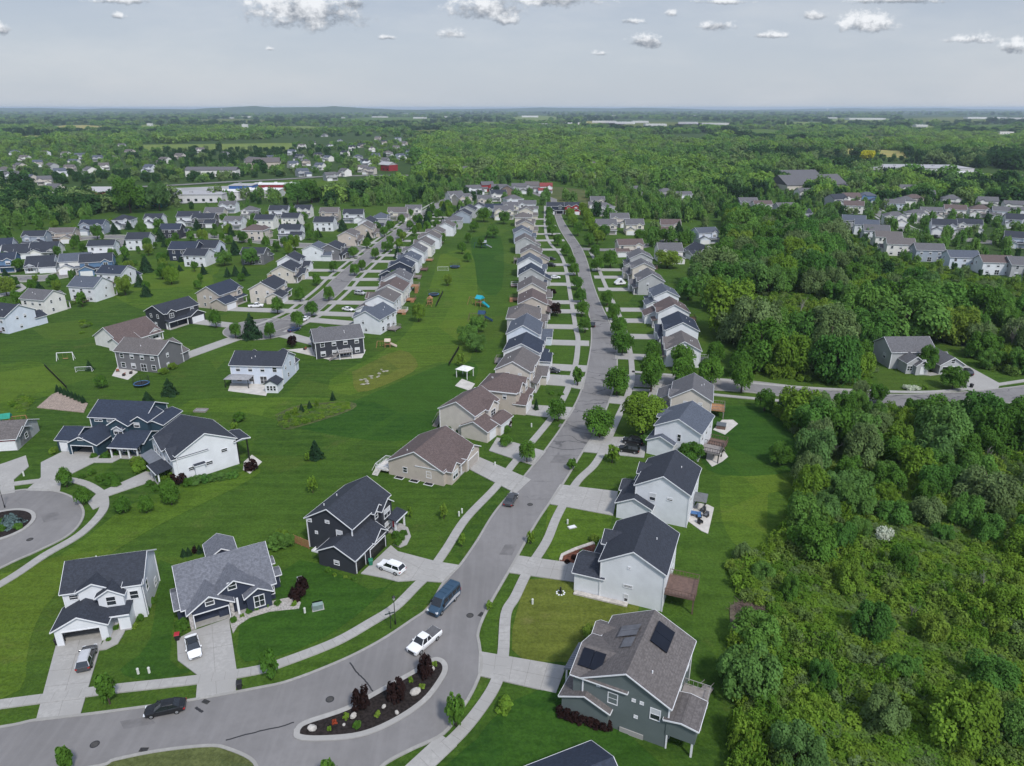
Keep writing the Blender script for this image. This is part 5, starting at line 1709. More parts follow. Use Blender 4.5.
# scrub under and beside the wood
SCR = [crown('scrub', 900, .085, 200 + i, SCRUBM, 1, 1, 12, .0, (.28, .48), .75) for i in range(4)] + [crown('scrub', 1100, .07, 210, LEAFG, 1, 1, 14, .0, (.24, .42), .8), crown('scrub', 900, .085, 211, LEAFY, 1, 1, 12, .0, (.28, .48), .75)]
pts = []
SC = [(735, 800), (736, 700), (737, 650), (752, 640), (760, 610), (738, 590), (733, 575), (742, 562), (770, 552), (792, 530), (800, 500), (806, 470), (803, 442), (790, 428), (775, 411), (800, 407), (850, 411), (905, 415.5), (960, 414), (1024, 412), (1120, 408), (1200, 800)]
def fill(poly, n, sp, rr, hh, streets=True, big=.0):
    Q = [(q.x, q.y) for q in GP(poly)]
    xs, ys = [q[0] for q in Q], [q[1] for q in Q]
    gg = Grid(2)
    for _ in range(n):
        x, y = wg.uniform(min(xs), max(xs)), wg.uniform(min(ys), max(ys))
        if not inside(x, y, Q) or not gg.ok(x, y, sp) : continue
        if streets and not free(x, y, .3): continue
        if (x - BRUSH[0]) ** 2 + (y - BRUSH[1]) ** 2 < 11: continue
        gg.put(x, y)
        r = wg.uniform(*rr)
        # drifts of taller and lower growth
        k = .75 + .5 * (math.sin(x * .13 + 1.7 * math.sin(y * .08)) * math.sin(y * .11 + x * .03))
        pts.append((x, y, 0, wg.uniform(0, 6.28), r, wg.uniform(*hh) * k, wg.choice((0, 1, 2, 3, 0, 1, 2, 3, 4, 5))))
fill(SC, 30000, 1.25, (1.2, 2.3), (1.5, 3.8), False)
fill(WOOD2, 9000, 2.8, (1.8, 2.8), (1.5, 3.5))
fill(WOOD2B, 3000, 2.8, (1.6, 2.6), (1.2, 2.6))
fill([(740, 560), (735, 575), (742, 600), (755, 615), (770, 600), (765, 560)], 600, 1.0, (.8, 1.4), (.9, 2.2), False)
# rushes and low growth in the drainage swale, tall grass at the left edge
fill([(276, 418), (300, 407), (348, 403), (350, 409), (300, 425), (284, 428)], 900, .8, (.7, 1.0), (.6, 1.1), False)
fill([(22, 395), (34, 400), (24, 412), (10, 405)], 200, 1.0, (.8, 1.2), (.6, 1.2), False)
fill([(64, 288), (98, 330), (86, 336), (76, 330)], 100, 1.5, (1, 1.6), (1, 1.8))
mass('undergrowth', SCR, pts)

# far woodland: beyond the trees one can tell apart
LF = leafmat('distant leaves', [(0.098, 0.215, 0.046), (0.127, 0.254, 0.055), (0.163, 0.286, 0.062), (0.117, 0.221, 0.072)], .45)
LFY = leafmat('distant light leaves', [(0.207, 0.333, 0.063), (0.178, 0.310, 0.057), (0.230, 0.345, 0.081)], .45)
LFG = leafmat('distant grey-green leaves', [(0.168, 0.240, 0.090), (0.144, 0.228, 0.072)], .4)
LFD = leafmat('distant dark leaves', [(.032, .082, .026), (.044, .1, .032)], .4)  # also carries the painted cloud-shade bands of the far plain
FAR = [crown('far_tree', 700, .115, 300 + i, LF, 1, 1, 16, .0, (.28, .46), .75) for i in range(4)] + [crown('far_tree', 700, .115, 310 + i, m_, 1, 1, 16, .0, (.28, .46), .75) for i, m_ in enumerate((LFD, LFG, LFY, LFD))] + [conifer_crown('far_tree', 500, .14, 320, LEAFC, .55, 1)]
pts = [(x, y, 0, wg.uniform(0, 6.28), h_ * .45, h_, wg.choice((0, 1, 2, 3, 4, 5, 6))) for (x, y, h_) in cand[NI:]]
OPEN = [  # clearings (seen from the drone): fields, shops, roads, lawns
    [(140, 144.3), (292, 142.5), (292, 149.5), (140, 150.5)], [(140, 138), (178, 136), (180, 141), (142, 142)], [(825, 148), (905, 151), (905, 158), (825, 154)],
    [(540, 186), (560, 184), (622, 195), (626, 208), (585, 210), (545, 203)], [(638, 209), (690, 208), (698, 220), (645, 223)],
    [(22, 186), (200, 182), (292, 176), (410, 171), (410, 180), (350, 194), (290, 205), (220, 204), (150, 204), (60, 203), (22, 198)],
    [(380, 160), (412, 168), (412, 178), (380, 178)], [(785, 172), (826, 172), (824, 190), (785, 188)], [(880, 162), (950, 166), (1040, 172), (1040, 184), (960, 184), (940, 176), (885, 175)],
    [(620, 119), (720, 121), (720, 128), (640, 130), (610, 124)], [(516, 113), (548, 114), (548, 119), (516, 118)], [(900, 115), (1030, 116), (1030, 120), (900, 119)],
]
FARFIELD = [(535, 118.5, 26, 3), (650, 125.5, 62, 4), (705, 125, 32, 3), (600, 124, 26, 3), (390, 120, 52, 3), (860, 120.5, 36, 3), (965, 120, 72, 3), (920, 128, 16, 3.4), (1005, 135, 14, 4), (245, 128, 16, 4), (150, 128, 13, 4), (430, 133, 22, 3.2), (300, 129, 32, 3), (80, 128, 32, 3), (760, 132, 26, 3), (560, 139, 14, 2.6), (880, 139, 26, 3), (690, 141, 18, 2.4), (40, 138, 24, 2.6), (990, 127, 24, 2.4), (480, 124, 30, 2.4), (230, 121, 40, 2.2), (800, 124, 30, 2.2)]
for i, (a_, b_, rx, ry) in enumerate(FARFIELD):
    OPEN.append([(a_ + rx * math.cos(t * .7), b_ + ry * math.sin(t * .7)) for t in range(9)])
NBq = [(q.x, q.y) for q in GP(NB)]
CL2 = [(838, 184), (930, 186), (1000, 196), (1040, 200), (1040, 285), (960, 266), (900, 253), (860, 238), (835, 222)]
CLD = [(285, 133), (412, 133), (416, 168), (380, 170), (285, 172)]


def farfill(y0, y1, sp, hs, n, thin=1.0):
    gg = Grid(max(5, sp))
    for _ in range(n):
        y = math.sqrt(wg.uniform(y0 * y0, y1 * y1))
        x = wg.uniform(-.8, .8) * y
        px, py = inv(x, y)
        if not -30 < px < 1054: continue
        s = sp
        if inside(px, py, NB):
            continue
        if inside(px, py, CL2):
            s = sp * 1.15
        low = 1.0
        if inside(px, py, CLD): s = sp * 1.7; low = .55
        elif 280 < px < 420 and 165 < py < 186: low = .5
        elif 812 < px < 918 and 157 < py < 168: low = .4
        elif 875 < px < 1040 and 170 < py < 182: low = .5
        elif py < 190 and px < 285 and py > 147: low = .6; s = sp * 1.35
        if any(inside(px, py, P) for P in OPEN): continue
        if px > 660 and 205 < py < 400: continue
        # copses and openings
        k = math.sin(x * .0041 + 2 * math.sin(y * .0017)) * math.sin(y * .0033 + 1.3 * math.sin(x * .0023))
        if y < 1200 and wg.random() > .93: continue
        if y > 1300 and k > .62 and thin < 1: continue
        if not gg.ok(x, y, s) or not free(x, y, 1.0, y < 900): continue
        gg.put(x, y)
        h_ = wg.uniform(*hs) * (1 + .15 * k) * low * (1.35 if wg.random() < .12 else 1)
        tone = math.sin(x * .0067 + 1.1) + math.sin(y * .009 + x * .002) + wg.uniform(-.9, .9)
        tone += 1.5 * math.exp(-((py - 146) / 14) ** 2) * (1 if 340 < px < 740 else .6) - 1.3 * math.exp(-((py - 124) / 5) ** 2) - 1.5 * math.exp(-((px - 205) / 75) ** 2 - ((py - 158) / 9) ** 2) - .9 * math.exp(-((px - 640) / 140) ** 2 - ((py - 183) / 16) ** 2)  # sunlit belt and cloud-shadow bands painted in by choice of leaf colour
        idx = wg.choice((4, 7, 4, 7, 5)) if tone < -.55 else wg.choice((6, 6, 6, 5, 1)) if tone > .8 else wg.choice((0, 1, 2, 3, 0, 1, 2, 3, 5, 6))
        pts.append((x, y, 0, wg.uniform(0, 6.28), h_ * (wg.uniform(.48, .8) if y < 1500 else wg.uniform(.65, 1.25)), h_ * wg.uniform(.8, 1.0), idx))


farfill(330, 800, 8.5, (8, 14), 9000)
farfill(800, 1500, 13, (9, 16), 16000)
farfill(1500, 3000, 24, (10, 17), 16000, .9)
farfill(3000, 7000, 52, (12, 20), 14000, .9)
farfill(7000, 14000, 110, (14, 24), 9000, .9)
# the dark conifer belt behind the right-hand cluster and lines of planted trees
for a, b, n, idx, hh in (((880, 178), (1044, 195), 60, 8, 12), ((890, 181), (1044, 198), 60, 8, 12), ((880, 176), (1044, 192), 50, 8, 10), ((690, 178), (770, 196), 22, 4, 11), ((700, 188), (760, 206), 16, 4, 11), ((720, 172), (790, 186), 18, 4, 12)):
    A, Bq = G(*a), G(*b)
    for i in range(n):
        q = A.lerp(Bq, (i + wg.uniform(-.3, .3)) / n)
        pts.append((q.x, q.y, 0, wg.uniform(0, 6.28), hh * .36 if idx != 8 else hh * .5, hh * wg.uniform(.85, 1.15), idx))
# trees among the houses of the clusters
for poly, n, sp in (([(-20, 192), (25, 192), (70, 200), (100, 207), (95, 215), (60, 222), (-20, 232)], 500, 6.5), ([(100, 208), (340, 203), (440, 190), (440, 200), (340, 208), (210, 209), (100, 213)], 300, 10), (CL2, 1500, 7.5), ([(560, 186), (720, 188), (730, 222), (640, 222), (600, 205)], 500, 8), ([(690, 192), (786, 190), (835, 200), (835, 216), (760, 212), (700, 215)], 500, 8),  ([(806, 196), (838, 190), (845, 226), (815, 218)], 120, 8), ([(-40, 205), (60, 205), (95, 218), (60, 226), (-20, 238)], 300, 7), ([(205, 196), (330, 192), (345, 204), (215, 205)], 260, 9), ([(300, 196), (440, 180), (470, 184), (440, 204), (330, 208)], 420, 9), ([(440, 184), (560, 178), (590, 196), (560, 214), (460, 216)], 200, 13), ([(640, 186), (700, 190), (700, 222), (650, 222)], 120, 9), ([(590, 205), (700, 205), (715, 250), (660, 250), (600, 232)], 120, 10)):
    Q = [(q.x, q.y) for q in GP(poly)]
    gg = Grid(6)
    for _ in range(n):
        x, y = wg.uniform(min(q[0] for q in Q), max(q[0] for q in Q)), wg.uniform(min(q[1] for q in Q), max(q[1] for q in Q))
        if not inside(x, y, Q) or not gg.ok(x, y, sp) or not free(x, y, -3.2 if poly is CL2 else .5): continue
        px, py = inv(x, y)
        if any(inside(px, py, P) for P in OPEN) and py < 198: continue
        gg.put(x, y)
        h_ = (wg.uniform(6, 11) if px < 700 else wg.uniform(4, 7.5)) if not (203 < py < 214 and 95 < px < 345) else wg.uniform(3.5, 6)
        pts.append((x, y, 0, wg.uniform(0, 6.28), h_ * .42, h_, wg.choice((0, 1, 2, 3, 0, 4, 5))))
for i, (a_, b_, rx, ry) in enumerate(FARFIELD):
    sheet('field', GP([(a_ + rx * math.cos(t * .7), max(112.5, b_ + ry * math.sin(t * .7))) for t in range(9)]), .05, (FIELD, LAWN_PALE, FIELD, FIELDTAN, LAWN_MID)[i % 5])
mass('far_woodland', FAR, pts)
print('instances', len(pts), 'wood', len(cand))
sheet('field', GP([(140, 144.8), (292, 143), (292, 149.5), (140, 150.5)]), .05, FIELD)
sheet('field', GP([(140, 138), (178, 136.5), (180, 141), (142, 142)]), .05, FIELD)
sheet('field', GP([(820, 147.5), (908, 151), (908, 158), (820, 154.5)]), .05, FIELDTAN)
sheet('field', GP([(22, 188), (200, 186), (292, 180), (345, 178), (352, 192), (290, 198), (28, 203)]), .05, LAWN_MID)
# ------------------------------------------------------------------ vehicles
def paint(n, c, metal=.0): return pbr('car paint ' + n, c, .3, .03, 1.0, .4, metal, None, .3 if max(c) > .1 else .12)
PAINT = {'white': paint('white', (.72, .73, .74)), 'black': paint('black', (.012, .013, .015)), 'dark grey': paint('dark grey', (.05, .052, .058)), 'blue': paint('blue', (.028, .06, .1)), 'silver': paint('silver', (.42, .43, .45)), 'navy': paint('navy', (.02, .035, .09))}
CGLASS = pbr('car glass', (.012, .015, .018), .05, .1, 1, .9)
LAMPW = pbr('headlight lens', (.6, .62, .65), .15, .05, 1, .8)
LAMPR = pbr('tail light lens', (.3, .012, .012), .2, .05, 1, .8)
PLASTIC = pbr('black plastic', (.02, .02, .022), .6)


def loft(m, secs, mi=0):
    """secs: list of rings (same count) joined front to back and capped"""
    n = len(secs[0])
    vs = [p for s in secs for p in s]
    fs = []
    for i in range(len(secs) - 1):
        for j in range(n):
            fs.append((i * n + j, i * n + (j + 1) % n, (i + 1) * n + (j + 1) % n, (i + 1) * n + j))
    fs += [tuple(range(n - 1, -1, -1)), tuple(range((len(secs) - 1) * n, len(secs) * n))]
    m.add(vs, fs, mi)


def ringx(x, hw, z0, z1, tuck=.86, crown_=.03):
    """cross-section of a body at x: rocker, widest at the belt, slightly crowned top"""
    zm = z0 + (z1 - z0) * .55
    return [(x, -hw * .9, z0), (x, -hw, zm), (x, -hw * .97, z1 - .06), (x, -hw * tuck, z1), (x, 0, z1 + crown_), (x, hw * tuck, z1), (x, hw * .97, z1 - .06), (x, hw, zm), (x, hw * .9, z0)]


SHAPE = {  # L, W, body stations (x from the front as a share of L, width share, z0, z1), cabin (base front, roof front, roof rear, base rear, belt, roof)
    'sedan': (4.85, 1.86, [(0, .78, .32, .62), (.04, .93, .22, .72), (.25, 1, .2, .88), (.62, 1, .2, .95), (.85, .99, .22, .98), (.97, .93, .28, .92), (1, .82, .4, .78)], (.25, .42, .72, .9, .93, 1.43)),
    'suv': (4.75, 1.92, [(0, .8, .36, .8), (.04, .95, .26, .95), (.24, 1, .24, 1.06), (.6, 1, .24, 1.1), (.95, .98, .26, 1.1), (1, .9, .4, .95)], (.24, .38, .9, .985, 1.07, 1.72)),
    'pickup': (5.6, 2.0, [(0, .82, .42, .9), (.03, .97, .32, 1.0), (.26, 1, .3, 1.1), (.6, 1, .3, 1.12), (.985, 1, .32, 1.12), (1, .95, .45, 1.08)], (.24, .34, .56, .62, 1.1, 1.82)),
}


def car(kind, p, ang, colr, label, cat=None, roofm_=None, group=None, name=None):
    L, W, st, cab = SHAPE[kind]
    o = thing(name or {'sedan': 'parked_car', 'suv': 'suv', 'pickup': 'pickup_truck'}[kind], label, cat or {'sedan': 'car', 'suv': 'suv', 'pickup': 'pickup truck'}[kind], (p[0], p[1], p[2] if len(p) > 2 else Z0), R(ang), group)
    pm = PAINT[colr]
    X = lambda t: L / 2 - t * L       # front looks along +x
    b = MB()
    loft(b, [ringx(X(t), W / 2 * k, z0, z1) for t, k, z0, z1 in st])
    f0, f1, r1, r0, zb, zt = cab
    hb, ht = W / 2 * .9, W / 2 * .7
    body = b.build('body', pm, o, smooth=False)
    g = MB()
    g.hexa([(X(r0), -hb, zb - .06), (X(f0), -hb, zb - .06), (X(f0), hb, zb - .06), (X(r0), hb, zb - .06), (X(r1), -ht, zt - .05), (X(f1), -ht, zt - .05), (X(f1), ht, zt - .05), (X(r1), ht, zt - .05)])
    g.build('windows', CGLASS, o)
    q = MB()
    loft(q, [[(X(t), -ht * k * 1.02, zt - .07), (X(t), -ht * k * .9, zt + dz), (X(t), 0, zt + dz + .03), (X(t), ht * k * .9, zt + dz), (X(t), ht * k * 1.02, zt - .07)] for t, k, dz in ((f1 + .01, .94, -.03), (f1 + .05, 1, .0), ((f1 + r1) / 2, 1, .02), (r1 - .03, 1, .0), (r1 + .01, .96, -.03))])
    for s in (-1, 1):     # pillars
        for (ta, tb) in ((f0, f1), (r0, r1), ((f0 + r0) / 2 + .02, (f1 + r1) / 2 + .02)):
            q.tube((X(ta), s * hb * 1.005, zb - .04), (X(tb), s * ht * 1.01, zt - .06), .055, .05, 5)
    if kind == 'suv':
        for s in (-1, 1): q.box(X(r1 - .04), X(f1 + .06), s * ht * .86 - .02, s * ht * .86 + .02, zt + .02, zt + .08)
    q.build('cab_roof', roofm_ or pm, o)
    if kind == 'pickup':
        t = MB()
        t.box(X(.985), X(.63), -W / 2 * .86, W / 2 * .86, 1.1, 1.17)
        t.build('bed_cover', pbr('grey tonneau', (.1, .1, .105), .7), o)
    if roofm_ is None and kind == 'sedan':
        pass
    wr = .36 if kind != 'sedan' else .33
    for tx in (.185, .8):
        for s in (-1, 1):
            w = MB()
            y = s * (W / 2 - .11)
            w.tube((X(tx), y - .115, wr), (X(tx), y + .115, wr), wr, wr, 14)
            wo = w.build('wheel', RUBBER, o)
            w = MB()
            w.tube((X(tx), y + s * .09, wr), (X(tx), y + s * .125, wr), wr * .62, wr * .58, 10)
            w.build('rim', RIM, wo)
    for s in (-1, 1):
        k = MB(); k.box(X(.045), X(-.002), s * W * .36 - .2, s * W * .36 + .2, st[1][3] - .2, st[1][3] - .05); k.build('headlight', LAMPW, o)
        k = MB(); k.box(X(1.003), X(.96), s * W * .4 - .14, s * W * .4 + .14, st[-1][3] - .26, st[-1][3] - .04); k.build('tail_light', LAMPR, o)
        k = MB(); k.box(X(f0 + .06), X(f0 + .03), s * (W / 2 + .04) - .1, s * (W / 2 + .04) + .1, zb, zb + .15); k.build('wing_mirror', pm, o)
    k = MB()
    k.box(X(.01), X(-.006), -W * .28, W * .28, st[0][2] + .06, st[0][3] - .12)
    k.build('grille', PLASTIC, o)
    OCC.append((p[0], p[1], 2.5))
    return o


def van(p, ang, label):
    L, W, H_ = 6.5, 2.08, 2.6
    o = thing('passenger_van', label, 'van', (p[0], p[1], Z0), R(ang))
    X = lambda t: L / 2 - t
    b = MB()
    def rv(x, hw, z0, z1): return [(x, -hw * .94, z0), (x, -hw, z0 + .3), (x, -hw, z0 + (z1 - z0) * .55), (x, -hw * .86, z1 - .08), (x, -hw * .7, z1), (x, hw * .7, z1), (x, hw * .86, z1 - .08), (x, hw, z0 + (z1 - z0) * .55), (x, hw, z0 + .3), (x, hw * .94, z0)]
    loft(b, [rv(X(0), W / 2 * .84, .4, .95), rv(X(.15), W / 2 * .96, .3, 1.12), rv(X(1.0), W / 2, .28, 1.35), rv(X(1.85), W / 2, .28, 2.35), rv(X(2.3), W / 2, .28, 2.56), rv(X(6.3), W / 2, .28, 2.6), rv(X(6.5), W / 2 * .97, .4, 2.5)])
    b.build('body', PAINT['blue'], o)
    g = MB()
    g.add([(X(1.02), -.86, 1.4), (X(1.02), .86, 1.4), (X(1.84), .76, 2.32), (X(1.84), -.76, 2.32)], [(0, 1, 2, 3)])
    q = g.build('windscreen', CGLASS, o, (.03, 0, .03))
    for s in (-1, 1):
        g = MB()
        y = s * (W / 2 + .006)
        yt = s * (W / 2 * .9 + .012)
        g.add([(X(1.7), y, 1.5), (X(2.9), y, 1.5), (X(2.9), yt, 2.2), (X(2.0), yt, 2.2)], [(0, 1, 2, 3)])
        for a in (3.05, 4.2, 5.3):
            g.add([(X(a), y, 1.5), (X(a + .98), y, 1.5), (X(a + .98), yt, 2.2), (X(a), yt, 2.2)], [(0, 1, 2, 3)])
        g.build('side_windows', CGLASS, o)
        g = MB()
        y = s * (W / 2 + .012)
        g.add([(X(1.5), y, .75), (X(6.2), y, .62), (X(6.2), y, 1.12), (X(4.6), y, 1.3), (X(2.6), y, 1.02)], [(0, 1, 2, 3, 4)])
        g.build('side_graphic', PAINT['silver'], o)
        k = MB(); k.box(X(.3), X(.02), s * .78 - .18, s * .78 + .18, .85, 1.08); k.build('headlight', LAMPW, o)
        k = MB(); k.box(X(6.51), X(6.4), s * .96 - .08, s * .96 + .08, 1.1, 1.6); k.build('tail_light', LAMPR, o)
        k = MB(); k.box(X(1.7), X(1.45), s * 1.17 - .12, s * 1.17 + .12, 1.4, 1.75); k.build('wing_mirror', PLASTIC, o)
    k = MB(); k.box(X(.06), X(-.02), -.62, .62, .5, .82); k.build('grille', PLASTIC, o)
    k = MB()
    for i in range(4): k.box(X(3.0 + i), X(3.06 + i), -.7, .7, 2.6, 2.63)
    k.build('roof_ribs', PAINT['blue'], o)
    for tx in (1.15, 4.9):
        for s in (-1, 1):
            w = MB(); y = s * (W / 2 - .12)
            w.tube((X(tx), y - .125, .38), (X(tx), y + .125, .38), .38, .38, 14)
            wo = w.build('wheel', RUBBER, o)
            w = MB(); w.tube((X(tx), y + s * .1, .38), (X(tx), y + s * .135, .38), .23, .2, 10)
            w.build('rim', RIM, wo)


def at(px, py, z=.8): return G(px, py, z)
def dirang(a, b):
    d = G(*b) - G(*a)
    return math.degrees(math.atan2(d.y, d.x))


car('suv', (*at(86.5, 658), .19), dirang((82, 672), (91, 645)), 'dark grey', 'dark grey suv with silver roof parked on the drive of the white lower-left house', roofm_=PAINT['silver'])
car('sedan', (*at(193, 646), .19), dirang((190, 633), (196, 659)), 'white', 'white car with dark glass roof on the drive of the navy house', roofm_=CGLASS)
car('sedan', (*at(165, 707), Z0), dirang((186, 703), (150, 710)), 'black', 'black car parked along the lower kerb beside the grass verge')
car('suv', (*at(391.5, 567), .19), dirang((402, 571), (380, 563)), 'white', 'white suv on the drive of the charcoal navy house')
van(at(444, 600, 1.1), dirang((455, 588), (431, 612)), 'blue passenger van with pale side graphics driving behind the white pickup')
car('pickup', (*at(424.5, 640.5), Z0), dirang((440, 632), (415, 653)), 'white', 'white pickup with grey bed cover driving past the mulch island')
car('sedan', (*at(511, 498.5), Z0), dirang((506, 508), (517, 488)), 'dark grey', 'dark grey car by the left kerb near the tan ranch')
car('suv', (*at(629, 449), .19), dirang((640, 450), (620, 447)), 'black', 'black suv on the wide drive, nearer of the two parked together')
car('suv', (*at(633, 441), .19), dirang((640, 443), (624, 440)), 'black', 'black suv on the wide drive, farther of the two parked together')
car('sedan', (*at(552, 370), .19), dirang((545, 369), (562, 370)), 'dark grey', 'dark car on a drive of the left house row beside a purple tree')
car('suv', (*at(967, 372), .19), dirang((974, 379), (960, 368)), 'black', 'black suv beside the grey house in the wood')
car('pickup', (*at(256, 305.5), .19), dirang((244, 306), (268, 305)), 'white', 'white pickup on a long drive left of the second street')
car('sedan', (*at(294, 329), Z0), dirang((285, 330), (300, 325)), 'navy', 'blue car parked at the mouth of the middle cul-de-sac')
car('sedan', (*at(305.5, 318), Z0), dirang((300, 322), (311, 313)), 'white', 'white car parked along the second street')
car('sedan', (*at(551, 258.5), .19), dirang((546, 258), (557, 259)), 'black', 'black car on a left row drive, farther of a pair')
car('suv', (*at(551, 265), .19), dirang((545, 265), (558, 266)), 'black', 'black suv on a left row drive, nearer of a pair')
car('sedan', (*at(555, 277), .19), dirang((548, 277), (562, 277)), 'white', 'white car on a drive in the left house row')
car('suv', (*at(360, 293), .19), dirang((352, 292), (368, 294)), 'silver', 'silver suv on a drive right of the second street')
car('sedan', (*at(348, 309), .19), dirang((342, 308), (355, 310)), 'white', 'white car on a drive right of the second street')
car('sedan', (*at(592.5, 324), Z0), dirang((592, 334), (591, 318)), 'black', 'black car parked by the left kerb of the main street')
car('sedan', (*at(608, 232.5), .19), 90, 'white', 'white car parked in front of the open garage at the top')
car('pickup', (*at(935, 236.5), Z0), dirang((925, 234), (945, 238)), 'black', 'black pickup on the street of the right-hand cluster')
car('sedan', (*at(911, 231.5), Z0), dirang((902, 228), (920, 234)), 'silver', 'silver car on the street of the right-hand cluster')

# white pop-up camper on a drive of the right row
p = G(620, 285)
o = thing('camping_trailer', 'white tent-like camping trailer on a drive of the right house row', 'camper', (p.x, p.y), R(10))
k = MB(); k.box(-2.2, 2.2, -1.1, 1.1, .6, 1.1); k.build('body', PAINT['white'], o)
k = MB(); k.extr_y([(-2.6, 1.1), (2.6, 1.1), (.6, 2.9), (-.6, 2.9)], -1.0, 1.0); k.build('canopy', TRIM, o)
k = MB(); k.extr_y([(-.8, 1.3), (.8, 1.3), (.1, 2.4), (-.1, 2.4)], -1.04, 1.04); k.build('window', CGLASS, o)
for s in (-1, 1):
    k = MB(); k.tube((0, s * 1.0, .35), (0, s * 1.15, .35), .35, .35, 12); k.build('wheel', RUBBER, o)
k = MB(); k.tube((2.2, 0, .65), (3.3, 0, .6), .06, .05, 6); k.build('tow_bar', BLACK, o)

# ------------------------------------------------------------------ street furniture
def lamp(p, label, a=0.0):
    o = thing('street_lamp', label, 'street lamp', (p[0], p[1]), a)
    k = MB(); k.tube((0, 0, 0), (0, 0, .7), .14, .1, 10); k.tube((0, 0, .7), (0, 0, 4.4), .065, .05, 8); k.build('post', BLACK, o)
    k = MB(); k.tube((0, 0, 4.4), (0, 0, 4.85), .14, .24, 10); k.build('lantern', pbr('lantern glass', (.35, .36, .35), .3), o)
    k = MB(); k.tube((0, 0, 4.85), (0, 0, 5.15), .3, .05, 10); k.tube((0, 0, 5.15), (0, 0, 5.3), .04, .02, 6); k.build('lamp_cap', BLACK, o)


lamp(G(395.5, 624), 'black post lamp with lantern head beside the walk near the white pickup')
lamp(G(5, 508), 'black post lamp on the planted circle of the left cul-de-sac')
p = G(391, 629)
o = thing('street_sign', 'pair of crossed street name blades on a post beside the black lamp', 'sign', (p.x, p.y), R(25))
k = MB(); k.tube((0, 0, 0), (0, 0, 3.2), .05, .05, 8); k.build('post', BLACK, o)
k = MB(); k.box(-.75, .75, -.015, .015, 2.75, 2.95); k.build('name_blade', pbr('sign green', (.03, .05, .045), .5), o)
k = MB(); k.box(-.015, .015, -.75, .75, 2.5, 2.7); k.build('name_blade', pbr('sign green', (.03, .05, .045), .5), o)

p = G(318, 608)
o = thing('transformer_box', 'grey-green utility transformer box on the lawn beside the curving walk', 'utility box', (p.x, p.y), R(20))
k = MB(); k.box(-.9, .9, -.8, .8, 0, .12); k.build('pad', CONC, o)
k = MB(); k.box(-.75, .75, -.65, .55, .12, .95); k.box(-.78, .78, -.7, .1, .95, 1.02); k.extr_x([(-.65, .95), (.55, .95), (.55, .85)], -.75, .75); k.build('cabinet', GREENBOX, o)
k = MB(); k.box(-.7, .7, -.67, -.652, .2, .9); k.build('door', pbr('utility green dark', (.15, .2, .19), .6), o)


def pedestal(px, py, label, h=.9):
    p = G(px, py)
    o = thing('utility_pedestal', label, 'utility post', (p.x, p.y))
    k = MB(); k.tube((0, 0, 0), (0, 0, h), .17, .16, 8); k.build('post', pbr('pale pedestal', (.55, .57, .53), .6), o)
    k = MB(); k.tube((0, 0, h), (0, 0, h + .14), .2, .08, 8); k.build('cap', pbr('pale pedestal cap', (.45, .47, .43), .6), o)


for a in ((305, 613, 'pale pedestal beside the transformer box'), (138.5, 674, 'pale utility post by the lower-left walk, left of a pair'), (149.5, 673, 'pale utility post by the lower-left walk, right of a pair'), (532.5, 604, 'white utility post on the right lawn below the statue'), (567.5, 524, 'white utility post on the lawn before the white house with furnished patio'), (459, 516, 'pale utility post left of the left walk, nearer of a pair'), (462, 513, 'pale utility post left of the left walk, farther of a pair'), (495, 466, 'small white post on the lawn beyond the tan ranch drive'), (24, 476, 'pale utility post on the lawn by the left cul-de-sac'), (531.5, 427, 'white post pair on the lawn opposite the big kerb tree')):
    pedestal(*a)
p = G(572, 527.5)
o = thing('ground_box', 'flat white utility lid in the lawn before the patio house', 'utility lid', (p.x, p.y), .4)
k = MB(); k.box(-.8, .8, -.5, .5, 0, .16); k.build('frame', CONC, o); k = MB(); k.box(-.66, .66, -.38, .38, .16, .2); k.build('lid', TRIM, o)
p = G(560.5, 593)
o = thing('garden_statue', 'small dark garden statue in a white stone ring on the right front lawn', 'statue', (p.x, p.y))
k = MB()
for i in range(9): k.ball((.62 * math.cos(i * .7), .62 * math.sin(i * .7), .06), .17, .17, .12, 6, 4)
k.build('stone_ring', TRIM, o)
k = MB(); k.tube((0, 0, 0), (0, 0, .35), .3, .22, 8); k.tube((0, 0, .35), (0, 0, .85), .2, .15, 8); k.ball((0, 0, 1.0), .16, .16, .2); k.build('figure', BLACK, o)


def bin_(px, py, label, body, lid, rot=.3):
    p = G(px, py)
    o = thing('wheeled_bin', label, 'bin', (p.x, p.y, .15), rot)
    k = MB(); k.hexa([(-.26, -.3, .08), (.26, -.3, .08), (.26, .3, .08), (-.26, .3, .08), (-.34, -.38, 1.0), (.34, -.38, 1.0), (.34, .38, 1.0), (-.34, .38, 1.0)]); k.build('bin_body', body, o)
    k = MB(); k.extr_x([(-.42, 1.0), (.42, 1.0), (.4, 1.1), (-.36, 1.07)], -.36, .36); k.build('lid', lid, o)
    for s in (-1, 1):
        k = MB(); k.tube((s * .3, .32, .12), (s * .36, .32, .12), .12, .12, 8); k.build('wheel', RUBBER, o)


bin_(240, 689, 'dark wheeled bin at the kerb end of the navy house drive', PLASTIC, PLASTIC)
bin_(178, 640.5, 'black bin with a red lid beside the navy house drive', PLASTIC, DOORM['red'])
bin_(58.5, 645, 'black bin left of the open garage of the white house', PLASTIC, PLASTIC)
bin_(62.5, 643.5, 'black bin closest to the open garage of the white house', PLASTIC, PLASTIC)
bin_(371, 565.5, 'green bin between the two black garage doors', pbr('bin green', (.02, .15, .09), .5), pbr('bin green', (.02, .15, .09), .5))
bin_(906, 232, 'dark bin on the street of the right-hand cluster', PLASTIC, PLASTIC)
bin_(971, 388, 'dark bin at the end of the wooded drive', PLASTIC, PLASTIC)


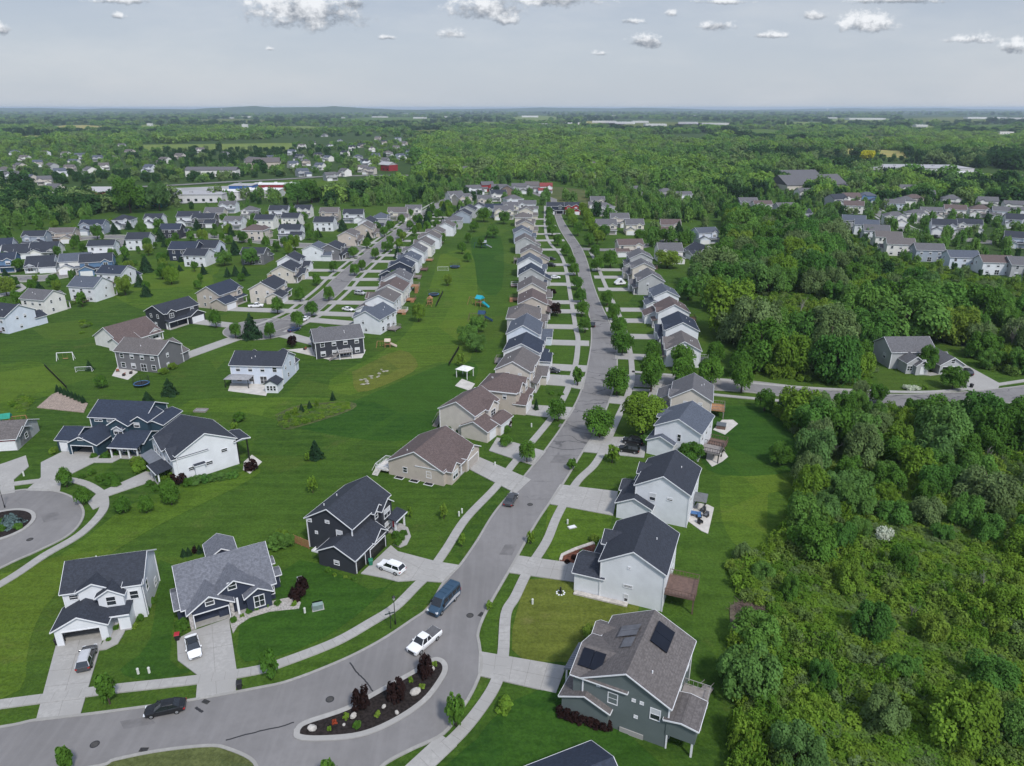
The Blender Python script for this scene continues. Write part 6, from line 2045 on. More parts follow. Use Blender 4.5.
def boulder(px, py, r, label, group=None):
    p = G(px, py)
    m = MB(); m.ball((0, 0, r * .35), r, r * .75, r * .6, 9, 7, 0, .12)
    return tag(m.build('boulder', STONE, None, (p.x, p.y, .24), rnd.uniform(0, 3)), label, 'rock', group)


for a in ((312.5, 731, .65, 'pale boulder at the pointed left end of the mulch island'), (353.5, 718, .5, 'pale boulder between two purple trees on the island'), (415.5, 694.5, .75, 'largest pale boulder near the right end of the island'), (431, 671, .6, 'boulder under the rightmost purple tree of the island'), (344, 726.5, .25, 'tiny white stone on the left half of the island'), (384, 708.5, .35, 'small white stone left of the middle purple tree'), (397, 714.5, .35, 'small white stone near the lower kerb of the island')):
    boulder(*a)


def shrub(px, py, kind, r, h, label, group=None, z=.0, name='shrub'):
    p = G(px, py)
    o = thing(name, label, 'shrub', (p.x, p.y, z), rnd.uniform(0, 6))
    k = MB(); k.tube((0, 0, 0), (0, 0, h * .5), .05, .03, 5); k.build('stem', BARK, o)
    put('foliage', rnd.choice(CROWN[kind]), o, (0, 0, 0), 0, (r, r, h))


for a in ((361, 709, 'purple', 1.35, 3.2, 'purple-leaved small tree on the island, left of three'), (397, 702, 'purple', 1.45, 3.2, 'purple-leaved small tree on the island, middle of three'), (425, 676, 'purple', 1.3, 3.3, 'purple-leaved small tree on the island, right of three')):
    shrub(*a, z=.24, name='purple_tree')
for a in ((346.5, 719.5, 'sapling', .6, .7, 'yellow-green tuft beside the left purple tree'), (357, 728.5, 'round', .6, .8, 'green round shrub low on the island'), (377.5, 717.5, 'sapling', .6, .7, 'yellow-green tuft below the middle of the island'), (411, 682.5, 'sapling', .5, .7, 'yellow-green tuft above the largest boulder'), (422, 689, 'sapling', .6, .6, 'yellow-green tuft right of the largest boulder'), (435, 667, 'sapling', .6, .7, 'yellow-green tuft at the right tip of the island'), (330, 731.5, 'sapling', .4, .6, 'small sprig at the left of the island')):
    shrub(*a, z=.24)
p = G(335, 725)
o = thing('flower_clump', 'red flower clump in the left half of the island', 'flowers', (p.x, p.y, .24))
put('foliage', crown('foliage', 160, .2, 401, LEAFR, 1, 1, 6), o, (0, 0, 0), 0, (.4, .4, .7))

# foundation planting and beds
BED = [(116, 630, 'round', .5, .7), (120, 626, 'sapling', .4, .5), (135, 628, 'sapling', .6, .8), (141, 620, 'round', .6, .9), (147, 612, 'round', .7, .9), (153, 603, 'round', .7, .9), (109, 641, 'round', .4, .6),
       (298, 598, 'purple', 1.5, 2.2), (302, 588, 'purple', 1.3, 2.0), (278, 605, 'round', .6, .8), (268, 607, 'sapling', .5, .7), (257, 610, 'round', .5, .7), (249, 613, 'round', .6, .8), (243, 617, 'sapling', .5, .6), (234, 622, 'round', .6, .9), (183, 630, 'round', 1.2, 1.7), (294, 606, 'sapling', .7, .8), (278, 547, 'broad', 1.8, 2.2), (287, 545, 'broad', 1.6, 2.0), (282, 540, 'broady', 1.5, 1.9),
       (184, 556, 'conifer', .6, 1.6), (189, 555, 'conifer', .6, 1.6), (195, 553.5, 'purple', .5, 1.4), (200, 552.5, 'conifer', .6, 1.6), (205, 550.5, 'conifer', .6, 1.7),
       (398, 545, 'round', .8, 1.2), (402, 540, 'round', .8, 1.1), (396, 537, 'broadd', .8, 1.1), (404, 535, 'broadd', .7, 1.0), (335, 576, 'sapling', .5, .6), (345, 578, 'sapling', .5, .5), (354, 580, 'round', .5, .6), (328, 572, 'round', .6, .8),
       (563, 715, 'purple', 1.1, 1.3), (571, 718, 'purple', 1.1, 1.3), (580, 721, 'purple', 1.1, 1.3), (589, 723, 'purple', 1.1, 1.3), (598, 726, 'purple', 1.1, 1.3), (606, 729, 'purple', 1.1, 1.2), (504, 711, 'sapling', 1.7, 1.8), (591, 636, 'broady', 1.3, 1.6),
       (578, 582, 'conifer', .6, 1.6), (584, 588, 'round', .7, .8), (567, 563, 'purple', .6, .7), (574, 559, 'purple', .7, .8), (582, 553, 'round', .6, .7), (594, 541, 'broady', .9, 1.3),
       (536, 410, 'conifer', .8, 3.2), (457, 435, 'conifer', .6, 1.6), (451, 432, 'broadd', 1.2, 1.8), (505, 427, 'purple', 2, 2.2), (506, 432, 'round', 1.2, 1.6), (552, 394, 'round', .9, .8), (561, 395, 'round', .9, .7),
       (92, 474, 'round', .9, 1.1), (82, 478, 'broadd', .8, 1.0), (102, 480, 'round', 1.3, 1.2), (110, 478, 'round', 1.2, 1.1), (116, 481, 'round', 1.2, 1.0), (107, 484, 'broadd', 1.1, .9), (116, 486, 'round', 1.1, 1.0), (141, 470, 'broady', 1.8, 2.2), (137, 464, 'broady', 1.5, 1.6), (166, 481, 'broady', 1.9, 2.2), (168, 489, 'round', 1.8, 2.0), (179, 483, 'purple', 1.7, 2.2), (190, 485, 'round', 1.4, 1.5), (197, 483, 'broad', 1.5, 1.5), (206, 481, 'broad', 1.4, 1.4), (214, 480, 'broad', 1.4, 1.3), (222, 479, 'broad', 1.3, 1.2), (233, 477, 'broad', 1.3, 1.2), (252, 470, 'purple', 1.7, 2.2), (54, 453, 'broady', 1.0, 1.3), (94, 457.5, 'round', .8, 1.0), (112, 452, 'purple', .9, 1.0), (118, 455, 'broadd', .9, 1.0), (123, 449, 'purple', .9, 1.1), (130, 454, 'round', .9, .9), (106, 457, 'round', .9, 1.0), (150, 485, 'broadd', .9, 1.0), (156, 490, 'round', 1.0, 1.0),
       (164, 374, 'broady', 1.4, 1.8), (173, 369, 'broady', 1.4, 1.8), (646, 520, 'round', .7, .7), (655, 524, 'round', .6, .6), (925, 389, 'sapling', 1.2, 1.0), (908, 389.5, 'blossom', 1.6, 1.1), (915, 389.5, 'blossom', 1.4, 1.0), (735, 570, 'broady', 1.6, 1.8)]
NEARN = [((105, 610), 'white lower-left house'), ((228, 590), 'navy house'), ((350, 545), 'charcoal navy house'), ((630, 680), 'green-grey house'), ((625, 570), 'white house with the brown deck'), ((650, 500), 'white house with furnished patio'), ((415, 470), 'tan ranch'), ((480, 430), 'beige house past the tan ranch'), ((105, 440), 'dark teal house'), ((195, 460), 'large white house'), ((520, 390), 'tan house with brown roof'), ((925, 368), 'grey house in the wood'), ((147, 352), 'dark grey walkout house'), ((745, 600), 'brush pile at the wood edge')]
cnt = {}
KW = {'round': 'round green', 'sapling': 'yellow-green', 'purple': 'dark purple', 'conifer': 'upright evergreen', 'broad': 'mid green', 'broady': 'light green', 'broadd': 'dark green', 'blossom': 'white-flowering'}
for px, py, k, r, h_ in sorted(BED):
    p = G(px, py)
    w = min(NEARN, key=lambda t: (G(*t[0]) - p).length)[1]
    c = cnt.setdefault((w, k), 0); cnt[(w, k)] += 1
    shrub(px, py, k, r, h_, '%s shrub planted by the %s, %s from left' % (KW[k], w, nth(c)), 'shrubs planted beside houses')
for i in range(8):
    shrub(58 + i * 3.7, 392 + i * 1.6, 'conifer', .75, 2.2, 'narrow dark arborvitae behind the gravel bed, %s from the left' % nth(i), 'arborvitae behind the gravel bed')
for i, (px, py) in enumerate([(4, 524), (9, 527), (14, 525), (2, 531), (19, 529)]):
    shrub(px, py, 'spruce' if i in (1, 2) else 'round', 1.6 if i in (1, 2) else .9, 2.4 if i in (1, 2) else .9, '%s on the left cul-de-sac planting circle, %s from the left' % ('blue spruce' if i in (1, 2) else 'low green shrub', nth((1, 2, 3, 0, 4)[i])), None, .24)
for i, (px, py) in enumerate([(302, 412), (310, 409), (317, 407), (333, 400), (296, 416)]):
    shrub(px, py, 'conifer' if i in (0, 1, 3) else 'sapling', .8, 2.4, 'small evergreen rising from the grassy drain, %s from the left' % nth((1, 2, 3, 4, 0)[i]) if i in (0, 1, 3) else 'pale bush rising from the grassy drain, %s from the left' % nth((1, 2, 3, 4, 0)[i]))
for i in range(16):
    q = rnd.random()
    px, py = (rnd.uniform(356, 368), rnd.uniform(379, 385)) if q < .35 else (378 + (i - 8) * 1.5 + rnd.uniform(-3, 3), 374 - (i - 8) * .9 + rnd.uniform(-2, 2))
    p = G(px, py)
    m = MB(); m.ball((0, 0, .05), rnd.uniform(.35, .9), rnd.uniform(.3, .6), .16, 8, 5, 0, .2)
    tag(m.build('flat_stone', pbr('dull stone', (.26, .25, .2), .9, .3, 1.5), None, (p.x, p.y, .08), rnd.uniform(0, 3)), 'flat pale stone in the washed-out bare patch of the open green', 'rock', 'flat stones in the bare patch')

def manhole(px, py, label, r=.42):
    p = G(px, py)
    o = thing('manhole_cover', label, 'manhole cover', (p.x, p.y, Z0 + .005))
    k = MB(); k.tube((0, 0, -.05), (0, 0, .012), r, r, 16); k.build('cover', pbr('cast iron', (.06, .058, .055), .6, .3, 6.0), o)
    k = MB(); k.tube((0, 0, -.05), (0, 0, .006), r + .14, r + .14, 16); k.build('collar', pbr('tar', (.03, .03, .033), .7), o)
for a in ((330, 700, 'round iron cover in the lane above the left end of the mulch island'), (470, 616, 'round iron cover in the lane right of the white pickup'), (530, 505, 'round iron cover in the main street beside the dark grey car'), (95, 745, 'round iron cover in the lower left lane'), (30, 540, 'round iron cover in the left cul-de-sac')): manhole(*a)
def drain(px, py, label, rz=0.0):
    p = G(px, py)
    o = thing('storm_drain', label, 'drain', (p.x, p.y, Z0 + .02), rz)
    k = MB(); k.box(-.5, .5, -.3, .3, -.05, .02); k.build('frame', pbr('cast iron', (.06, .058, .055), .6, .3, 6.0), o)
    k = MB()
    for i in range(6): k.box(-.42 + i * .15, -.34 + i * .15, -.24, .24, .02, .04)
    k.build('grate', BLACK, o)
drain(144, 750.5, 'iron storm drain at the kerb of the lower grass verge')
drain(481, 615, 'iron storm drain by the right kerb opposite the blue van', 1.0)
drain(206, 702.5, 'iron storm drain near the mouth of the navy house drive', -.4)
# patched asphalt
for i, P_ in enumerate(([(120, 722), (150, 717), (156, 724), (124, 730)], [(505, 545), (517, 545), (512, 556), (499, 555)], [(556, 455), (572, 455), (566, 464), (550, 463)], [(40, 515), (58, 512), (62, 519), (44, 523)], [(560, 424), (600, 430), (598, 433), (558, 427)])):
    sheet('road_patch', GP(P_), Z0 + .003, pbr('patched asphalt', (.145, .14, .14), .9, .15, .5))
def condenser(px, py, label, rz=0.0):
    p = G(px, py)
    o = thing('air_conditioner', label, 'air conditioner', (p.x, p.y), rz)
    k = MB(); k.box(-.5, .5, -.5, .5, 0, .1); k.build('pad', CONC, o)
    k = MB(); k.box(-.4, .4, -.4, .4, .1, .85); k.build('casing', pbr('condenser grey', (.3, .31, .32), .5, .1, 4.0), o)
    k = MB(); k.tube((0, 0, .85), (0, 0, .88), .33, .33, 16); k.build('fan_grille', BLACK, o)
condenser(620, 724, 'grey air conditioner unit beside the green-grey house wall', .4)
condenser(664, 529, 'grey air conditioner unit beside the white house with furnished patio', .4)
condenser(300, 582, 'grey air conditioner unit beside the navy house', .4)
condenser(452, 470, 'grey air conditioner unit beside the tan ranch', .4)
# heap of cut brush at the edge of the wood
p = G(752, 612)
m = MB()
bg_ = random.Random(4)
for i in range(420):
    a, rr = bg_.uniform(0, 6.28), math.sqrt(bg_.random())
    x, y = 3.4 * rr * math.cos(a), 2.4 * rr * math.sin(a)
    z = (1 - rr) * 1.0 * bg_.random() + .05
    t = bg_.uniform(0, 6.28); L = bg_.uniform(.4, 1.4)
    m.tube((x, y, z), (x + L * math.cos(t), y + L * math.sin(t), z + bg_.uniform(-.05, .4)), .035, .015, 3, cap=False)
tag(m.build('brush_pile', pbr('cut brush', (.12, .085, .075), .95, .4, 2.0), None, (p.x, p.y, 0)), 'heap of cut brown brush at the edge of the scrub behind the green-grey house', 'brush pile')
sheet('bare_soil', smooth(GP([(730, 606), (745, 602), (768, 612), (776, 628), (766, 640), (748, 634), (734, 640), (730, 622), (730, 606)]), 3)[:-1], .13, pbr('bare soil', (.1, .085, .06), .95, .4, .8))
# ------------------------------------------------------------------ gardens: decks' furniture, play things
def play(px, py, label, col_, roofc, slide='R', s=1.0, rz=0.0):
    p = G(px, py)
    o = thing('playset', label, 'playset', (p.x, p.y), rz)
    k = MB()
    for a in (-1, 1):
        for b in (-1, 1): k.box(a * s - .08, a * s + .08, b * s - .08, b * s + .08, 0, 2.7 * s)
    k.box(-s, s, -s, s, 1.3 * s, 1.45 * s)
    k.build('tower', col_, o)
    k = MB(); k.extr_x([(-1.25 * s, 2.6 * s), (1.25 * s, 2.6 * s), (0, 3.6 * s)], -1.2 * s, 1.2 * s); k.build('canopy', roofc, o)
    k = MB()
    k.extr_y([(s, 1.4 * s), (s, 1.6 * s), (3.6 * s, .3), (3.6 * s, .1)], -.45, .45)
    for yy in (-.5, .45): k.extr_y([(s, 1.4 * s), (s, 1.9 * s), (3.6 * s, .55), (3.6 * s, .1)], yy, yy + .05)
    k.build('slide', roofc, o)
    k = MB()
    k.tube((-s, 0, 2.5 * s), (-4.2 * s, 0, 2.5 * s), .07, .07, 6)
    for b in (-1, 1): k.tube((-4.2 * s, 0, 2.5 * s), (-4.5 * s, b * 1.2, 0), .07, .07, 6)
    for x in (-2.0, -3.1):
        for b in (-.2, .2): k.tube((x * s, b, 2.5 * s), (x * s, b, .55), .02, .02, 4)
        k.box(x * s - .12, x * s + .12, -.25, .25, .5, .55)
    k.build('swings', col_, o)


TEALP = pbr('teal plastic', (.02, .3, .38), .4); BLUEP = pbr('dark blue plastic', (.02, .05, .1), .5); GRNP = pbr('green plastic', (.02, .22, .16), .5)
play(480, 306, 'playset with bright teal canopy and slide on the central green', WOODL, TEALP, s=1.2, rz=R(-35))
play(482, 321, 'playset with dark blue canopy and slide on the central green', WOODD, BLUEP, s=1.1, rz=R(-10))
play(8, 427, 'wooden playset with green slide at the left edge', WOODL, GRNP, rz=R(200))
play(430, 304, 'orange wooden playset behind the second street houses', WOODL, WOODL, s=.9, rz=R(90))
play(388, 347, 'small reddish playset on the lawn right of the charcoal walkout house', WOODL, pbr('pale canvas', (.45, .38, .32), .7), s=.8)
play(484, 248, 'small blue-grey playset far up the central green', BLUEP, pbr('grey canvas', (.25, .27, .3), .7), s=1.2)
play(706, 276, 'small blue playset at the edge of the wood behind the upper right houses', BLUEP, TEALP, s=1.0)


def tramp(px, py, r, label, net=True):
    p = G(px, py)
    o = thing('trampoline', label, 'trampoline', (p.x, p.y))
    k = MB(); k.tube((0, 0, .82), (0, 0, .86), r * .86, r * .86, 24); k.build('mat', PLASTIC, o)
    k = MB()
    n = 24
    A = [(r * math.cos(6.2832 * i / n), r * math.sin(6.2832 * i / n)) for i in range(n)]
    for i in range(n):
        a, b = A[i], A[(i + 1) % n]
        q = .84
        k.hexa([(a[0] * q, a[1] * q, .84), (a[0], a[1], .84), (b[0], b[1], .84), (b[0] * q, b[1] * q, .84), (a[0] * q, a[1] * q, .92), (a[0], a[1], .92), (b[0], b[1], .92), (b[0] * q, b[1] * q, .92)])
    k.build('edge_pad', pbr('blue vinyl', (.06, .14, .28), .5), o)
    for i in range(0, n, 4):
        k = MB(); k.tube((A[i][0], A[i][1], 0), (A[i][0], A[i][1], .84), .05, .05, 5); k.build('leg', BLACK, o)
    if net:
        k = MB()
        for i in range(n):
            a, b = A[i], A[(i + 1) % n]
            k.tube((*a, 2.6), (*b, 2.6), .04, .04, 4, cap=False)
            k.tube((*a, .9), (*a, 2.6), .045 if i % 4 == 0 else .016, None, 4, cap=False)
            for z in (1.3, 1.7, 2.1): k.tube((*a, z), (*b, z), .014, .014, 3, cap=False)
        k.build('safety_net', BLACK, o)


tramp(142, 386, 2.1, 'round trampoline with blue pad behind the dark grey walkout house')
tramp(455, 268, 2.4, 'dark netted trampoline far up the central green')
tramp(434, 296, 2.2, 'netted trampoline behind the second street houses')


def goal(px, py, w, h, rz, label):
    p = G(px, py)
    o = thing('soccer_goal', label, 'goal', (p.x, p.y), rz)
    k = MB()
    for s in (-1, 1):
        k.tube((s * w / 2, 0, 0), (s * w / 2, 0, h), .06, .06, 6)
        k.tube((s * w / 2, 0, h), (s * w / 2, 1.3, 0), .04, .04, 6)
        k.tube((s * w / 2, 0, .05), (s * w / 2, 1.3, .05), .04, .04, 6)
    k.tube((-w / 2, 0, h), (w / 2, 0, h), .06, .06, 6)
    k.tube((-w / 2, 1.3, .05), (w / 2, 1.3, .05), .04, .04, 6)
    k.build('frame', TRIM, o)
    k = MB()
    for i in range(13):
        x = -w / 2 + w * i / 12
        k.tube((x, 0, h), (x, 1.3, .05), .012, .012, 3, cap=False)
    for j in range(1, 6):
        t = j / 6
        k.tube((-w / 2, 1.3 * t, h * (1 - t)), (w / 2, 1.3 * t, h * (1 - t)), .012, .012, 3, cap=False)
    k.build('net', TRIM, o)


goal(84, 372, 4.4, 1.6, R(8), 'soccer goal with net on the lawn left of the trampoline')
goal(443, 271, 5.0, 2.0, R(5), 'white soccer goal far up the central green')
p = G(66, 360)
o = thing('swing_frame', 'white swing frame on the lawn at the left behind the tan house', 'swing frame', (p.x, p.y), R(10))
k = MB()
for s in (-1, 1):
    for b in (-.7, .7): k.tube((s * 2.2, 0, 2.4), (s * 2.4, b, 0), .09, .09, 6)
k.tube((-2.3, 0, 2.4), (2.3, 0, 2.4), .1, .1, 6)
k.build('frame', TRIM, o)
k = MB()
for s in (-.6, .6): k.tube((s, 0, 2.35), (s, 0, .6), .02, .02, 4)
k.box(-.7, .7, -.25, .25, .5, .58)
k.build('seat', WOODL, o)
p = G(201, 411)
o = thing('sand_box', 'low grey framed box lying on the lawn behind the large white house', 'sand box', (p.x, p.y), R(-3))
k = MB()
for a in ((-1.6, 1.6, -1, -.85), (-1.6, 1.6, .85, 1), (-1.6, -1.45, -.85, .85), (1.45, 1.6, -.85, .85)): k.box(*a, 0, .4)
k.build('frame', WOODG, o)
k = MB(); k.box(-1.45, 1.45, -.85, .85, 0, .2); k.build('fill', pbr('grey sand', (.2, .2, .2), .9), o)


def fence(a, b, label, mat, h=1.2, n=None):
    A, Bq = G(*a), G(*b)
    d = Bq - A
    L = d.length
    o = thing('garden_fence', label, 'fence', (A.x, A.y), math.atan2(d.y, d.x))
    n = n or max(2, int(L / 2.4))
    for i in range(n + 1):
        k = MB(); x = L * i / n; k.box(x - .06, x + .06, -.06, .06, 0, h + .1); k.build('post', mat, o)
    k = MB()
    for z in (.25, h - .1): k.box(0, L, -.03, .03, z, z + .09)
    m = int(L / .16)
    for i in range(m): k.box(L * i / m, L * i / m + .06, -.025, .025, .08, h)
    k.build('palings', mat, o)


fence((294.5, 543), (309, 549), 'short cedar board fence behind the charcoal navy house', WOODL, 1.7)
fence((449, 366), (459, 349), 'dark picket fence on the central green below the loose trees', BLACK)
fence((436, 307), (443, 293), 'dark picket fence behind the second street houses', BLACK)
fence((484, 243), (492, 226), 'dark picket fence at the top of the central green', BLACK)
fence((45, 367), (67, 389), 'dark wire fence along the rough grass at the left', BLACK, 1.0)

# patios with furniture behind the right row
def patio(pts, z=.1): slab('patio', GP(pts), z, PATIO)
patio([(686, 520), (701, 531), (708, 534), (714, 508), (708, 505), (697, 503)])
patio([(706, 460), (712, 467), (722, 462), (728, 457), (722, 448), (708, 448)], .11)
patio([(713, 430), (725, 435), (738, 424), (733, 420), (722, 420)], .1)
patio([(455, 386), (470, 391), (475, 384), (462, 379)])
patio([(286, 350), (330, 360), (362, 358), (366, 350), (340, 345)], .09)
patio([(112, 376), (128, 380), (138, 372), (118, 366)], .09)
patio([(228, 391), (266, 396), (270, 386), (232, 380)], .09)
patio([(243, 470), (250, 474), (262, 462), (252, 455), (244, 462)], .09)
GREYF = pbr('grey cushion', (.12, .125, .14), .8); BLUEF = pbr('blue cushion', (.06, .14, .3), .8)


def table_set(px, py, label, top, rz=0.0, umb=None):
    p = G(px, py)
    o = thing('patio_table', label, 'table', (p.x, p.y, .12), rz)
    k = MB(); k.box(-.9, .9, -.55, .55, .7, .76); k.build('table_top', top, o)
    for a in (-.8, .8):
        for b in (-.45, .45):
            k = MB(); k.box(a - .04, a + .04, b - .04, b + .04, 0, .7); k.build('leg', BLACK, o)


def chair(px, py, label, mat, rz, grp=None):
    p = G(px, py)
    o = thing('patio_chair', label, 'chair', (p.x, p.y, .12), rz, grp)
    k = MB(); k.box(-.35, .35, -.35, .35, .3, .46); k.build('seat', mat, o)
    k = MB(); k.extr_x([(.28, .4), (.4, .4), (.5, 1.0), (.4, 1.0)], -.35, .35); k.build('backrest', mat, o)
    for a in (-1, 1):
        k = MB(); k.box(a * .38 - .04, a * .38 + .04, -.35, .4, .05, .62); k.build('armrest', BLACK, o)


def pergola(px, py, w, d, hh, rz, label, mat, roof):
    p = G(px, py)
    o = thing('gazebo', label, 'gazebo', (p.x, p.y, .1), rz)
    for a in (-1, 1):
        for b in (-1, 1):
            k = MB(); k.box(a * w / 2 - .08, a * w / 2 + .08, b * d / 2 - .08, b * d / 2 + .08, 0, hh); k.build('post', mat, o)
    k = MB(); k.hexa([(-w / 2 - .3, -d / 2 - .3, hh), (w / 2 + .3, -d / 2 - .3, hh), (w / 2 + .3, d / 2 + .3, hh), (-w / 2 - .3, d / 2 + .3, hh), (-w / 5, -d / 5, hh + .7), (w / 5, -d / 5, hh + .7), (w / 5, d / 5, hh + .7), (-w / 5, d / 5, hh + .7)]); k.build('canopy', roof, o)


pergola(696, 508, 3.2, 3, 2.4, R(-20), 'grey canopied gazebo on the furnished patio', BLACK, pbr('grey metal roof', (.12, .125, .13), .5))
table_set(692, 516, 'dark table on the furnished patio beside the gazebo', BLUEF, R(-20))
for i, (px, py, c_) in enumerate([(699, 518, BLUEF), (703, 512, GREYF), (706, 517, GREYF), (700, 524, BLACK)]):
    chair(px, py, '%s patio chair on the furnished patio, %s from the left' % (('blue', 'grey', 'grey', 'black')[i], nth((0, 2, 3, 1)[i])), c_, R(rnd.uniform(0, 360)))
table_set(717, 456, 'white covered table on the nearer crowded deck patio', TRIM, R(-20))
chair(722, 452, 'black patio chair beside the white covered table', BLACK, 1.0)
p = G(721, 428)
o = thing('hot_tub', 'dark covered hot tub on the patio behind the house with crowded decks', 'hot tub', (p.x, p.y, .1), R(-20))
k = MB(); k.box(-1.05, 1.05, -1.05, 1.05, 0, .85); k.build('shell', WOODD, o)
k = MB(); k.box(-1.12, 1.12, -1.12, 1.12, .85, .98); k.build('lid', pbr('grey vinyl', (.1, .11, .12), .5), o)
pergola(465, 377, 3.6, 3.2, 2.5, R(-30), 'white pergola on a raised deck in the left row', TRIM, pbr('white canvas', (.62, .62, .6), .7))
pergola(240, 386, 6.5, 3.4, 2.5, R(-4), 'dark framed grey-topped pergola behind the pale walkout house', BLACK, pbr('grey louvre', (.25, .25, .26), .5))
p = G(274, 391)
o = thing('garden_shed', 'small white gabled sunroom shed behind the pale walkout house', 'shed', (p.x, p.y), R(-3))
k = MB(); k.extr_y([(-1.7, 0), (1.7, 0), (1.7, 2.6), (0, 3.6), (-1.7, 2.6)], -1.5, 2.5); k.build('wall', wallm('white'), o)
k = MB()
for s in (-1, 1): k.extr_y([(0, 3.62), (s * 2.0, 2.44), (s * 2.0, 2.6), (0, 3.8)], -1.8, 2.6)
k.build('roof', roofm('slate'), o)
for x in (-.9, 0, .9):
    f, pn = win_meshes(.6, 1.3, False, 0)
    w_ = put('window', f, o, (x, -1.512, 1.4)); put('pane', pn, w_)
for i, (px, py, k_) in enumerate([(118, 372, 'or'), (124, 376, 'or'), (131, 374, 'br'), (305, 350, 'or'), (344, 354, 'br')]):
    chair(px, py, '%s garden chair on a rear patio, %s from the left' % ('terracotta' if k_ == 'or' else 'brown', nth(i)), pbr('terracotta cushion', (.3, .1, .06), .8) if k_ == 'or' else WOODD, rnd.uniform(0, 6))

# ------------------------------------------------------------------ buildings in the distance
def hall(px, py, w, d, hgt, rz, wall, roof, label, name='commercial_building', cat='building', gable=False, door=True):
    p = G(px, py, hgt / 2)
    o = thing(name, label, cat, (p.x, p.y), R(rz))
    k = MB(); k.box(-w / 2, w / 2, -d / 2, d / 2, 0, hgt); k.build('wall', wall, o)
    k = MB()
    if gable:
        for s in (-1, 1): k.extr_x([(0, hgt + d * .22), (s * (d / 2 + .5), hgt - .1), (s * (d / 2 + .5), hgt + .15), (0, hgt + d * .22 + .25)], -w / 2 - .5, w / 2 + .5)
        k.extr_x([(-d / 2, hgt), (d / 2, hgt), (0, hgt + d * .22)], -w / 2 + .01, w / 2 - .01)
    else:
        k.box(-w / 2 - .3, w / 2 + .3, -d / 2 - .3, d / 2 + .3, hgt, hgt + .5)
        for i in range(max(1, int(w / 14))): k.box(-w / 2 + 6 + i * 14, -w / 2 + 8.5 + i * 14, -1, 1.2, hgt + .5, hgt + 1.8)
    k.build('roof', roof, o)
    n = max(2, int(w / 6))
    for i in range(min(n, 14)):
        x = -w / 2 + w * (i + .5) / n
        k = MB(); k.box(x - 1.1, x + 1.1, -d / 2 - .06, -d / 2 + .0, .9, min(hgt - .6, 3.0)); k.build('window', GLASS, o)
    return o


CW = pbr('pale cladding', (.5, .5, .5), .7); CG = pbr('grey membrane roof', (.33, .33, .34), .8); CR = pbr('red cladding', (.22, .025, .03), .6); CB = pbr('blue cladding', (.03, .1, .3), .6); CT = pbr('teal cladding', (.05, .22, .25), .6); CWH = pbr('white membrane roof', (.62, .62, .62), .7)
hall(112, 194, 34, 16, 5, 2, CR, CG, 'long low shop with dark red front on the far-left road', gable=True)
hall(112, 200.5, 62, 22, 5.5, 3, CW, CG, 'long grey shop roof nearest the left housing cluster')
hall(158, 195, 30, 22, 6, 0, CW, CWH, 'white flat-roofed shop left of the large dark tree')
hall(150, 203, 20, 12, 6, 0, CT, CG, 'small teal-walled shop behind the left cluster')
hall(205, 197, 36, 24, 6, 2, CW, CG, 'grey flat-roofed shop right of the large dark tree')
hall(228, 194.5, 24, 20, 6, 2, CW, CWH, 'white shop left of the blue-fronted shop')
hall(244, 189.5, 20, 18, 8, 2, CB, CG, 'bright blue fronted shop on the far-left road')
hall(262, 193, 34, 18, 6, 2, CW, CWH, 'white flat shop before the red and blue fascia')
hall(276, 187, 42, 16, 5.5, 2, CR, CWH, 'shop with long red and blue fascia by the far road', door=False)
hall(213, 173, 56, 14, 7, 2, wallm('offwhite'), roofm('grey'), 'long pale townhouse block with grey gabled roof', 'townhouse_block', gable=True)
hall(264, 165, 40, 22, 8, 12, wallm('tan'), roofm('grey-brown'), 'tan gabled apartment block left of the distant cluster', 'apartment_block', gable=True)
hall(255, 163, 26, 16, 8, -40, wallm('beige'), roofm('grey'), 'smaller beige apartment block left of the distant cluster', 'apartment_block', gable=True)
hall(388, 167.5, 20, 14, 7, -40, CR, CG, 'bright red barn with grey roof beside the far road', 'barn', gable=True)
hall(806, 187, 60, 34, 7, 12, wallm('beige'), roofm('grey'), 'broad grey-roofed hall left of the right-hand cluster', gable=True)
hall(792, 178, 50, 20, 7, 12, wallm('beige'), roofm('grey'), 'long grey-roofed hall behind the broad hall', gable=True)
hall(912, 170, 110, 56, 8, -8, CW, CG, 'vast pale flat-roofed building beyond the conifer belt')
hall(958, 176, 40, 20, 7, -10, CW, CWH, 'small white hall right of the vast flat building')
hall(992, 181, 26, 14, 5, -20, pbr('orange earth', (.25, .12, .06), .9), pbr('orange earth', (.25, .12, .06), .9), 'low orange-brown structure on the bare building ground', gable=True)
sheet('bare_ground', GP([(950, 174), (1040, 175), (1040, 184), (985, 182)]), .06, pbr('bare ground', (.33, .3, .27), .95, .2, .05))
g3 = random.Random(12)
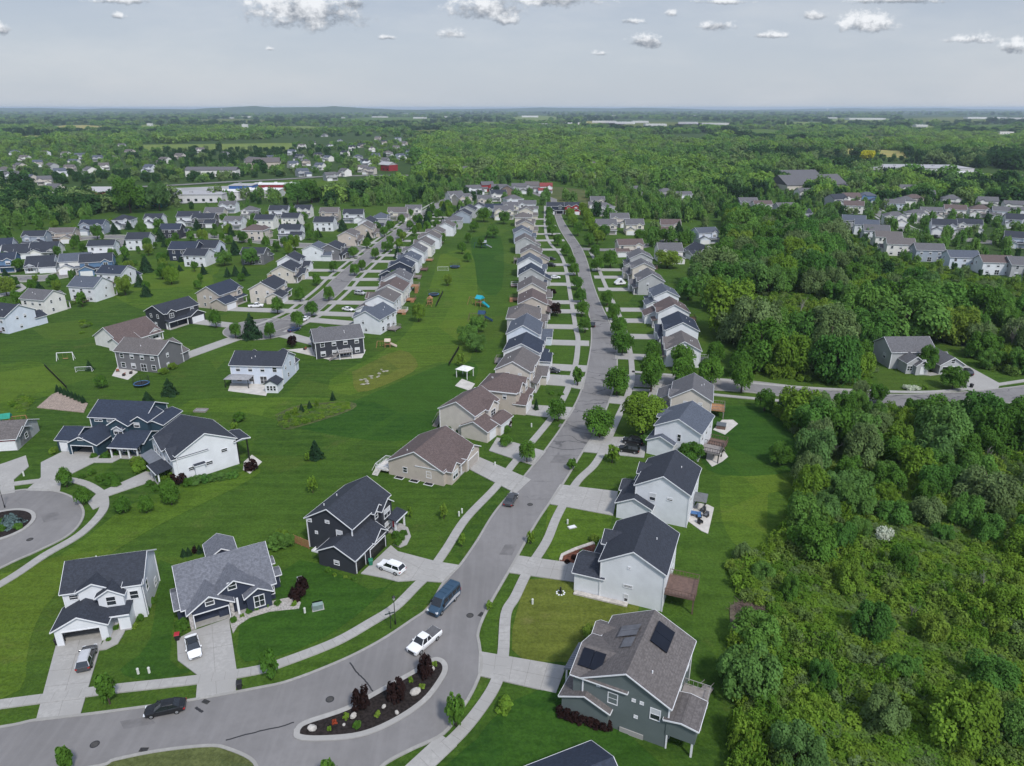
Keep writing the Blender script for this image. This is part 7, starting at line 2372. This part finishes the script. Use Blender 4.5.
for i, (px, py, w, d_, h_) in enumerate([(530, 116.5, 130, 40, 12), (640, 122, 80, 40, 9), (655, 125, 90, 40, 8), (688, 123, 90, 40, 9), (625, 123, 90, 50, 9), (604, 122, 120, 50, 9), (715, 124, 120, 40, 9), (575, 124, 100, 40, 9), (545, 125, 90, 40, 9), (590, 117, 120, 40, 10), (612, 116, 90, 40, 10), (700, 116, 120, 30, 10), (450, 117, 160, 40, 9), (420, 118, 90, 40, 9), (380, 117, 120, 40, 9), (340, 118, 70, 30, 9), (360, 114, 90, 30, 9), (245, 117, 110, 40, 10), (230, 118, 60, 30, 9), (865, 119, 240, 60, 9), (985, 118, 260, 60, 10), (1015, 118.5, 160, 60, 10), (920, 126, 50, 24, 8), (830, 118, 90, 30, 9), (1005, 133, 40, 16, 7), (245, 126, 22, 12, 12), (150, 125, 20, 12, 12), (405, 114, 60, 20, 9), (555, 127, 60, 24, 8), (470, 128, 50, 20, 8)]):
    hall(px, py, w, d_, h_, g3.uniform(-12, 12), CW if i % 4 else CWH, CWH if i % 3 else CG, '%s flat-roofed building far off near the skyline, %s in size order of its kind' % (('pale', 'white')[i % 2], nth(i)) if False else 'pale low building far off among the trees toward the skyline', 'distant_building', gable=False).__setitem__('group', 'pale buildings toward the skyline')
for px, lab in ((222, 'pale water tower on the left skyline'), (827, 'white water tower on the right skyline')):
    p = G(px, 113.0)
    o = thing('water_tower', lab, 'water tower', (p.x, p.y))
    k = MB(); k.tube((0, 0, 0), (0, 0, 42), 4, 3, 10); k.build('shaft', CWH, o)
    k = MB(); k.ball((0, 0, 48), 13, 13, 10, 14, 10); k.build('tank', CWH, o)

# the road past the shops
street(GP([(-60, 188), (28, 190), (110, 188), (170, 185.5), (230, 182), (290, 179), (330, 176.5), (400, 175.5), (470, 176)]), 12, .3, False)
sheet('car_park', GP([(85, 192), (280, 184), (292, 190), (280, 197), (215, 203), (88, 206)]), .28, pbr('worn car park', (.3, .3, .3), .9, .12, .05))
slab('driveway', GP([(-60, 296), (0, 297), (20, 293), (27, 288), (22, 284), (0, 283), (-60, 284), (-60, 286.5), (0, 285.5), (18, 286.5), (22, 288), (16, 291), (0, 294), (-60, 293.5)]), .2, CONC)

# ------------------------------------------------------------------ air, sky, sun
hz = MB()
hz.box(-22500, 22500, -700, 28000, -1.0, 86)
HM, nt, out = nodes('haze')
vol = N(nt, 'ShaderNodeVolumePrincipled', {'Color': (.66, .80, .95, 1), 'Density': 6.5e-5, 'Anisotropy': .1})
nt.links.new(vol.outputs[0], out.inputs['Volume'])
tag(hz.build('haze', HM), kind='stuff')

SUN_EL, SUN_AZ = 50, 150          # azimuth: direction the light comes from, clockwise from +Y
w = bpy.data.worlds.new('World')
scene.world = w
w.use_nodes = True
nt = w.node_tree
nt.nodes.clear()
wo = nt.nodes.new('ShaderNodeOutputWorld')
sky = nt.nodes.new('ShaderNodeTexSky')
sky.sky_type = 'NISHITA'
sky.sun_disc = False
sky.sun_elevation = R(SUN_EL)
sky.sun_rotation = R(SUN_AZ)
sky.air_density = 1.0
sky.dust_density = 1.5
geo = nt.nodes.new('ShaderNodeTexCoord').outputs['Generated']
sp_ = N(nt, 'ShaderNodeSeparateXYZ', {0: geo})
dy = math_(nt, 'MAXIMUM', sp_.outputs[1], .02)
U = math_(nt, 'DIVIDE', sp_.outputs[0], dy)
V = math_(nt, 'DIVIDE', sp_.outputs[2], dy)
front = sstep(nt, sp_.outputs[1], .05, .2)
# thin high veil over the whole sky, paler toward the horizon
el = math_(nt, 'MAXIMUM', sp_.outputs[2], 0.0)
vf = sstep(nt, el, 0.0, .32)
veil = mix_(nt, vf, (5.0, 5.5, 6.2), (2.7, 3.4, 4.95))
cmb = N(nt, 'ShaderNodeCombineXYZ', {0: U, 1: math_(nt, 'MULTIPLY', V, 4.0), 2: 0.0}).outputs[0]
wisp = sstep(nt, noise_(nt, cmb, 2.2, 6, .62, (1, 1, 1, -.25)), .38, .72)
veil = mix_(nt, math_(nt, 'MULTIPLY', wisp, .75), veil, (5.9, 6.2, 6.7))
az_ = R(SUN_AZ)
sv = (math.sin(az_) * math.cos(R(SUN_EL)), math.cos(az_) * math.cos(R(SUN_EL)), math.sin(R(SUN_EL)))
near_sun = math_(nt, 'MAXIMUM', N(nt, 'ShaderNodeVectorMath', {0: geo, 1: sv}, operation='DOT_PRODUCT').outputs['Value'], 0.0)
glow = math_(nt, 'MULTIPLY', math_(nt, 'POWER', near_sun, 2.5), 1.9)      # the veil brightens round the hidden sun
veil = mix_(nt, 1.0, veil, N(nt, 'ShaderNodeCombineColor', {0: math_(nt, 'ADD', glow, 1.0), 1: math_(nt, 'ADD', glow, 1.0), 2: math_(nt, 'ADD', glow, 1.0)}).outputs[0], 'MULTIPLY')
skyc = mix_(nt, .86, sky.outputs[0], veil)
# fair-weather cumulus
cmb2 = N(nt, 'ShaderNodeCombineXYZ', {0: U, 1: math_(nt, 'MULTIPLY', V, 1.35), 2: 0.0}).outputs[0]
nz = noise_(nt, cmb2, 34.0, 8, .66)
nz2 = noise_(nt, cmb2, 13.0, 5, .6)
nz3 = noise_(nt, cmb2, 110.0, 5, .65)
bump = math_(nt, 'ADD', math_(nt, 'ADD', math_(nt, 'MULTIPLY', nz, .5), math_(nt, 'MULTIPLY', nz2, .4)), math_(nt, 'MULTIPLY', nz3, .4))   # about .56 on average
CLOUDS = [(300, 12, 58, 29, 1.25), (284, 24, 20, 12, .8), (352, 4, 16, 8, .8), (450, 35, 18, 9, .9), (488, 10, 42, 20, 1.1), (545, 0, 55, 12, 1), (505, 21, 16, 8, .7), (118, 1, 36, 6, .8), (117, 16, 8, 5, .8), (2, 30, 8, 8, .9), (645, 43, 18, 9, 1), (716, 27, 20, 7, 1), (815, 16, 15, 7, 1), (870, 24, 30, 14, 1.1), (900, 1, 46, 6, .9), (970, 40, 26, 7, .9), (1013, 48, 15, 10, 1), (632, 22, 11, 4, .6), (775, 36, 24, 4, .6), (270, 49, 6, 3, .5), (725, 2, 26, 4, .7), (672, 14, 8, 5, .5), (600, 54, 10, 3, .45), (387, 38, 8, 3, .4)]
field = None
shade = wsum = None
for (px, py, rx, ry, k) in CLOUDS:
    def UV(x, y):
        a, b = (x - 512) / CF, (y - 383) / CF
        q = CC - b * SP
        return a / q, -(SP + b * CC) / q
    u0, v0 = UV(px, py)
    ru = UV(px + rx, py)[0] - u0
    rv = v0 - UV(px, py + ry)[1]
    a = math_(nt, 'MULTIPLY', math_(nt, 'SUBTRACT', U, u0), 1 / ru)
    b = math_(nt, 'MULTIPLY', math_(nt, 'SUBTRACT', V, v0), 1 / rv)
    low = math_(nt, 'MULTIPLY', math_(nt, 'MINIMUM', b, 0.0), .75)      # flatter base
    b2 = math_(nt, 'ADD', b, low)
    d = math_(nt, 'SQRT', math_(nt, 'ADD', math_(nt, 'MULTIPLY', a, a), math_(nt, 'MULTIPLY', b2, b2)))
    f = math_(nt, 'MULTIPLY', math_(nt, 'SUBTRACT', 1.0, d), .5 + .5 * k)
    f = math_(nt, 'MAXIMUM', f, -1.0)
    w_ = math_(nt, 'POWER', math_(nt, 'MAXIMUM', math_(nt, 'ADD', f, .6), .001), 2.0)
    s = math_(nt, 'MULTIPLY', w_, math_(nt, 'MULTIPLY_ADD', b, .65, .42))
    field = f if field is None else math_(nt, 'MAXIMUM', field, f)
    shade = s if shade is None else math_(nt, 'ADD', shade, s)
    wsum = w_ if wsum is None else math_(nt, 'ADD', wsum, w_)
shade = math_(nt, 'DIVIDE', shade, wsum)
dens = math_(nt, 'ADD', math_(nt, 'MULTIPLY_ADD', field, 1.25, .1), math_(nt, 'MULTIPLY', math_(nt, 'SUBTRACT', bump, .64), 5.2))
mask = math_(nt, 'MULTIPLY', sstep(nt, dens, -.05, 1.0), front)
lit = math_(nt, 'ADD', math_(nt, 'MULTIPLY', shade, 1.1), math_(nt, 'MULTIPLY', math_(nt, 'SUBTRACT', nz, .5), 2.4))
ccol = mix_(nt, sstep(nt, lit, .1, .85), (2.2, 2.5, 3.0), (8.2, 8.4, 8.7))
skyc = mix_(nt, math_(nt, 'MULTIPLY', mask, .92), skyc, ccol)
bg = N(nt, 'ShaderNodeBackground', {'Color': skyc, 'Strength': .088})
nt.links.new(bg.outputs[0], wo.inputs[0])

sd = bpy.data.lights.new('sun', 'SUN')
sd.energy = 2.7
sd.angle = R(7)
sd.color = (1, .95, .88)
so = bpy.data.objects.new('sun', sd)
col.objects.link(so)
az = R(SUN_AZ)
dv = Vector((math.sin(az) * math.cos(R(SUN_EL)), math.cos(az) * math.cos(R(SUN_EL)), math.sin(R(SUN_EL))))
so.rotation_euler = dv.to_track_quat('Z', 'Y').to_euler()

vs = scene.view_settings
vs.view_transform = 'Standard'
vs.look = 'None'
vs.exposure = 0.34
vs.gamma = 1.0
vs.use_curve_mapping = False
cy = scene.cycles
cy.max_bounces = 6
cy.diffuse_bounces = 4
cy.glossy_bounces = 2
cy.transmission_bounces = 4
cy.volume_bounces = 0
cy.transparent_max_bounces = 4
cy.use_adaptive_sampling = True
cy.use_denoising = True
